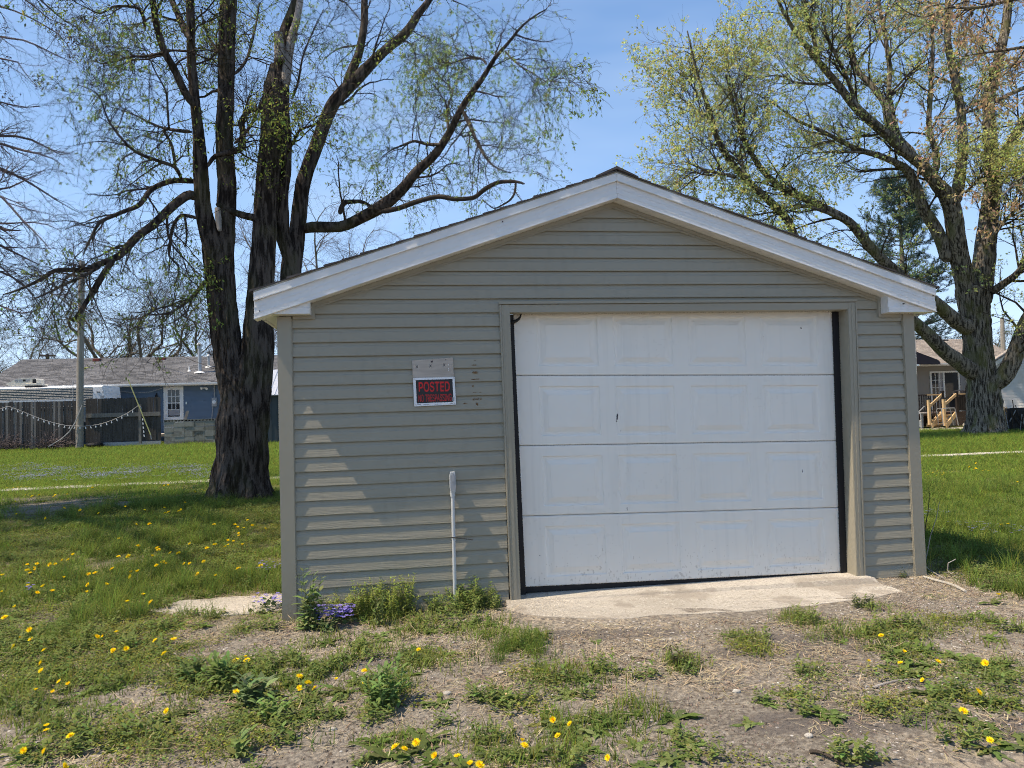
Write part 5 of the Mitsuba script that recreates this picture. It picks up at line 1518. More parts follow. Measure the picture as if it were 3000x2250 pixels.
m2, m2r = grow(rng, sB, sBr, 6, 0.2, 1.0, 0.5, (25, 70), 5, 0.08, 0.0, 0.34, 0.6, 0.003, 0.5, 0.3)
add('branches', cat(tubes(sB, sBr, 4), tubes(m2, m2r, 3)), 'twig_bark', ok_)
l1 = leaves_on(rng, m2, 9, 0.25, 0.105, 0.42, (0.50, 0.37, 0.21), 0.9, 0.06, 0.28, 0.10, 0.9)
l2 = leaves_on(rng, m2, 3, 0.3, 0.045, 0.5, (0.20, 0.195, 0.055), 0.1, 0.04, 0.25, 0.10, 0.7)
k_ = add('crown', cat(l1[:2], l2[:2]), 'leaf', ok_, color=np.vstack([l1[2], l2[2]]))
labels[k_] = {'kind': 'stuff'}

# --- the bare tree whose branches hang in from the left
YL = 10.5
rng = np.random.default_rng(55)
bt = thing('bare_tree', 'bare purplish twigs of a leafless tree hanging in at the left edge', 'tree')
ob = [([(-900, 1560, 200), (-890, 1100, 175), (-860, 600, 150), (-820, 0, 120), (-800, -700, 70)], YL, YL)]
arcs = [r1((0, 240, 13), (150, 260, 11), (330, 340, 8), (480, 410, 4)), r1((0, 40, 12), (120, 80, 10), (280, 160, 8), (400, 240, 6), (480, 390, 3)),
        r1((0, 880, 20), (130, 885, 15), (260, 930, 11), (380, 1000, 7), (480, 990, 3)), r1((0, 930, 18), (150, 975, 15), (300, 1010, 10), (420, 1080, 4)),
        r1((0, 1090, 20), (130, 1150, 15), (280, 1240, 11), (420, 1330, 6), (560, 1400, 3)), r1((0, 1270, 16), (120, 1400, 14), (240, 1520, 10), (330, 1620, 5)),
        r1((0, 1470, 22), (70, 1500, 14), (140, 1495, 5)), r1((0, 1590, 18), (120, 1650, 12), (260, 1720, 6)), r1((0, 1230, 14), (160, 1170, 10), (320, 1080, 4)),
        r1((0, 660, 12), (120, 690, 9), (260, 690, 4)), r1((0, 380, 12), (110, 400, 9), (180, 500, 6), (270, 580, 3)), r1((60, -60, 12), (210, 30, 9), (330, 130, 6), (420, 160, 3)), r1((160, -80, 14), (330, 60, 10), (440, 150, 7), (560, 210, 5), (640, 340, 3)),
        r1((0, 1450, 12), (220, 1440, 9), (400, 1500, 4)), r4((0, 100, 14), (120, 160, 10), (260, 330, 5)), r4((0, 320, 12), (150, 370, 8), (300, 330, 4)), r4((0, 60, 12), (80, 140, 9), (200, 230, 4))]
ms, limbs = [], []
foot = at(-890, 1560, YL)
high = []
for k in range(17):
    an = k * 2.4 + 0.3
    out = 2.6 + 3.4 * ((k * 5) % 7) / 7
    h0, h1 = 2.4 + 0.28 * k, 6.5 + 0.55 * k
    q = [np.array([foot[0], foot[1], h0]) + np.array([math.cos(an) * out * t + .6 * t, math.sin(an) * out * t - 1.6 * t, (h1 - h0) * t ** 0.8]) + rng.normal(0, .12 * t, 3) for t in np.linspace(0, 1, 7)]
    high.append((np.array(q), np.linspace(.15, .022, 7)))
    ms.append(bark_tube(np.array(q), np.linspace(.15, .022, 7), 10, 40, 0.06, 171 + k, None, 16))
p, r = traced(*ob[0]); p[0, 2] = float(gz(p[0, 0], p[0, 1])) - 0.1
ms.append(bark_tube(p, r, 30, 80, 0.08, 141, None, 16))
for k, l in enumerate(arcs):
    x0, y0, w0 = l[0]
    f_ = -0.9 + 0.02 * k
    st_ = [(-840 + 8 * k, y0 + 250 - 0.35 * abs(y0 - 700) - 150, 46), (-520, y0 - 140, 34), (-220, y0 - 60, max(w0 * 1.7, 10))]
    p, r = traced(st_ + l, YL, YL - 0.5 + 2.0 * ((k * 7) % 5) / 5)
    p[0] = at(-850, st_[0][1], YL)
    limbs.append((p, r))
add('trunk', cat(*ms), 'dark_bark', bt, smooth=True)
PB, RB_ = stack_limbs(limbs, 26)
sB, sBr = grow(rng, PB, RB_, 22, 0.18, 1.0, 0.85, (20, 65), 7, 0.10, 0.0, 0.32, 0.5, 0.003, 0.3, 0.3)
m2, m2r = grow(rng, sB, sBr, 10, 0.15, 1.0, 0.42, (20, 60), 5, 0.12, 0.0, 0.34, 0.6, 0.0022, 0.5, 0.3)
PH, RH = stack_limbs(high, 20)
h1_, h1r = grow(rng, PH, RH, 24, 0.2, 1.0, 1.7, (30, 75), 7, 0.05, 0.1, 0.3, 0.5, 0.016, 0.3, 0.3)
h2_, h2r = grow(rng, h1_, h1r, 11, 0.15, 1.0, 0.7, (25, 70), 5, 0.08, 0.0, 0.3, 0.6, 0.010, 0.5, 0.3)
add('branches', cat(tubes(PB, RB_, 4), tubes(sB, sBr, 4), tubes(m2, m2r, 3), tubes(h1_, h1r, 4), tubes(h2_, h2r, 3)), 'grey_twig', bt)
for px, py in [(x * .452, y * .452) for x, y in ((20, 175), (45, 425), (355, 160), (435, 170), (515, 110), (580, 120), (475, 270), (405, 230), (495, 355), (600, 340), (240, 505), (265, 560), (10, 610), (80, 640), (640, 440), (680, 440))]:
    c0 = at(px, py, YL + 0.3 * math.sin(px))
    cl = c0 + 0.05 * rng.standard_normal((26, 3))
    v, f = leaf_quads(cl, unit(rng.standard_normal((len(cl), 3)) - UP * .4), unit(rng.standard_normal((len(cl), 3))), rng.uniform(.03, .06, len(cl)), rng.uniform(.014, .024, len(cl)))
    k_ = add('seed_cluster', (v, f), 'leaf', bt, color=tint(rng, len(cl), (0.075, 0.06, 0.04), .3, .1))
    labels[k_] = {'kind': 'stuff'}


# --- trees far behind
def far_tree(name, label, base, height, width, seed, leaf=None, stems=5, dens=1.0, lean=0.0, keep=0.5, leafsize=0.11, group=None):
    rng = np.random.default_rng(seed)
    t_ = thing(name, label, 'tree', group)
    z0 = float(gz(base[0], base[1])) - 0.2
    b0 = np.array([base[0], base[1], z0])
    r0 = height * 0.021
    fork = height * rng.uniform(0.10, 0.16)
    tr_ = np.array([b0, b0 + UP * fork * 0.6, b0 + UP * fork])
    ms = [tube(tr_, [r0 * 1.25, r0, r0 * 0.95], 9)]
    P, Rr = [], []
    for k in range(stems):
        a = 2 * np.pi * (k + rng.uniform(-.25, .25)) / stems
        out = width * rng.uniform(0.30, 0.5)
        h = height * rng.uniform(0.72, 1.0)
        q = [b0 + UP * fork * 0.55]
        for t in np.linspace(0.12, 1, 8):
            q.append(b0 + UP * (fork + (h - fork) * t ** 0.85) + np.array([math.cos(a), math.sin(a), 0]) * out * t ** 0.75 + rng.normal(0, .03 * width * t, 3) + np.array([lean * t * height, 0, 0]))
        pp, rr = resample(np.array(q), np.linspace(r0 * 0.62, r0 * 0.06, 9), 18)
        P.append(pp); Rr.append(rr)
    P, Rr = np.array(P), np.array(Rr)
    ms.append(tubes(P, Rr, 7))
    s1, s1r = grow(rng, P, Rr, int(11 * dens), 0.14, 1.0, width * 0.36, (25, 70), 9, 0.03, 0.10, 0.28, 0.6, 0.02, 0.2, 0.45)
    ms.append(tubes(s1, s1r, 4))
    add('trunk', cat(*ms), 'far_bark', t_)
    s2, s2r = grow(rng, s1, s1r, int(10 * dens), 0.12, 1.0, width * 0.15, (25, 70), 7, 0.05, 0.05, 0.3, 0.6, 0.007, 0.3, 0.4)
    s3, s3r = grow(rng, s2, s2r, 6, 0.15, 1.0, width * 0.075, (20, 65), 5, 0.08, 0.0, 0.32, 0.7, 0.006, 0.6, 0.3)
    add('branches', cat(tubes(s2, s2r, 3), tubes(s3, s3r, 3)), 'grey_twig' if leaf is None else 'twig_bark', t_)
    if leaf is not None:
        l = leaves_on(rng, s3, 4, 0.2, leafsize, 0.6, leaf, 0.1, 0.06, 0.25, 0.1, keep)
        k_ = add('crown', l[:2], 'leaf', t_, color=l[2])
        labels[k_] = {'kind': 'stuff'}


def gp(px, y): return at(px, 1200, y)[:2]


far_tree('background_tree', 'spreading tree with a first green haze right of the wooden pole behind the blue roof', gp(372, 58), 14.0, 15.5, 5, (0.17, 0.19, 0.06), 7, 1.05, keep=0.28)
far_tree('background_tree', 'bare grey tree behind the blue roof just left of the big trunk', gp(640, 60), 13.0, 13.0, 6, None, 6, 1.15)
far_tree('background_tree', 'bare tree at the left edge behind the camper', gp(8, 62), 11.5, 9.0, 7, (0.17, 0.165, 0.07), 5, 1.0, keep=0.2)
far_tree('background_tree', 'bare tree showing above the garage roof between the big trunk and the gable', gp(930, 52), 15.5, 12.0, 8, None, 6, 1.1)
far_tree('background_tree', 'small bare tree beside the distant power pole', gp(150, 80), 6.0, 4.0, 9, None, 4, 0.7)
far_tree('background_tree', 'low bare tree over the ridge of the brown roof', gp(2775, 72), 10.5, 7.0, 10, (0.19, 0.20, 0.10), 5, 0.75, keep=0.10)
far_tree('background_tree', 'bare tree left of the reddish utility pole', gp(2900, 66), 9.0, 6.5, 11, (0.20, 0.20, 0.10), 4, 0.8, keep=0.1)
far_tree('background_tree', 'pale green tree at the right edge beyond the white house', gp(2995, 70), 9.5, 6.0, 12, (0.20, 0.22, 0.09), 5, 0.8, keep=0.5)
far_tree('background_tree', 'bare tree between the wooden pole and the spreading tree', gp(235, 74), 9.5, 9.0, 13, None, 5, 0.9)

# --- the pine
rng = np.random.default_rng(66)
pn = thing('pine_tree', 'tall dark blue green pine behind the maple', 'tree')
pb = at(2665, 1200, 44.0)
z0 = float(gz(pb[0], pb[1])) - 0.2
zt = at(2630, 505, 44.0)[2]
b0 = np.array([pb[0], pb[1], z0])
top = np.array([at(2630, 505, 44)[0], pb[1], zt])
tp = np.array([b0 + (top - b0) * t for t in np.linspace(0, 1, 12)])
add('trunk', tube(tp, np.linspace(0.30, 0.03, 12), 9), 'far_bark', pn)
n = 150
t = np.sort(rng.uniform(0.16, 0.985, n))
az = rng.uniform(0, 2 * np.pi, n)
L = (0.6 + 4.1 * (1 - t) ** 0.72) * rng.uniform(0.65, 1.15, n)
dirs = np.stack([np.cos(az), np.sin(az), np.full(n, 0.10) + 0.25 * t], -1)
s = np.linspace(0, 1, 9)
BR = (b0 + (top - b0) * t[:, None])[:, None] + dirs[:, None] * (L[:, None] * s)[..., None] + UP * (0.16 * L[:, None] * (s ** 2.2 - 0.7 * s))[..., None] + np.cumsum(rng.normal(0, .03, (n, 9, 3)), 1)
BRr = np.maximum(L[:, None] * 0.016 * np.linspace(1, .25, 9), .012)
q2_, q2r = grow(rng, BR, BRr, 14, 0.2, 1.0, 0.75, (30, 65), 5, 0.0, 0.10, 0.2, 0.6, 0.008, 0.5, 0.3)
add('branches', cat(tubes(BR, BRr, 4), tubes(q2_, q2r, 3)), 'far_bark', pn)
N = len(q2_)
i = np.repeat(np.arange(N), 46)
tt = rng.uniform(0.15, 1, len(i)); x = tt * 4; a = np.minimum(x.astype(int), 3); f = (x - a)[:, None]
c = q2_[i, a] * (1 - f) + q2_[i, a + 1] * f + 0.03 * rng.standard_normal((len(i), 3))
tan = unit(q2_[i, a + 1] - q2_[i, a])
d = unit(tan * 0.8 + 0.9 * rng.standard_normal((len(i), 3)) + UP * .15)
Ln = rng.uniform(0.10, 0.21, len(i))
sd_ = unit(np.cross(d, rng.standard_normal((len(i), 3)))) * 0.011
v = np.stack([c - sd_, c + sd_, c + d * Ln[:, None]], 1).reshape(-1, 3)
k_ = add('needles', (v, np.arange(len(v)).reshape(-1, 3)), 'leaf', pn, color=tint(rng, len(i), (0.062, 0.105, 0.075), .25, .1, 3))
labels[k_] = {'kind': 'stuff'}
print('pine', len(i))
# ------------------------------------------------------------------ grass, weeds and litter: small clumps, scattered
def strips(c, d, n, L, W, bend, seg=3, shape=None):
    """Curved tapering blades: base c, direction d, side n, length L, width W, bend = how far the tip drops."""
    N = len(c)
    t = np.linspace(0, 1, seg + 1)
    s = unit(np.cross(d, n))
    pos = c[:, None] + d[:, None] * (L[:, None] * t)[..., None] + (n * bend[:, None])[:, None] * (L[:, None] * t ** 2)[..., None]
    w = (shape(t) if shape else (1 - t ** 1.6) * 0.5)
    w = np.broadcast_to(w, (N, seg + 1)) if np.ndim(w) == 1 else w
    a = pos + s[:, None] * (W[:, None] * w)[..., None]
    b_ = pos - s[:, None] * (W[:, None] * w)[..., None]
    v = np.stack([a, b_], 2).reshape(N, 2 * (seg + 1), 3)
    base = np.arange(N)[:, None] * 2 * (seg + 1)
    f = []
    for k in range(seg):
        o = 2 * k
        f += [base + [o, o + 1, o + 3]]
        if k < seg - 1: f += [base + [o, o + 3, o + 2]]
    return v.reshape(-1, 3), np.vstack(f)


def disc(rng, n, r):
    a, q = rng.uniform(0, 2 * np.pi, n), r * np.sqrt(rng.random(n))
    return np.stack([q * np.cos(a), q * np.sin(a), 0 * a], -1)


def flat(a): return np.stack([np.cos(a), np.sin(a), 0 * a], -1)


def grass_clump(rng, n, r, h0, h1, w, base, lean=0.45, seg=3, amount=0.2):
    c = disc(rng, n, r)
    a = rng.uniform(0, 2 * np.pi, n)
    d = unit(UP + flat(a) * rng.uniform(0.05, lean, n)[:, None] * 1.6)
    L = rng.uniform(h0, h1, n)
    v, f = strips(c, d, flat(a + 0.0), L, np.full(n, w) * rng.uniform(.7, 1.3, n), rng.uniform(0.05, 0.55, n), seg)
    return v, f, tint(rng, n, base, amount, 0.10, 2 * (seg + 1))


def rosette(rng, n, l0, l1, w, base, lift=0.28, seg=5):
    a = np.sort(rng.uniform(0, 2 * np.pi, n))
    d = unit(flat(a) + UP * rng.uniform(0.05, lift * 2, n)[:, None])
    L = rng.uniform(l0, l1, n)
    jag = 0.5 * np.sin(np.linspace(0, 1, seg + 1) * np.pi * 0.93 + 0.2) * (1 + 0.45 * np.where(np.arange(seg + 1) % 2, 1, -1))
    jag[0], jag[-1] = 0.12, 0.05
    v, f = strips(np.zeros((n, 3)) + [0, 0, 0.006], d, np.tile(-UP, (n, 1)), L, np.full(n, w) * rng.uniform(.7, 1.3, n), rng.uniform(0.1, 0.55, n), seg, lambda t: jag)
    v[:, 2] = np.maximum(v[:, 2], 0.004)
    return v, f, tint(rng, n, base, 0.16, 0.08, 2 * (seg + 1))


def small_leaves(rng, n, r, h, size, base):
    c = disc(rng, n, r); c[:, 2] = rng.uniform(0.004, h, n)
    v, f = leaf_quads(c, flat(rng.uniform(0, 2 * np.pi, n)), unit(UP + 0.45 * rng.standard_normal((n, 3))), size * rng.uniform(.6, 1.3, n), size * .75 * rng.uniform(.6, 1.3, n), 0.1)
    return v, f, tint(rng, n, base, 0.2, 0.1)


def straw_bits(rng, n, r, base=(0.46, 0.385, 0.255)):
    c = disc(rng, n, r); c[:, 2] = rng.uniform(0.004, 0.018, n)
    d = unit(flat(rng.uniform(0, 2 * np.pi, n)) + UP * rng.uniform(-.05, .22, n)[:, None])
    v, f = strips(c, d, np.tile(UP, (n, 1)), rng.uniform(.025, .10, n), rng.uniform(.0018, .0038, n), rng.uniform(-.3, .1, n), 2, lambda t: np.array([.5, .5, .3]))
    v[:, 2] = np.maximum(v[:, 2], 0.003)
    return v, f, tint(rng, n, base, 0.22, 0.05, 6)


def leafy(rng, stems, h, leaf_l, leaf_w, base, per=9, splay=0.5, r=0.02, whorl=1):
    """Upright leafy stems; returns (stem mesh, leaf mesh with colours)."""
    c = disc(rng, stems, r)
    d = unit(UP + splay * flat(rng.uniform(0, 2 * np.pi, stems)) * rng.uniform(.1, 1, stems)[:, None])
    H_ = h * rng.uniform(.55, 1.1, stems)
    t = np.linspace(0, 1, 6)
    P = c[:, None] + d[:, None] * (H_[:, None] * t)[..., None] + UP * (0.12 * H_[:, None] * t ** 2)[..., None] + np.cumsum(rng.normal(0, .02 * h, (stems, 6, 3)), 1) * t[None, :, None]
    st_ = tubes(P, np.full((stems, 6), max(.0016, h * .008)) * np.linspace(1, .5, 6), 4)
    vs, fs, cs, n0 = [], [], [], 0
    for k in range(per):
        f_ = (k + .5) / per
        x = f_ * 5; a = min(int(x), 4)
        p = P[:, a] + (P[:, a + 1] - P[:, a]) * (x - a)
        for w_ in range(2 * whorl):
            an = k * 2.4 + w_ * np.pi / whorl + rng.normal(0, .3, stems)
            dd = unit(flat(an) + UP * (0.25 + 0.7 * f_) + 0.2 * rng.standard_normal((stems, 3)))
            L = leaf_l * (1.05 - 0.5 * abs(f_ - .45)) * rng.uniform(.7, 1.2, stems)
            v, f = strips(p, dd, np.tile(-UP, (stems, 1)), L, L * leaf_w / leaf_l, rng.uniform(.1, .5, stems), 4, lambda t: 0.5 * np.sin(np.pi * np.clip(t * .94 + .04, 0, 1)))
            vs.append(v); fs.append(f + n0); n0 += len(v); cs.append(tint(rng, stems, base, .16, .08, 10))
    return st_, (np.vstack(vs), np.vstack(fs), np.vstack(cs))


def join(*parts):
    return (*cat(*[p[:2] for p in parts]), np.vstack([p[2] for p in parts]))


rng = np.random.default_rng(101)
GRASS, GRASS2, DARKG = (0.190, 0.245, 0.052), (0.230, 0.262, 0.070), (0.130, 0.185, 0.048)
BROAD, CLOVER, MOSS = (0.185, 0.235, 0.075), (0.220, 0.260, 0.090), (0.265, 0.285, 0.065)
groups = {}


def group(name, variants, m='blade'):
    keys = []
    for k, (v, f, c) in enumerate(variants):
        key = f'{name}_clump_{k}'
        scene[key] = {'type': 'shapegroup', 'clump': mikit.ply((v, f), m, color=c)}
        keys.append(key)
    groups[name] = keys


group('short_grass', [grass_clump(rng, 30, 0.09, 0.02, 0.075, 0.0042, b_) for b_ in (GRASS, GRASS2, DARKG)])
group('tall_grass', [grass_clump(rng, 60, 0.08, 0.10, 0.25, 0.0048, b_, 0.4, 4) for b_ in (DARKG, GRASS)])
group('lawn', [grass_clump(rng, 95, 0.26, 0.035, 0.105, 0.0080, b_, 0.9, 2) for b_ in (GRASS, (0.215, 0.290, 0.056), (0.165, 0.250, 0.050))])
group('rosette', [rosette(rng, 14, 0.05, 0.13, 0.026, b_) for b_ in (BROAD, (0.21, 0.255, 0.09), (0.145, 0.195, 0.065))])
group('clover', [small_leaves(rng, 75, 0.10, 0.035, 0.014, b_) for b_ in (CLOVER, (0.18, 0.225, 0.075), MOSS)])
group('weed_leaf', [join(leafy(rng, 6, 0.09, 0.035, 0.013, b_, 5, 1.2, 0.05)[1], small_leaves(rng, 24, 0.08, 0.03, 0.018, b_)) for b_ in (BROAD, (0.22, 0.27, 0.09))])
group('straw', [straw_bits(rng, 26, 0.12), straw_bits(rng, 26, 0.12, (0.36, 0.29, 0.185)), straw_bits(rng, 14, 0.1, (0.22, 0.17, 0.12))], 'straw_leaf')
pe = []
for k in range(2):
    c = disc(rng, 12, 0.12)
    sz = rng.uniform(.002, .0062, 12)
    o = trimesh.creation.icosphere(subdivisions=0)
    vv = np.array(o.vertices)
    v = np.vstack([c[i] + vv * sz[i] * rng.uniform(.6, 1.3, 3) * [1, 1, .6] + UP * sz[i] * .2 for i in range(12)])
    f = np.vstack([np.array(o.faces) + 12 * i for i in range(12)])
    pe.append((v, f, tint(rng, 12, (0.36, 0.345, 0.32), .3, .03, 12)))
scene['stone_grit'] = {'type': 'twosided', 'bsdf': {'type': 'diffuse', 'reflectance': {'type': 'mesh_attribute', 'name': 'vertex_color'}}}
group('pebbles', pe, 'stone_grit')


def tiny_flowers(rng, n, r, h, size, base):
    c = disc(rng, n, r); c[:, 2] = h * rng.uniform(.6, 1.1, n)
    v, f = leaf_quads(np.repeat(c, 4, 0), flat(np.tile(np.arange(4) * np.pi / 2, n) + np.repeat(rng.uniform(0, 1.5, n), 4)) + UP * .25, np.tile(UP, (4 * n, 1)) + 0.01, np.full(4 * n, size), np.full(4 * n, size * .9), 0)
    return v, f, tint(rng, 4 * n, base, .15, .05)


group('blue_flowers', [tiny_flowers(rng, 34, 0.28, 0.085, 0.016, (0.30, 0.31, 0.58)), tiny_flowers(rng, 22, 0.22, 0.085, 0.016, (0.34, 0.36, 0.62))], 'petal')
group('yellow_specks', [tiny_flowers(rng, 5, 0.25, 0.07, 0.020, (0.72, 0.55, 0.03))], 'petal')

counts = {}


def put(name, kind, x, y, s, rot, variant, tilt=0.0):
    """Adds copies of a clump to the stuff called name."""
    z = gz(x, y) - 0.002
    for k in range(len(x)):
        counts[name] = counts.get(name, 0) + 1
        c_, s_ = math.cos(rot[k]) * s[k], math.sin(rot[k]) * s[k]
        keys = groups[kind]
        scene[f'{name}__{counts[name]:03d}'] = {'type': 'instance', 'to_world': T([[c_, -s_, 0, float(x[k])], [s_, c_, 0, float(y[k])], [0, 0, s[k], float(z[k])], [0, 0, 0, 1]]), 'group': {'type': 'ref', 'id': keys[int(variant[k]) % len(keys)]}}


def blocked(x, y):
    q = np.stack([x, y, 0 * x], -1) - G.o
    u, v = q @ G.u, q @ G.n
    inside = (u > -0.02) & (u < GW + 0.02) & (v < 0.03) & (v > -DEPTH - 0.1)
    ap = (u > 1.55) & (u < 4.70) & (v < 0.78 - 0.5 * np.clip(u - 3.6, 0, 2) ** 2 * 0.6) & (v > -0.2)
    q2 = np.stack([x, y, 0 * x], -1) - SW.o
    sv = q2 @ SW.n
    walk = (np.abs(sv) < 0.24) & ((x > 2) | (np.sin(x * 7.3) * np.sin(x * 2.1 + 1) > 0.6))
    slab_ = (x > -2.75) & (x < -1.6) & (y > 5.52 + 0.02 * (x + 2)) & (y < 6.0)
    return inside | ap | walk | slab_


def in_view(x, y, margin=1.12):
    d = np.stack([x, y, gz(x, y) - HC], -1)
    f_ = d @ _f
    px = 1500 + FOC * (d @ _r) / f_
    return (f_ > 0.5) & (np.abs(px - 1500) < 1500 * margin)


def wide(cx, cy, rx, ry):
    """A patch seen in the photograph -> its centre and radii on the ground."""
    p = ground_at(cx, cy)
    far, near = ground_at(cx, cy - ry), ground_at(cx, cy + ry)
    return p[0], p[1], rx * p[1] / FOC, 0.5 * abs(far[1] - near[1])


GREEN = [wide(*q) for q in (
    (1669, 1984, 150, 28), (1542, 2060, 140, 30), (1723, 2124, 140, 32), (1640, 2215, 230, 55), (1407, 2169, 90, 32), (1172, 2170, 90, 34), (1120, 2030, 110, 62), (1105, 1893, 70, 24), (1200, 1830, 120, 36),
    (1250, 1935, 110, 32), (1530, 1905, 90, 26), (680, 1975, 200, 75), (800, 2040, 120, 60), (860, 2110, 110, 50), (540, 2080, 120, 26), (690, 2175, 200, 55), (340, 2180, 260, 60), (120, 2200, 180, 55), (90, 2100, 120, 40),
    (330, 1955, 120, 38), (170, 1880, 200, 70), (420, 1850, 140, 34), (740, 1848, 60, 18), (2524, 1771, 50, 18), (2334, 1821, 60, 18), (2176, 1873, 50, 14), (2212, 1902, 60, 18), (2382, 1975, 60, 22), (2601, 1970, 70, 26),
    (2640, 1918, 110, 34), (2380, 2097, 80, 30), (2545, 2215, 70, 32), (2280, 2045, 110, 24), (2640, 2080, 190, 36), (2860, 2050, 150, 60), (2860, 2160, 130, 40), (2890, 1960, 160, 36), (2600, 1860, 220, 26), (2880, 1840, 160, 36), (1880, 2080, 60, 24),
    (2010, 1952, 40, 18), (1900, 1978, 26, 10), (1460, 1840, 130, 30), (960, 1960, 90, 40), (1950, 2190, 90, 50), (2030, 2230, 140, 30))]
BARE = [wide(*q) for q in ((590, 1850, 90, 40), (740, 1885, 180, 36), (400, 2045, 170, 36), (860, 2215, 160, 40), (280, 1660, 70, 18), (120, 1488, 240, 34), (330, 1480, 60, 10), (430, 1640, 60, 10), (1000, 1830, 60, 20), (520, 2120, 80, 16))]


def cover(x, y):
    p = np.stack([x, y, 0 * x], -1)
    n = meshkit.fbm(p * 1.3, 3, 51); n2 = meshkit.fbm(p * 5.0, 2, 52)
    left = sst(-1.6, -2.3, x + 0.9 * (n - .5)) * sst(2.9, 3.9, y + 0.8 * (n2 - .5))
    front = 0.22 * sst(-0.4, -1.6, x)
    right = sst(3.3, 3.8, x) * sst(4.9, 5.7, y)
    c = np.maximum(np.maximum(left * 0.80, right), front) + 0.02
    for (a, b_, rx, ry) in GREEN:
        c = np.maximum(c, 0.95 * np.exp(-(((x - a) / rx) ** 2 + ((y - b_) / ry) ** 2) ** 1.4 * 1.1))
    c = c + 0.9 * (n - 0.5) * np.clip(c, 0, .7) + 0.5 * (n2 - .5) * (c > .1)
    for (a, b_, rx, ry) in BARE:
        c = c * (1 - 0.93 * np.exp(-(((x - a) / rx) ** 2 + ((y - b_) / ry) ** 2) ** 1.5))
    return np.clip(c, 0, 1)


rng = np.random.default_rng(202)


def scatter(n, y0, y1, bias=1.0):
    y = y0 + (y1 - y0) * rng.random(n) ** bias
    x = (rng.random(n) * 2 - 1) * (0.80 * y + 0.3)
    k = in_view(x, y) & ~blocked(x, y)
    return x[k], y[k]


def args(n, lo=0.7, hi=1.3):
    return rng.uniform(lo, hi, n), rng.uniform(0, 2 * np.pi, n), rng.integers(0, 30, n)


# near ground: mixed weeds where the ground is green
x, y = scatter(46000, 2.9, 12.8, 0.8)
c = cover(x, y)
k = rng.random(len(x)) < c ** 1.2 * np.where(x > 2.5, .35, 0.66)
x, y, c = x[k], y[k], c[k]
t = rng.random(len(x))
p = np.stack([x, y, 0 * x], -1)
w1, w2 = meshkit.fbm(p * 1.1 + 7, 3, 61), meshkit.fbm(p * 1.7 + 3, 3, 62)
kind = np.where(t < 0.10 + 0.55 * sst(.45, .62, w1), 0, np.where(t < 0.52 + 0.3 * sst(.45, .6, w2), 1, np.where(t < .86, 2, 3)))
for code, (nm, kd, lo, hi) in enumerate((('grass', 'short_grass', .8, 1.5), ('clover', 'clover', .8, 1.4), ('weeds', 'rosette', .45, 1.15), ('weeds', 'weed_leaf', .6, 1.3))):
    m = kind == code
    put(nm, kd, x[m], y[m], *args(m.sum(), lo, hi))
print('near', len(x))
# tufts of long grass
x, y = scatter(2600, 5.2, 12.5, 1.0)
p = np.stack([x, y, 0 * x], -1)
k = (meshkit.fbm(p * 0.8 + 11, 3, 71) > 0.54) & (cover(x, y) > 0.35) | ((x > 3.2) & (rng.random(len(x)) < .5) & (y > 6))
x, y = x[k], y[k]
put('grass', 'tall_grass', x, y, *args(len(x), .6, 1.15))
tuft = [ground_at(*q)[:2] for q in ((1480, 1900), (1540, 1905), (1500, 1925), (1555, 1893), (1520, 1880), (660, 1545), (620, 1535), (560, 1560), (590, 1520), (180, 1860), (140, 1870), (210, 1850))]
for q in tuft:
    xx = q[0] + rng.normal(0, .07, 4); yy = q[1] + rng.normal(0, .07, 4)
    put('grass', 'tall_grass', xx, yy, *args(4, .35, .62) if q[1] < 6 else args(4, .8, 1.2))
# the lawn behind
x, y = scatter(13000, 7.6, 31, 1.0)
keep = rng.random(len(x)) < np.clip(16.0 / y, .45, 1) * np.where(y < 14.2, np.where(x < 0, 0.5 * (meshkit.fbm(np.stack([x, y, 0 * x], -1) * .6 + 20, 3, 5) > .5), 1) * np.clip(cover(x, y) * 1.3, 0, 1), 1)
x, y = x[keep], y[keep]
s = rng.uniform(.8, 1.25, len(x)) * np.clip(y / 14, 1, 1.7)
put('grass', 'lawn', x, y, s, rng.uniform(0, 6.3, len(x)), rng.integers(0, 30, len(x)))
print('lawn', len(x))
# dead stalks and litter
x, y = scatter(7500, 2.9, 11, 0.7)
p = np.stack([x, y, 0 * x], -1)
k = rng.random(len(x)) < np.clip((meshkit.fbm(p * 1.2 + 2, 3, 81) - 0.30) * 2.6, .06, .95)
x, y = x[k], y[k]
put('straw', 'straw', x, y, *args(len(x), .6, 1.25))
x, y = scatter(5000, 2.9, 6.6, 0.6)
p = np.stack([x, y, 0 * x], -1)
k = (rng.random(len(x)) < np.clip((meshkit.fbm(p * 1.4 + 5, 3, 91) - .46) * 4, 0.01, .7)) & (x > -1.2)
x, y = x[k], y[k]
put('pebbles', 'pebbles', x, y, *args(len(x), .7, 1.5))
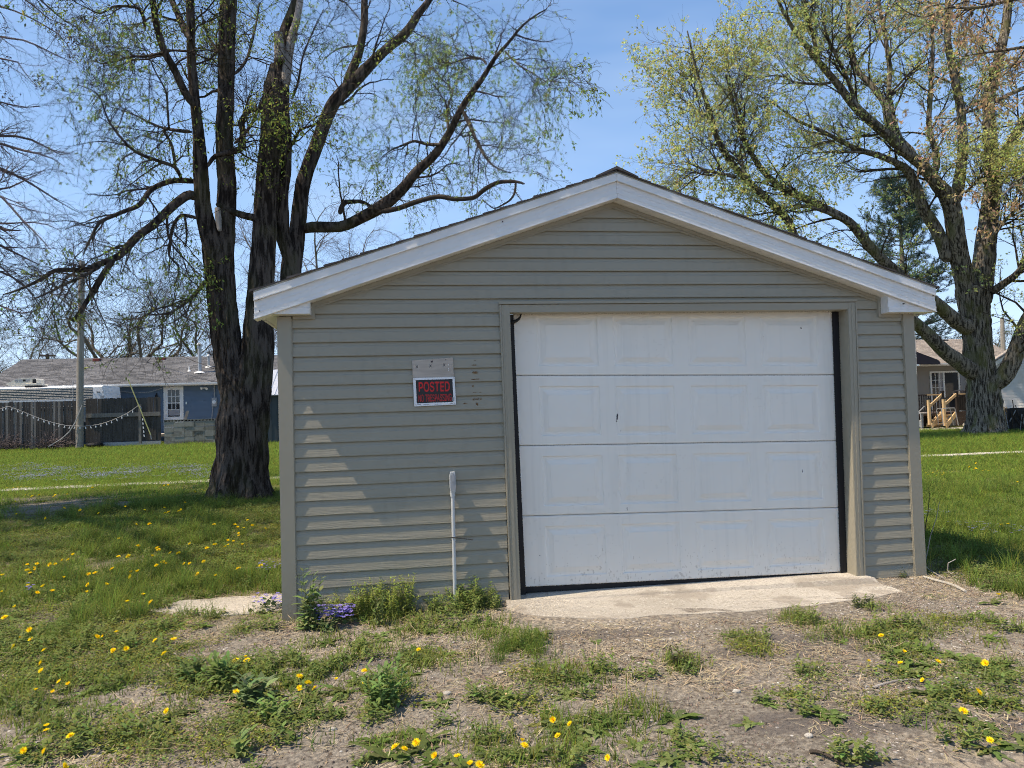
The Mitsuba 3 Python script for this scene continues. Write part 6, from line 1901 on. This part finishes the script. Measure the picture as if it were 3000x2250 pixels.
# crumbs of soil, bark and dry leaf
gr_ = []
for b_ in ((0.26, 0.222, 0.170), (0.155, 0.130, 0.102)):
    n = 46
    c = disc(rng, n, 0.14)
    sz = rng.uniform(.0025, .008, n)
    o = np.array([[1, 0, -.3], [-.5, .8, -.3], [-.5, -.8, -.3], [0, 0, .7]])
    v = np.vstack([c[i] + o[:, :] * sz[i] * rng.uniform(.5, 1.4, 3) + UP * sz[i] * .25 for i in range(n)])
    f = np.vstack([np.array([[0, 1, 3], [1, 2, 3], [2, 0, 3], [0, 2, 1]]) + 4 * i for i in range(n)])
    gr_.append((v, f, tint(rng, n, b_, .3, .06, 4)))
group('crumbs', gr_, 'stone_grit')
x, y = scatter(3600, 2.9, 6.8, 0.6)
k = rng.random(len(x)) < 1 - 0.8 * cover(x, y)
x, y = x[k], y[k]
put('soil_crumbs', 'crumbs', x, y, *args(len(x), .7, 1.4))
tag('soil_crumbs', 'loose crumbs of soil bark and dry leaf on the bare ground', 'debris', kind='stuff')
# blue and yellow specks in the lawn
bx_, by_ = [], []
for (px, py, sx, sy, n) in ((60, 1392, 60, 20, 36), (130, 1378, 50, 10, 14), (250, 1398, 80, 14, 22), (420, 1385, 100, 14, 32), (560, 1380, 70, 12, 24), (620, 1390, 30, 10, 8), (2850, 1545, 60, 16, 2), (2760, 1500, 40, 20, 2), (2950, 1570, 40, 14, 2), (55, 1308, 40, 2, 16)):
    for _ in range(n):
        q = ground_at(px + rng.normal(0, sx), py + rng.normal(0, sy) * .7)
        bx_.append(q[0]); by_.append(q[1])
bx_, by_ = np.array(bx_), np.array(by_)
m = ~blocked(bx_, by_)
put('blue_flowers', 'blue_flowers', bx_[m], by_[m], *args(m.sum(), .8, 1.3))
x, y = scatter(700, 12.5, 27)
put('yellow_specks', 'yellow_specks', x[::4], y[::4], *args(len(x[::4]), .8, 1.2))
tag('grass', 'green grass of the lawn with longer tufts between the weeds', 'grass', kind='stuff')
tag('clover', 'low mats of tiny clover and chickweed leaves on the soil', 'ground cover', kind='stuff')
tag('weeds', 'flat broad leaved weeds covering the ground in patches', 'weeds', kind='stuff')
tag('straw', 'dry straw coloured stalks littering the bare soil', 'straw', kind='stuff')
tag('pebbles', 'small pale pebbles strewn on the bare soil', 'gravel', kind='stuff')
tag('blue_flowers', 'tiny pale blue flowers spread through the lawn', 'flowers', kind='stuff')
tag('yellow_specks', 'tiny yellow flowers dotted through the far lawn', 'flowers', kind='stuff')

# ------------------------------------------------------------------ dandelions, one by one
rng = np.random.default_rng(303)


def dandelion_head(rng, opened):
    vs, fs, cs, n0 = [], [], [], 0
    for ring, (r0, el, n) in enumerate(((0.021, 0.12, 20), (0.018, 0.45, 18), (0.013, 0.9, 14), (0.007, 1.35, 9))):
        el = el + (1 - opened) * 1.1 * (1.5 - el)
        a = np.arange(n) * 2 * np.pi / n + ring * .4 + rng.normal(0, .06, n)
        d = unit(flat(a) * math.cos(el) + UP * math.sin(el))
        v, f = leaf_quads(np.zeros((n, 3)) + UP * 0.001 * ring, d, np.tile(UP, (n, 1)) + .01 * rng.standard_normal((n, 3)), np.full(n, r0 * 1.12) * rng.uniform(.85, 1.1, n), np.full(n, .0068), 0)
        vs.append(v); fs.append(f + n0); n0 += len(v); cs.append(tint(rng, n, (0.93, 0.74 - .04 * ring, 0.02), .06, .03))
    return np.vstack(vs), np.vstack(fs), np.vstack(cs)


heads = [dandelion_head(rng, o) for o in (1.0, 0.9, 0.55, 0.75)]
heads = [mikit.ply(h[:2], 'petal', color=h[2]) for h in heads]
stems = [mikit.ply(tube([[0, 0, -1], [0.05, 0.02, -.5], [0, 0, 0]], [.002, .0018, .0016], 5), 'stem_green') for _ in range(1)]
mat('stem_green', (0.16, 0.18, 0.08), 0.6, 0.2)
ros = [rosette(rng, 11, 0.07, 0.17, 0.032, (0.145, 0.195, 0.065), 0.3, 6) for _ in range(4)]
ros = [mikit.ply(h[:2], 'blade', color=h[2]) for h in ros]


ORD = 'first second third fourth fifth sixth seventh eighth ninth tenth eleventh twelfth thirteenth fourteenth fifteenth sixteenth'.split()


def dandelions(pts, label, grp):
    pts = sorted(pts)
    for nth, (px, py) in enumerate(pts):
        q = ground_at(px, py)
        d_ = q[1]
        h = float(rng.uniform(.04, .09) if d_ < 5.6 else rng.uniform(.08, .15))
        # the head is what is seen at the pixel: its foot stands a little nearer
        e = EYE + (q - EYE) * (1 - h / HC * 1.0)
        x, y = float(e[0]), float(e[1])
        if blocked(np.array([x]), np.array([y]))[0]: continue
        g0 = float(gz(x, y))
        mine = label
        if len(pts) < 32:
            mine = label + (f', {ORD[nth]} from the left' if nth < len(pts) / 2 else f', {ORD[len(pts) - 1 - nth]} from the right')
        key = thing('dandelion', mine, 'dandelion', grp)
        s = float(rng.uniform(.70, 1.15)) * (1.0 if d_ < 5.6 else 1.2)
        tx, ty = rng.normal(0, 22, 2) + np.array([10, -10])
        M = T().translate([x, y, g0 + h]).rotate([1, 0, 0], float(tx)).rotate([0, 1, 0], float(ty)).rotate([0, 0, 1], float(rng.uniform(0, 360))).scale(s)
        scene[key + '__flower'] = {**heads[int(rng.integers(4))], 'to_world': M}
        scene[key + '__stem'] = {**stems[0], 'to_world': T().translate([x, y, g0 + h]).rotate([0, 0, 1], float(rng.uniform(0, 360))).scale([1, 1, h + .01])}
        if d_ < 8.5 and rng.random() < (.75 if d_ < 5.5 else .4):
            scene[key + '__leaves'] = {**ros[int(rng.integers(4))], 'to_world': T().translate([x + float(rng.normal(0, .03)), y + .03, g0]).rotate([0, 0, 1], float(rng.uniform(0, 360))).scale(float(rng.uniform(.7, 1.1)))}


def q1(pts): return [(x * .452, 1500 + y * .452) for x, y in pts]


near_left = q1([(270, 975), (270, 1035), (385, 1105), (445, 1115), (230, 1160), (345, 1172), (300, 1385), (300, 1412), (455, 1445), (292, 1550), (410, 1655), (155, 1550), (1080, 1283), (755, 780), (627, 810), (670, 803), (740, 900), (730, 890), (815, 888), (1005, 835), (1125, 830), (1065, 922), (285, 890), (195, 762), (130, 820), (90, 870), (200, 830)])
wall_left = q1([(1528, 965), (1590, 945), (1600, 965), (1620, 1078), (1530, 1163), (1940, 1063), (1997, 1102), (1940, 1135), (1945, 1160), (2040, 1140), (2180, 1090)])
mid_left = q1([(825, 585), (978, 587), (100, 612), (30, 680), (15, 528), (240, 527), (280, 485), (180, 478), (338, 518), (560, 525), (570, 470), (685, 468), (575, 403), (617, 397), (412, 423), (890, 387), (850, 390), (850, 415), (1013, 340), (1055, 318), (1075, 330), (833, 285), (768, 283), (447, 303), (405, 303), (475, 272), (325, 335), (357, 332), (240, 322), (177, 330), (177, 378), (220, 360), (225, 370), (195, 393), (15, 405), (730, 362), (985, 287), (1105, 260), (1158, 265), (1020, 230), (1027, 240), (1195, 330), (1230, 335), (1320, 318), (1280, 400), (1400, 415), (1460, 222), (1475, 187), (1480, 203), (1512, 187), (1393, 208), (1340, 230), (1545, 140), (1548, 152), (1572, 208), (1700, 457), (1715, 100), (1522, 75), (1540, 95), (1580, 97), (1635, 78), (1605, 40), (970, 75), (880, 75), (928, 535), (1230, 205), (1690, 345), (1545, 360)])
far_left = [(x * .3165, 1250 + y * .3165) for x, y in ((240, 627), (297, 640), (365, 628), (497, 643), (512, 628), (622, 620), (593, 745), (743, 768), (430, 845), (155, 803), (148, 690), (815, 582), (855, 560), (975, 578), (1160, 740), (1340, 765), (913, 800), (1520, 745), (1530, 795), (1560, 790), (1655, 775), (1675, 760), (1713, 695), (1385, 895), (1100, 1030), (1278, 1090), (1915, 1120), (1985, 1085), (1980, 890), (1520, 540), (1555, 535), (1800, 590), (1810, 600))]
front = [(1000 + x * .452, 1500 + y * .452) for x, y in ((500, 893), (152, 1033), (148, 1107), (1375, 1343), (1482, 1375), (1403, 1447), (1170, 1487), (1187, 1523), (350, 1525), (407, 1537), (485, 1497), (613, 1590), (752, 1590), (835, 1648), (895, 1650), (1730, 1592))]
right_ = [(2000 + x * .452, 1500 + y * .452) for x, y in ((1287, 808), (1435, 910), (1207, 963), (1413, 977), (1655, 967), (1965, 982), (1558, 1102), (1915, 1168), (1818, 1290), (1992, 1483), (2050, 535))]
lawn_r = [(2860, 1357), (2842, 1368), (2858, 1373), (2981, 1410), (2932, 1537), (2954, 1534)]
dandelions(near_left, 'yellow dandelion in the weeds at the lower left', 'dandelions at the lower left')
dandelions(wall_left, 'yellow dandelion in the patch before the left garage corner', 'dandelions before the garage corner')
dandelions([q for q in mid_left if q[0] < 150], 'yellow dandelion in the weedy grass at the left edge', 'dandelions at the left edge')
dandelions([q for q in mid_left if 150 <= q[0] < 420], 'yellow dandelion in the middle of the weedy left lawn', 'dandelions in the middle of the left lawn')
dandelions([q for q in mid_left if 420 <= q[0] < 600], 'yellow dandelion in the weedy grass beyond the walkway slab', 'dandelions beyond the walkway slab')
dandelions([q for q in mid_left if q[0] >= 600], 'yellow dandelion in the long grass close to the left garage corner', 'dandelions close to the garage corner')
dandelions([q for q in far_left if q[0] < 280], 'small yellow dandelion in the shaded grass below the wooden pole', 'dandelions below the wooden pole')
dandelions([q for q in far_left if q[0] >= 280], 'small yellow dandelion in the shaded grass left of the big tree', 'dandelions in the shade of the big tree')
dandelions(front, 'yellow dandelion on the bare soil before the garage', 'dandelions on the bare soil')
dandelions(right_, 'yellow dandelion in the sparse weeds at the lower right', 'dandelions at the lower right')
dandelions(lawn_r, 'yellow dandelion in the tall lawn right of the garage', 'dandelions in the right lawn')

# ------------------------------------------------------------------ single weeds along the garage wall
rng = np.random.default_rng(404)


def weed(name, label, px, py, stems, h, ll, lw, base, per=9, splay=.5, r=.03, whorl=1, catg='weed', grp=None):
    q = ground_at(px, py)
    st_, lf = leafy(rng, stems, h, ll, lw, base, per, splay, r, whorl)
    o = np.array([q[0], q[1], float(gz(q[0], q[1])) - .004])
    key = thing(name, label, catg, grp)
    add('stems', (st_[0] + o, st_[1]), 'stem_green', key)
    k = add('leaves', (lf[0] + o, lf[1]), 'blade', key, color=lf[2])
    labels[k] = {'kind': 'stuff'}
    return key, o


weed('leafy_weed', 'tall broad leaved weed against the left corner post of the garage', 905, 1845, 12, .36, .085, .028, (0.22, 0.29, 0.11), 9, .35, .05)
weed('leafy_weed', 'small pale leaved weed at the foot of the tall corner weed', 955, 1850, 7, .10, .06, .03, (0.17, 0.22, 0.10), 4, .9, .06)
weed('bushy_weed', 'feathery bright green weed just right of the tall corner weed', 1025, 1806, 44, .17, .036, .0085, (0.30, 0.355, 0.095), 11, .8, .16, 2)
weed('bushy_weed', 'upright feathery weed in the middle of the left wall', 1080, 1806, 28, .22, .036, .0085, (0.30, 0.36, 0.095), 13, .45, .09, 2)
weed('bushy_weed', 'widest feathery weed against the left wall', 1155, 1800, 48, .24, .038, .0085, (0.30, 0.36, 0.09), 13, .5, .13, 2)
weed('leafy_weed', 'dark upright weed standing in front of the feathery weeds', 1112, 1832, 6, .20, .05, .016, (0.17, 0.22, 0.085), 10, .25, .03)
weed('bushy_weed', 'spreading feathery weed around the foot of the conduit pipe', 1335, 1788, 52, .15, .042, .0105, (0.24, 0.31, 0.095), 9, 1.1, .19, 2)
weed('bushy_weed', 'taller feathery weed right behind the conduit pipe', 1372, 1782, 26, .21, .040, .010, (0.24, 0.31, 0.095), 11, .6, .09, 2)
weed('bushy_weed', 'small feathery weed at the foot of the door frame', 1425, 1780, 24, .14, .040, .010, (0.24, 0.30, 0.095), 8, .8, .10, 2)
weed('leafy_weed', 'lush broad leaved weed in the patch at the left foreground', 745, 2060, 12, .15, .10, .034, (0.20, 0.275, 0.125), 5, .9, .06)
weed('leafy_weed', 'bright broad leaved weed behind the lush one in the left foreground', 635, 2010, 12, .17, .075, .024, (0.18, 0.27, 0.085), 7, .6, .06)
weed('leafy_weed', 'dark leafy weed beside the bright weed in the left foreground', 560, 1995, 12, .13, .065, .022, (0.15, 0.21, 0.075), 6, .9, .08)
weed('leafy_weed', 'low lush weed nearest the bottom of the left foreground patch', 810, 2110, 12, .12, .06, .022, (0.22, 0.31, 0.10), 5, 1.0, .06)
weed('leafy_weed', 'lush glossy weed in the middle foreground with long leaves', 1130, 2065, 14, .19, .08, .020, (0.19, 0.29, 0.095), 8, .6, .08)
weed('leafy_weed', 'single leafy weed on the bare soil at the bottom left', 695, 2215, 7, .10, .085, .026, (0.22, 0.29, 0.105), 4, 1.0, .02)
weed('dry_weed', 'dark reddish dry weed standing on the bare soil before the door', 1990, 1955, 9, .11, .03, .008, (0.085, 0.075, 0.040), 8, .7, .03)
weed('leafy_weed', 'small dark weed at the far right corner of the concrete apron', 2524, 1778, 14, .09, .035, .010, (0.085, 0.110, 0.055), 6, .9, .06)
weed('leafy_weed', 'tiny weed at the foot of the right corner post', 2648, 1692, 6, .07, .03, .012, (0.12, 0.15, 0.06), 4, .6, .03)
# violets: a leafy clump with blue flowers on top
for px, py, n, r, label in ((978, 1832, 150, .16, 'clump of blue violets at the foot of the left wall'), (790, 1790, 30, .13, 'blue violets at the left foot of the corner post'), (790, 1685, 22, .12, 'blue violets beside the left corner of the garage in the shade'), (85, 1752, 8, .05, 'lone blue violet in the weeds at the left edge')):
    q = ground_at(px, py)
    o = np.array([q[0], q[1], float(gz(q[0], q[1])) - .003])
    key = thing('violet', label, 'violet')
    m = 40 if n > 20 else 14
    c = disc(rng, m, r); c[:, 2] = rng.uniform(.03, .08, m)
    v, f = leaf_quads(c, flat(rng.uniform(0, 6.3, m)), unit(UP + .5 * rng.standard_normal((m, 3))), np.full(m, .045), np.full(m, .04), .1)
    kk = add('leaves', (v + o, f), 'blade', key, color=tint(rng, m, (0.085, 0.125, 0.06), .15, .08)); labels[kk] = {'kind': 'stuff'}
    fl = tiny_flowers(rng, n, r * .9, .12, .017, (0.26, 0.22, 0.60))
    kk = add('flowers', (fl[0] + o, fl[1]), 'petal', key, color=fl[2]); labels[kk] = {'kind': 'stuff'}
# dry sticks and a bramble at the right corner
br = thing('bare_stalk', 'two thin bare stalks growing beside the right corner post', 'stalk')
for way in ([(2700, 1610), (2708, 1560), (2718, 1505), (2723, 1455), (2721, 1428)], [(2706, 1660), (2716, 1620), (2726, 1570), (2744, 1515), (2752, 1470)]):
    q = ground_at(way[0][0] + 5, 1668)
    pts = [at(px, py, q[1] + .05) for px, py in way]
    pts[0][2] = float(gz(pts[0][0], pts[0][1]))
    add('stalk', tube(pts, np.linspace(.005, .002, 5), 5), 'twig_bark' if way[0][0] == 2700 else 'dead_wood', br)
rgk = np.random.default_rng(9)
bramble = []
for way in ([(2706, 1655), (2722, 1668), (2745, 1690), (2765, 1700)], [(2790, 1690), (2776, 1672), (2778, 1650), (2800, 1638)], [(2765, 1684), (2790, 1684), (2825, 1690)], [(2700, 1636), (2712, 1634)]):
    pts = []
    for j, (px, py) in enumerate(way):
        q = ground_at(px, max(py, 1680))
        pts.append(at(px, py, q[1]) if py < 1680 else q + UP * .02)
    bramble.append(tube(pts, .004, 5))
tag(add('bramble', cat(*bramble), 'dead_wood'), 'dry curled bramble stems on the ground at the right garage corner', 'bramble')
for k, (a, c_, w_, label) in enumerate((((2555, 2020), (2735, 2000), .006, 'long grey twig lying in the weeds at the lower right'), ((2380, 2217), (2465, 2240), .009, 'short brown twig on the soil at the bottom right'), ((1850, 1936), (1922, 1937), .005, 'straight dark twig on the bare soil before the door'), ((700, 2200), (780, 2215), .005, 'thin twig on the soil at the bottom left'), ((2930, 2075), (3000, 2045), .008, 'brown stick at the lower right edge'))):
    p0, p1 = ground_at(*a), ground_at(*c_)
    pts = [p0 + (p1 - p0) * t + UP * (.008 + .010 * math.sin(t * 3)) + np.array([0, .03 * math.sin(3 * t + k), 0]) for t in np.linspace(0, 1, 8)]
    tag(add('twig', tube(pts, np.linspace(w_, w_ * .5, 8), 6), 'dead_wood' if k in (0, 3) else 'twig_bark'), label, 'twig')
# pale strip of old edging at the right corner
e = [ground_at(*q) + UP * .012 for q in ((2706, 1694), (2735, 1703), (2770, 1712), (2800, 1722), (2830, 1738))]
tag(add('edging_strip', tube(e, .011, 6), 'path_concrete'), 'pale half buried edging strip leading away from the right corner post', 'edging')
for px, py, s_, label in ((1415, 2015, .022, 'white stone on the soil near the weeds in the foreground'), (1310, 2034, .022, 'white stone beside the lush weed in the foreground'), (1469, 1973, .018, 'small white stone beyond the weeds in the foreground'), (2158, 2028, .02, 'pale stone at the left of the mossy patch'), (2370, 2158, .018, 'pale stone in front of the weeds at the lower right'), (975, 2140, .02, 'pale stone under the clover at the bottom left'), (1484, 2040, .02, 'reddish stone at the edge of the middle weeds')):
    q = ground_at(px, py)
    vv = np.array(trimesh.creation.icosphere(subdivisions=2).vertices)
    vv = vv * (.75 + .5 * meshkit.fbm(vv * 2 + px, 2, 3))[:, None] * [s_, s_ * .8, s_ * .55]
    tag(add('stone', (q + vv + UP * s_ * .2, np.array(trimesh.creation.icosphere(subdivisions=2).faces)), 'path_concrete' if 'red' not in label else 'new_wood', smooth=True), label, 'stone')
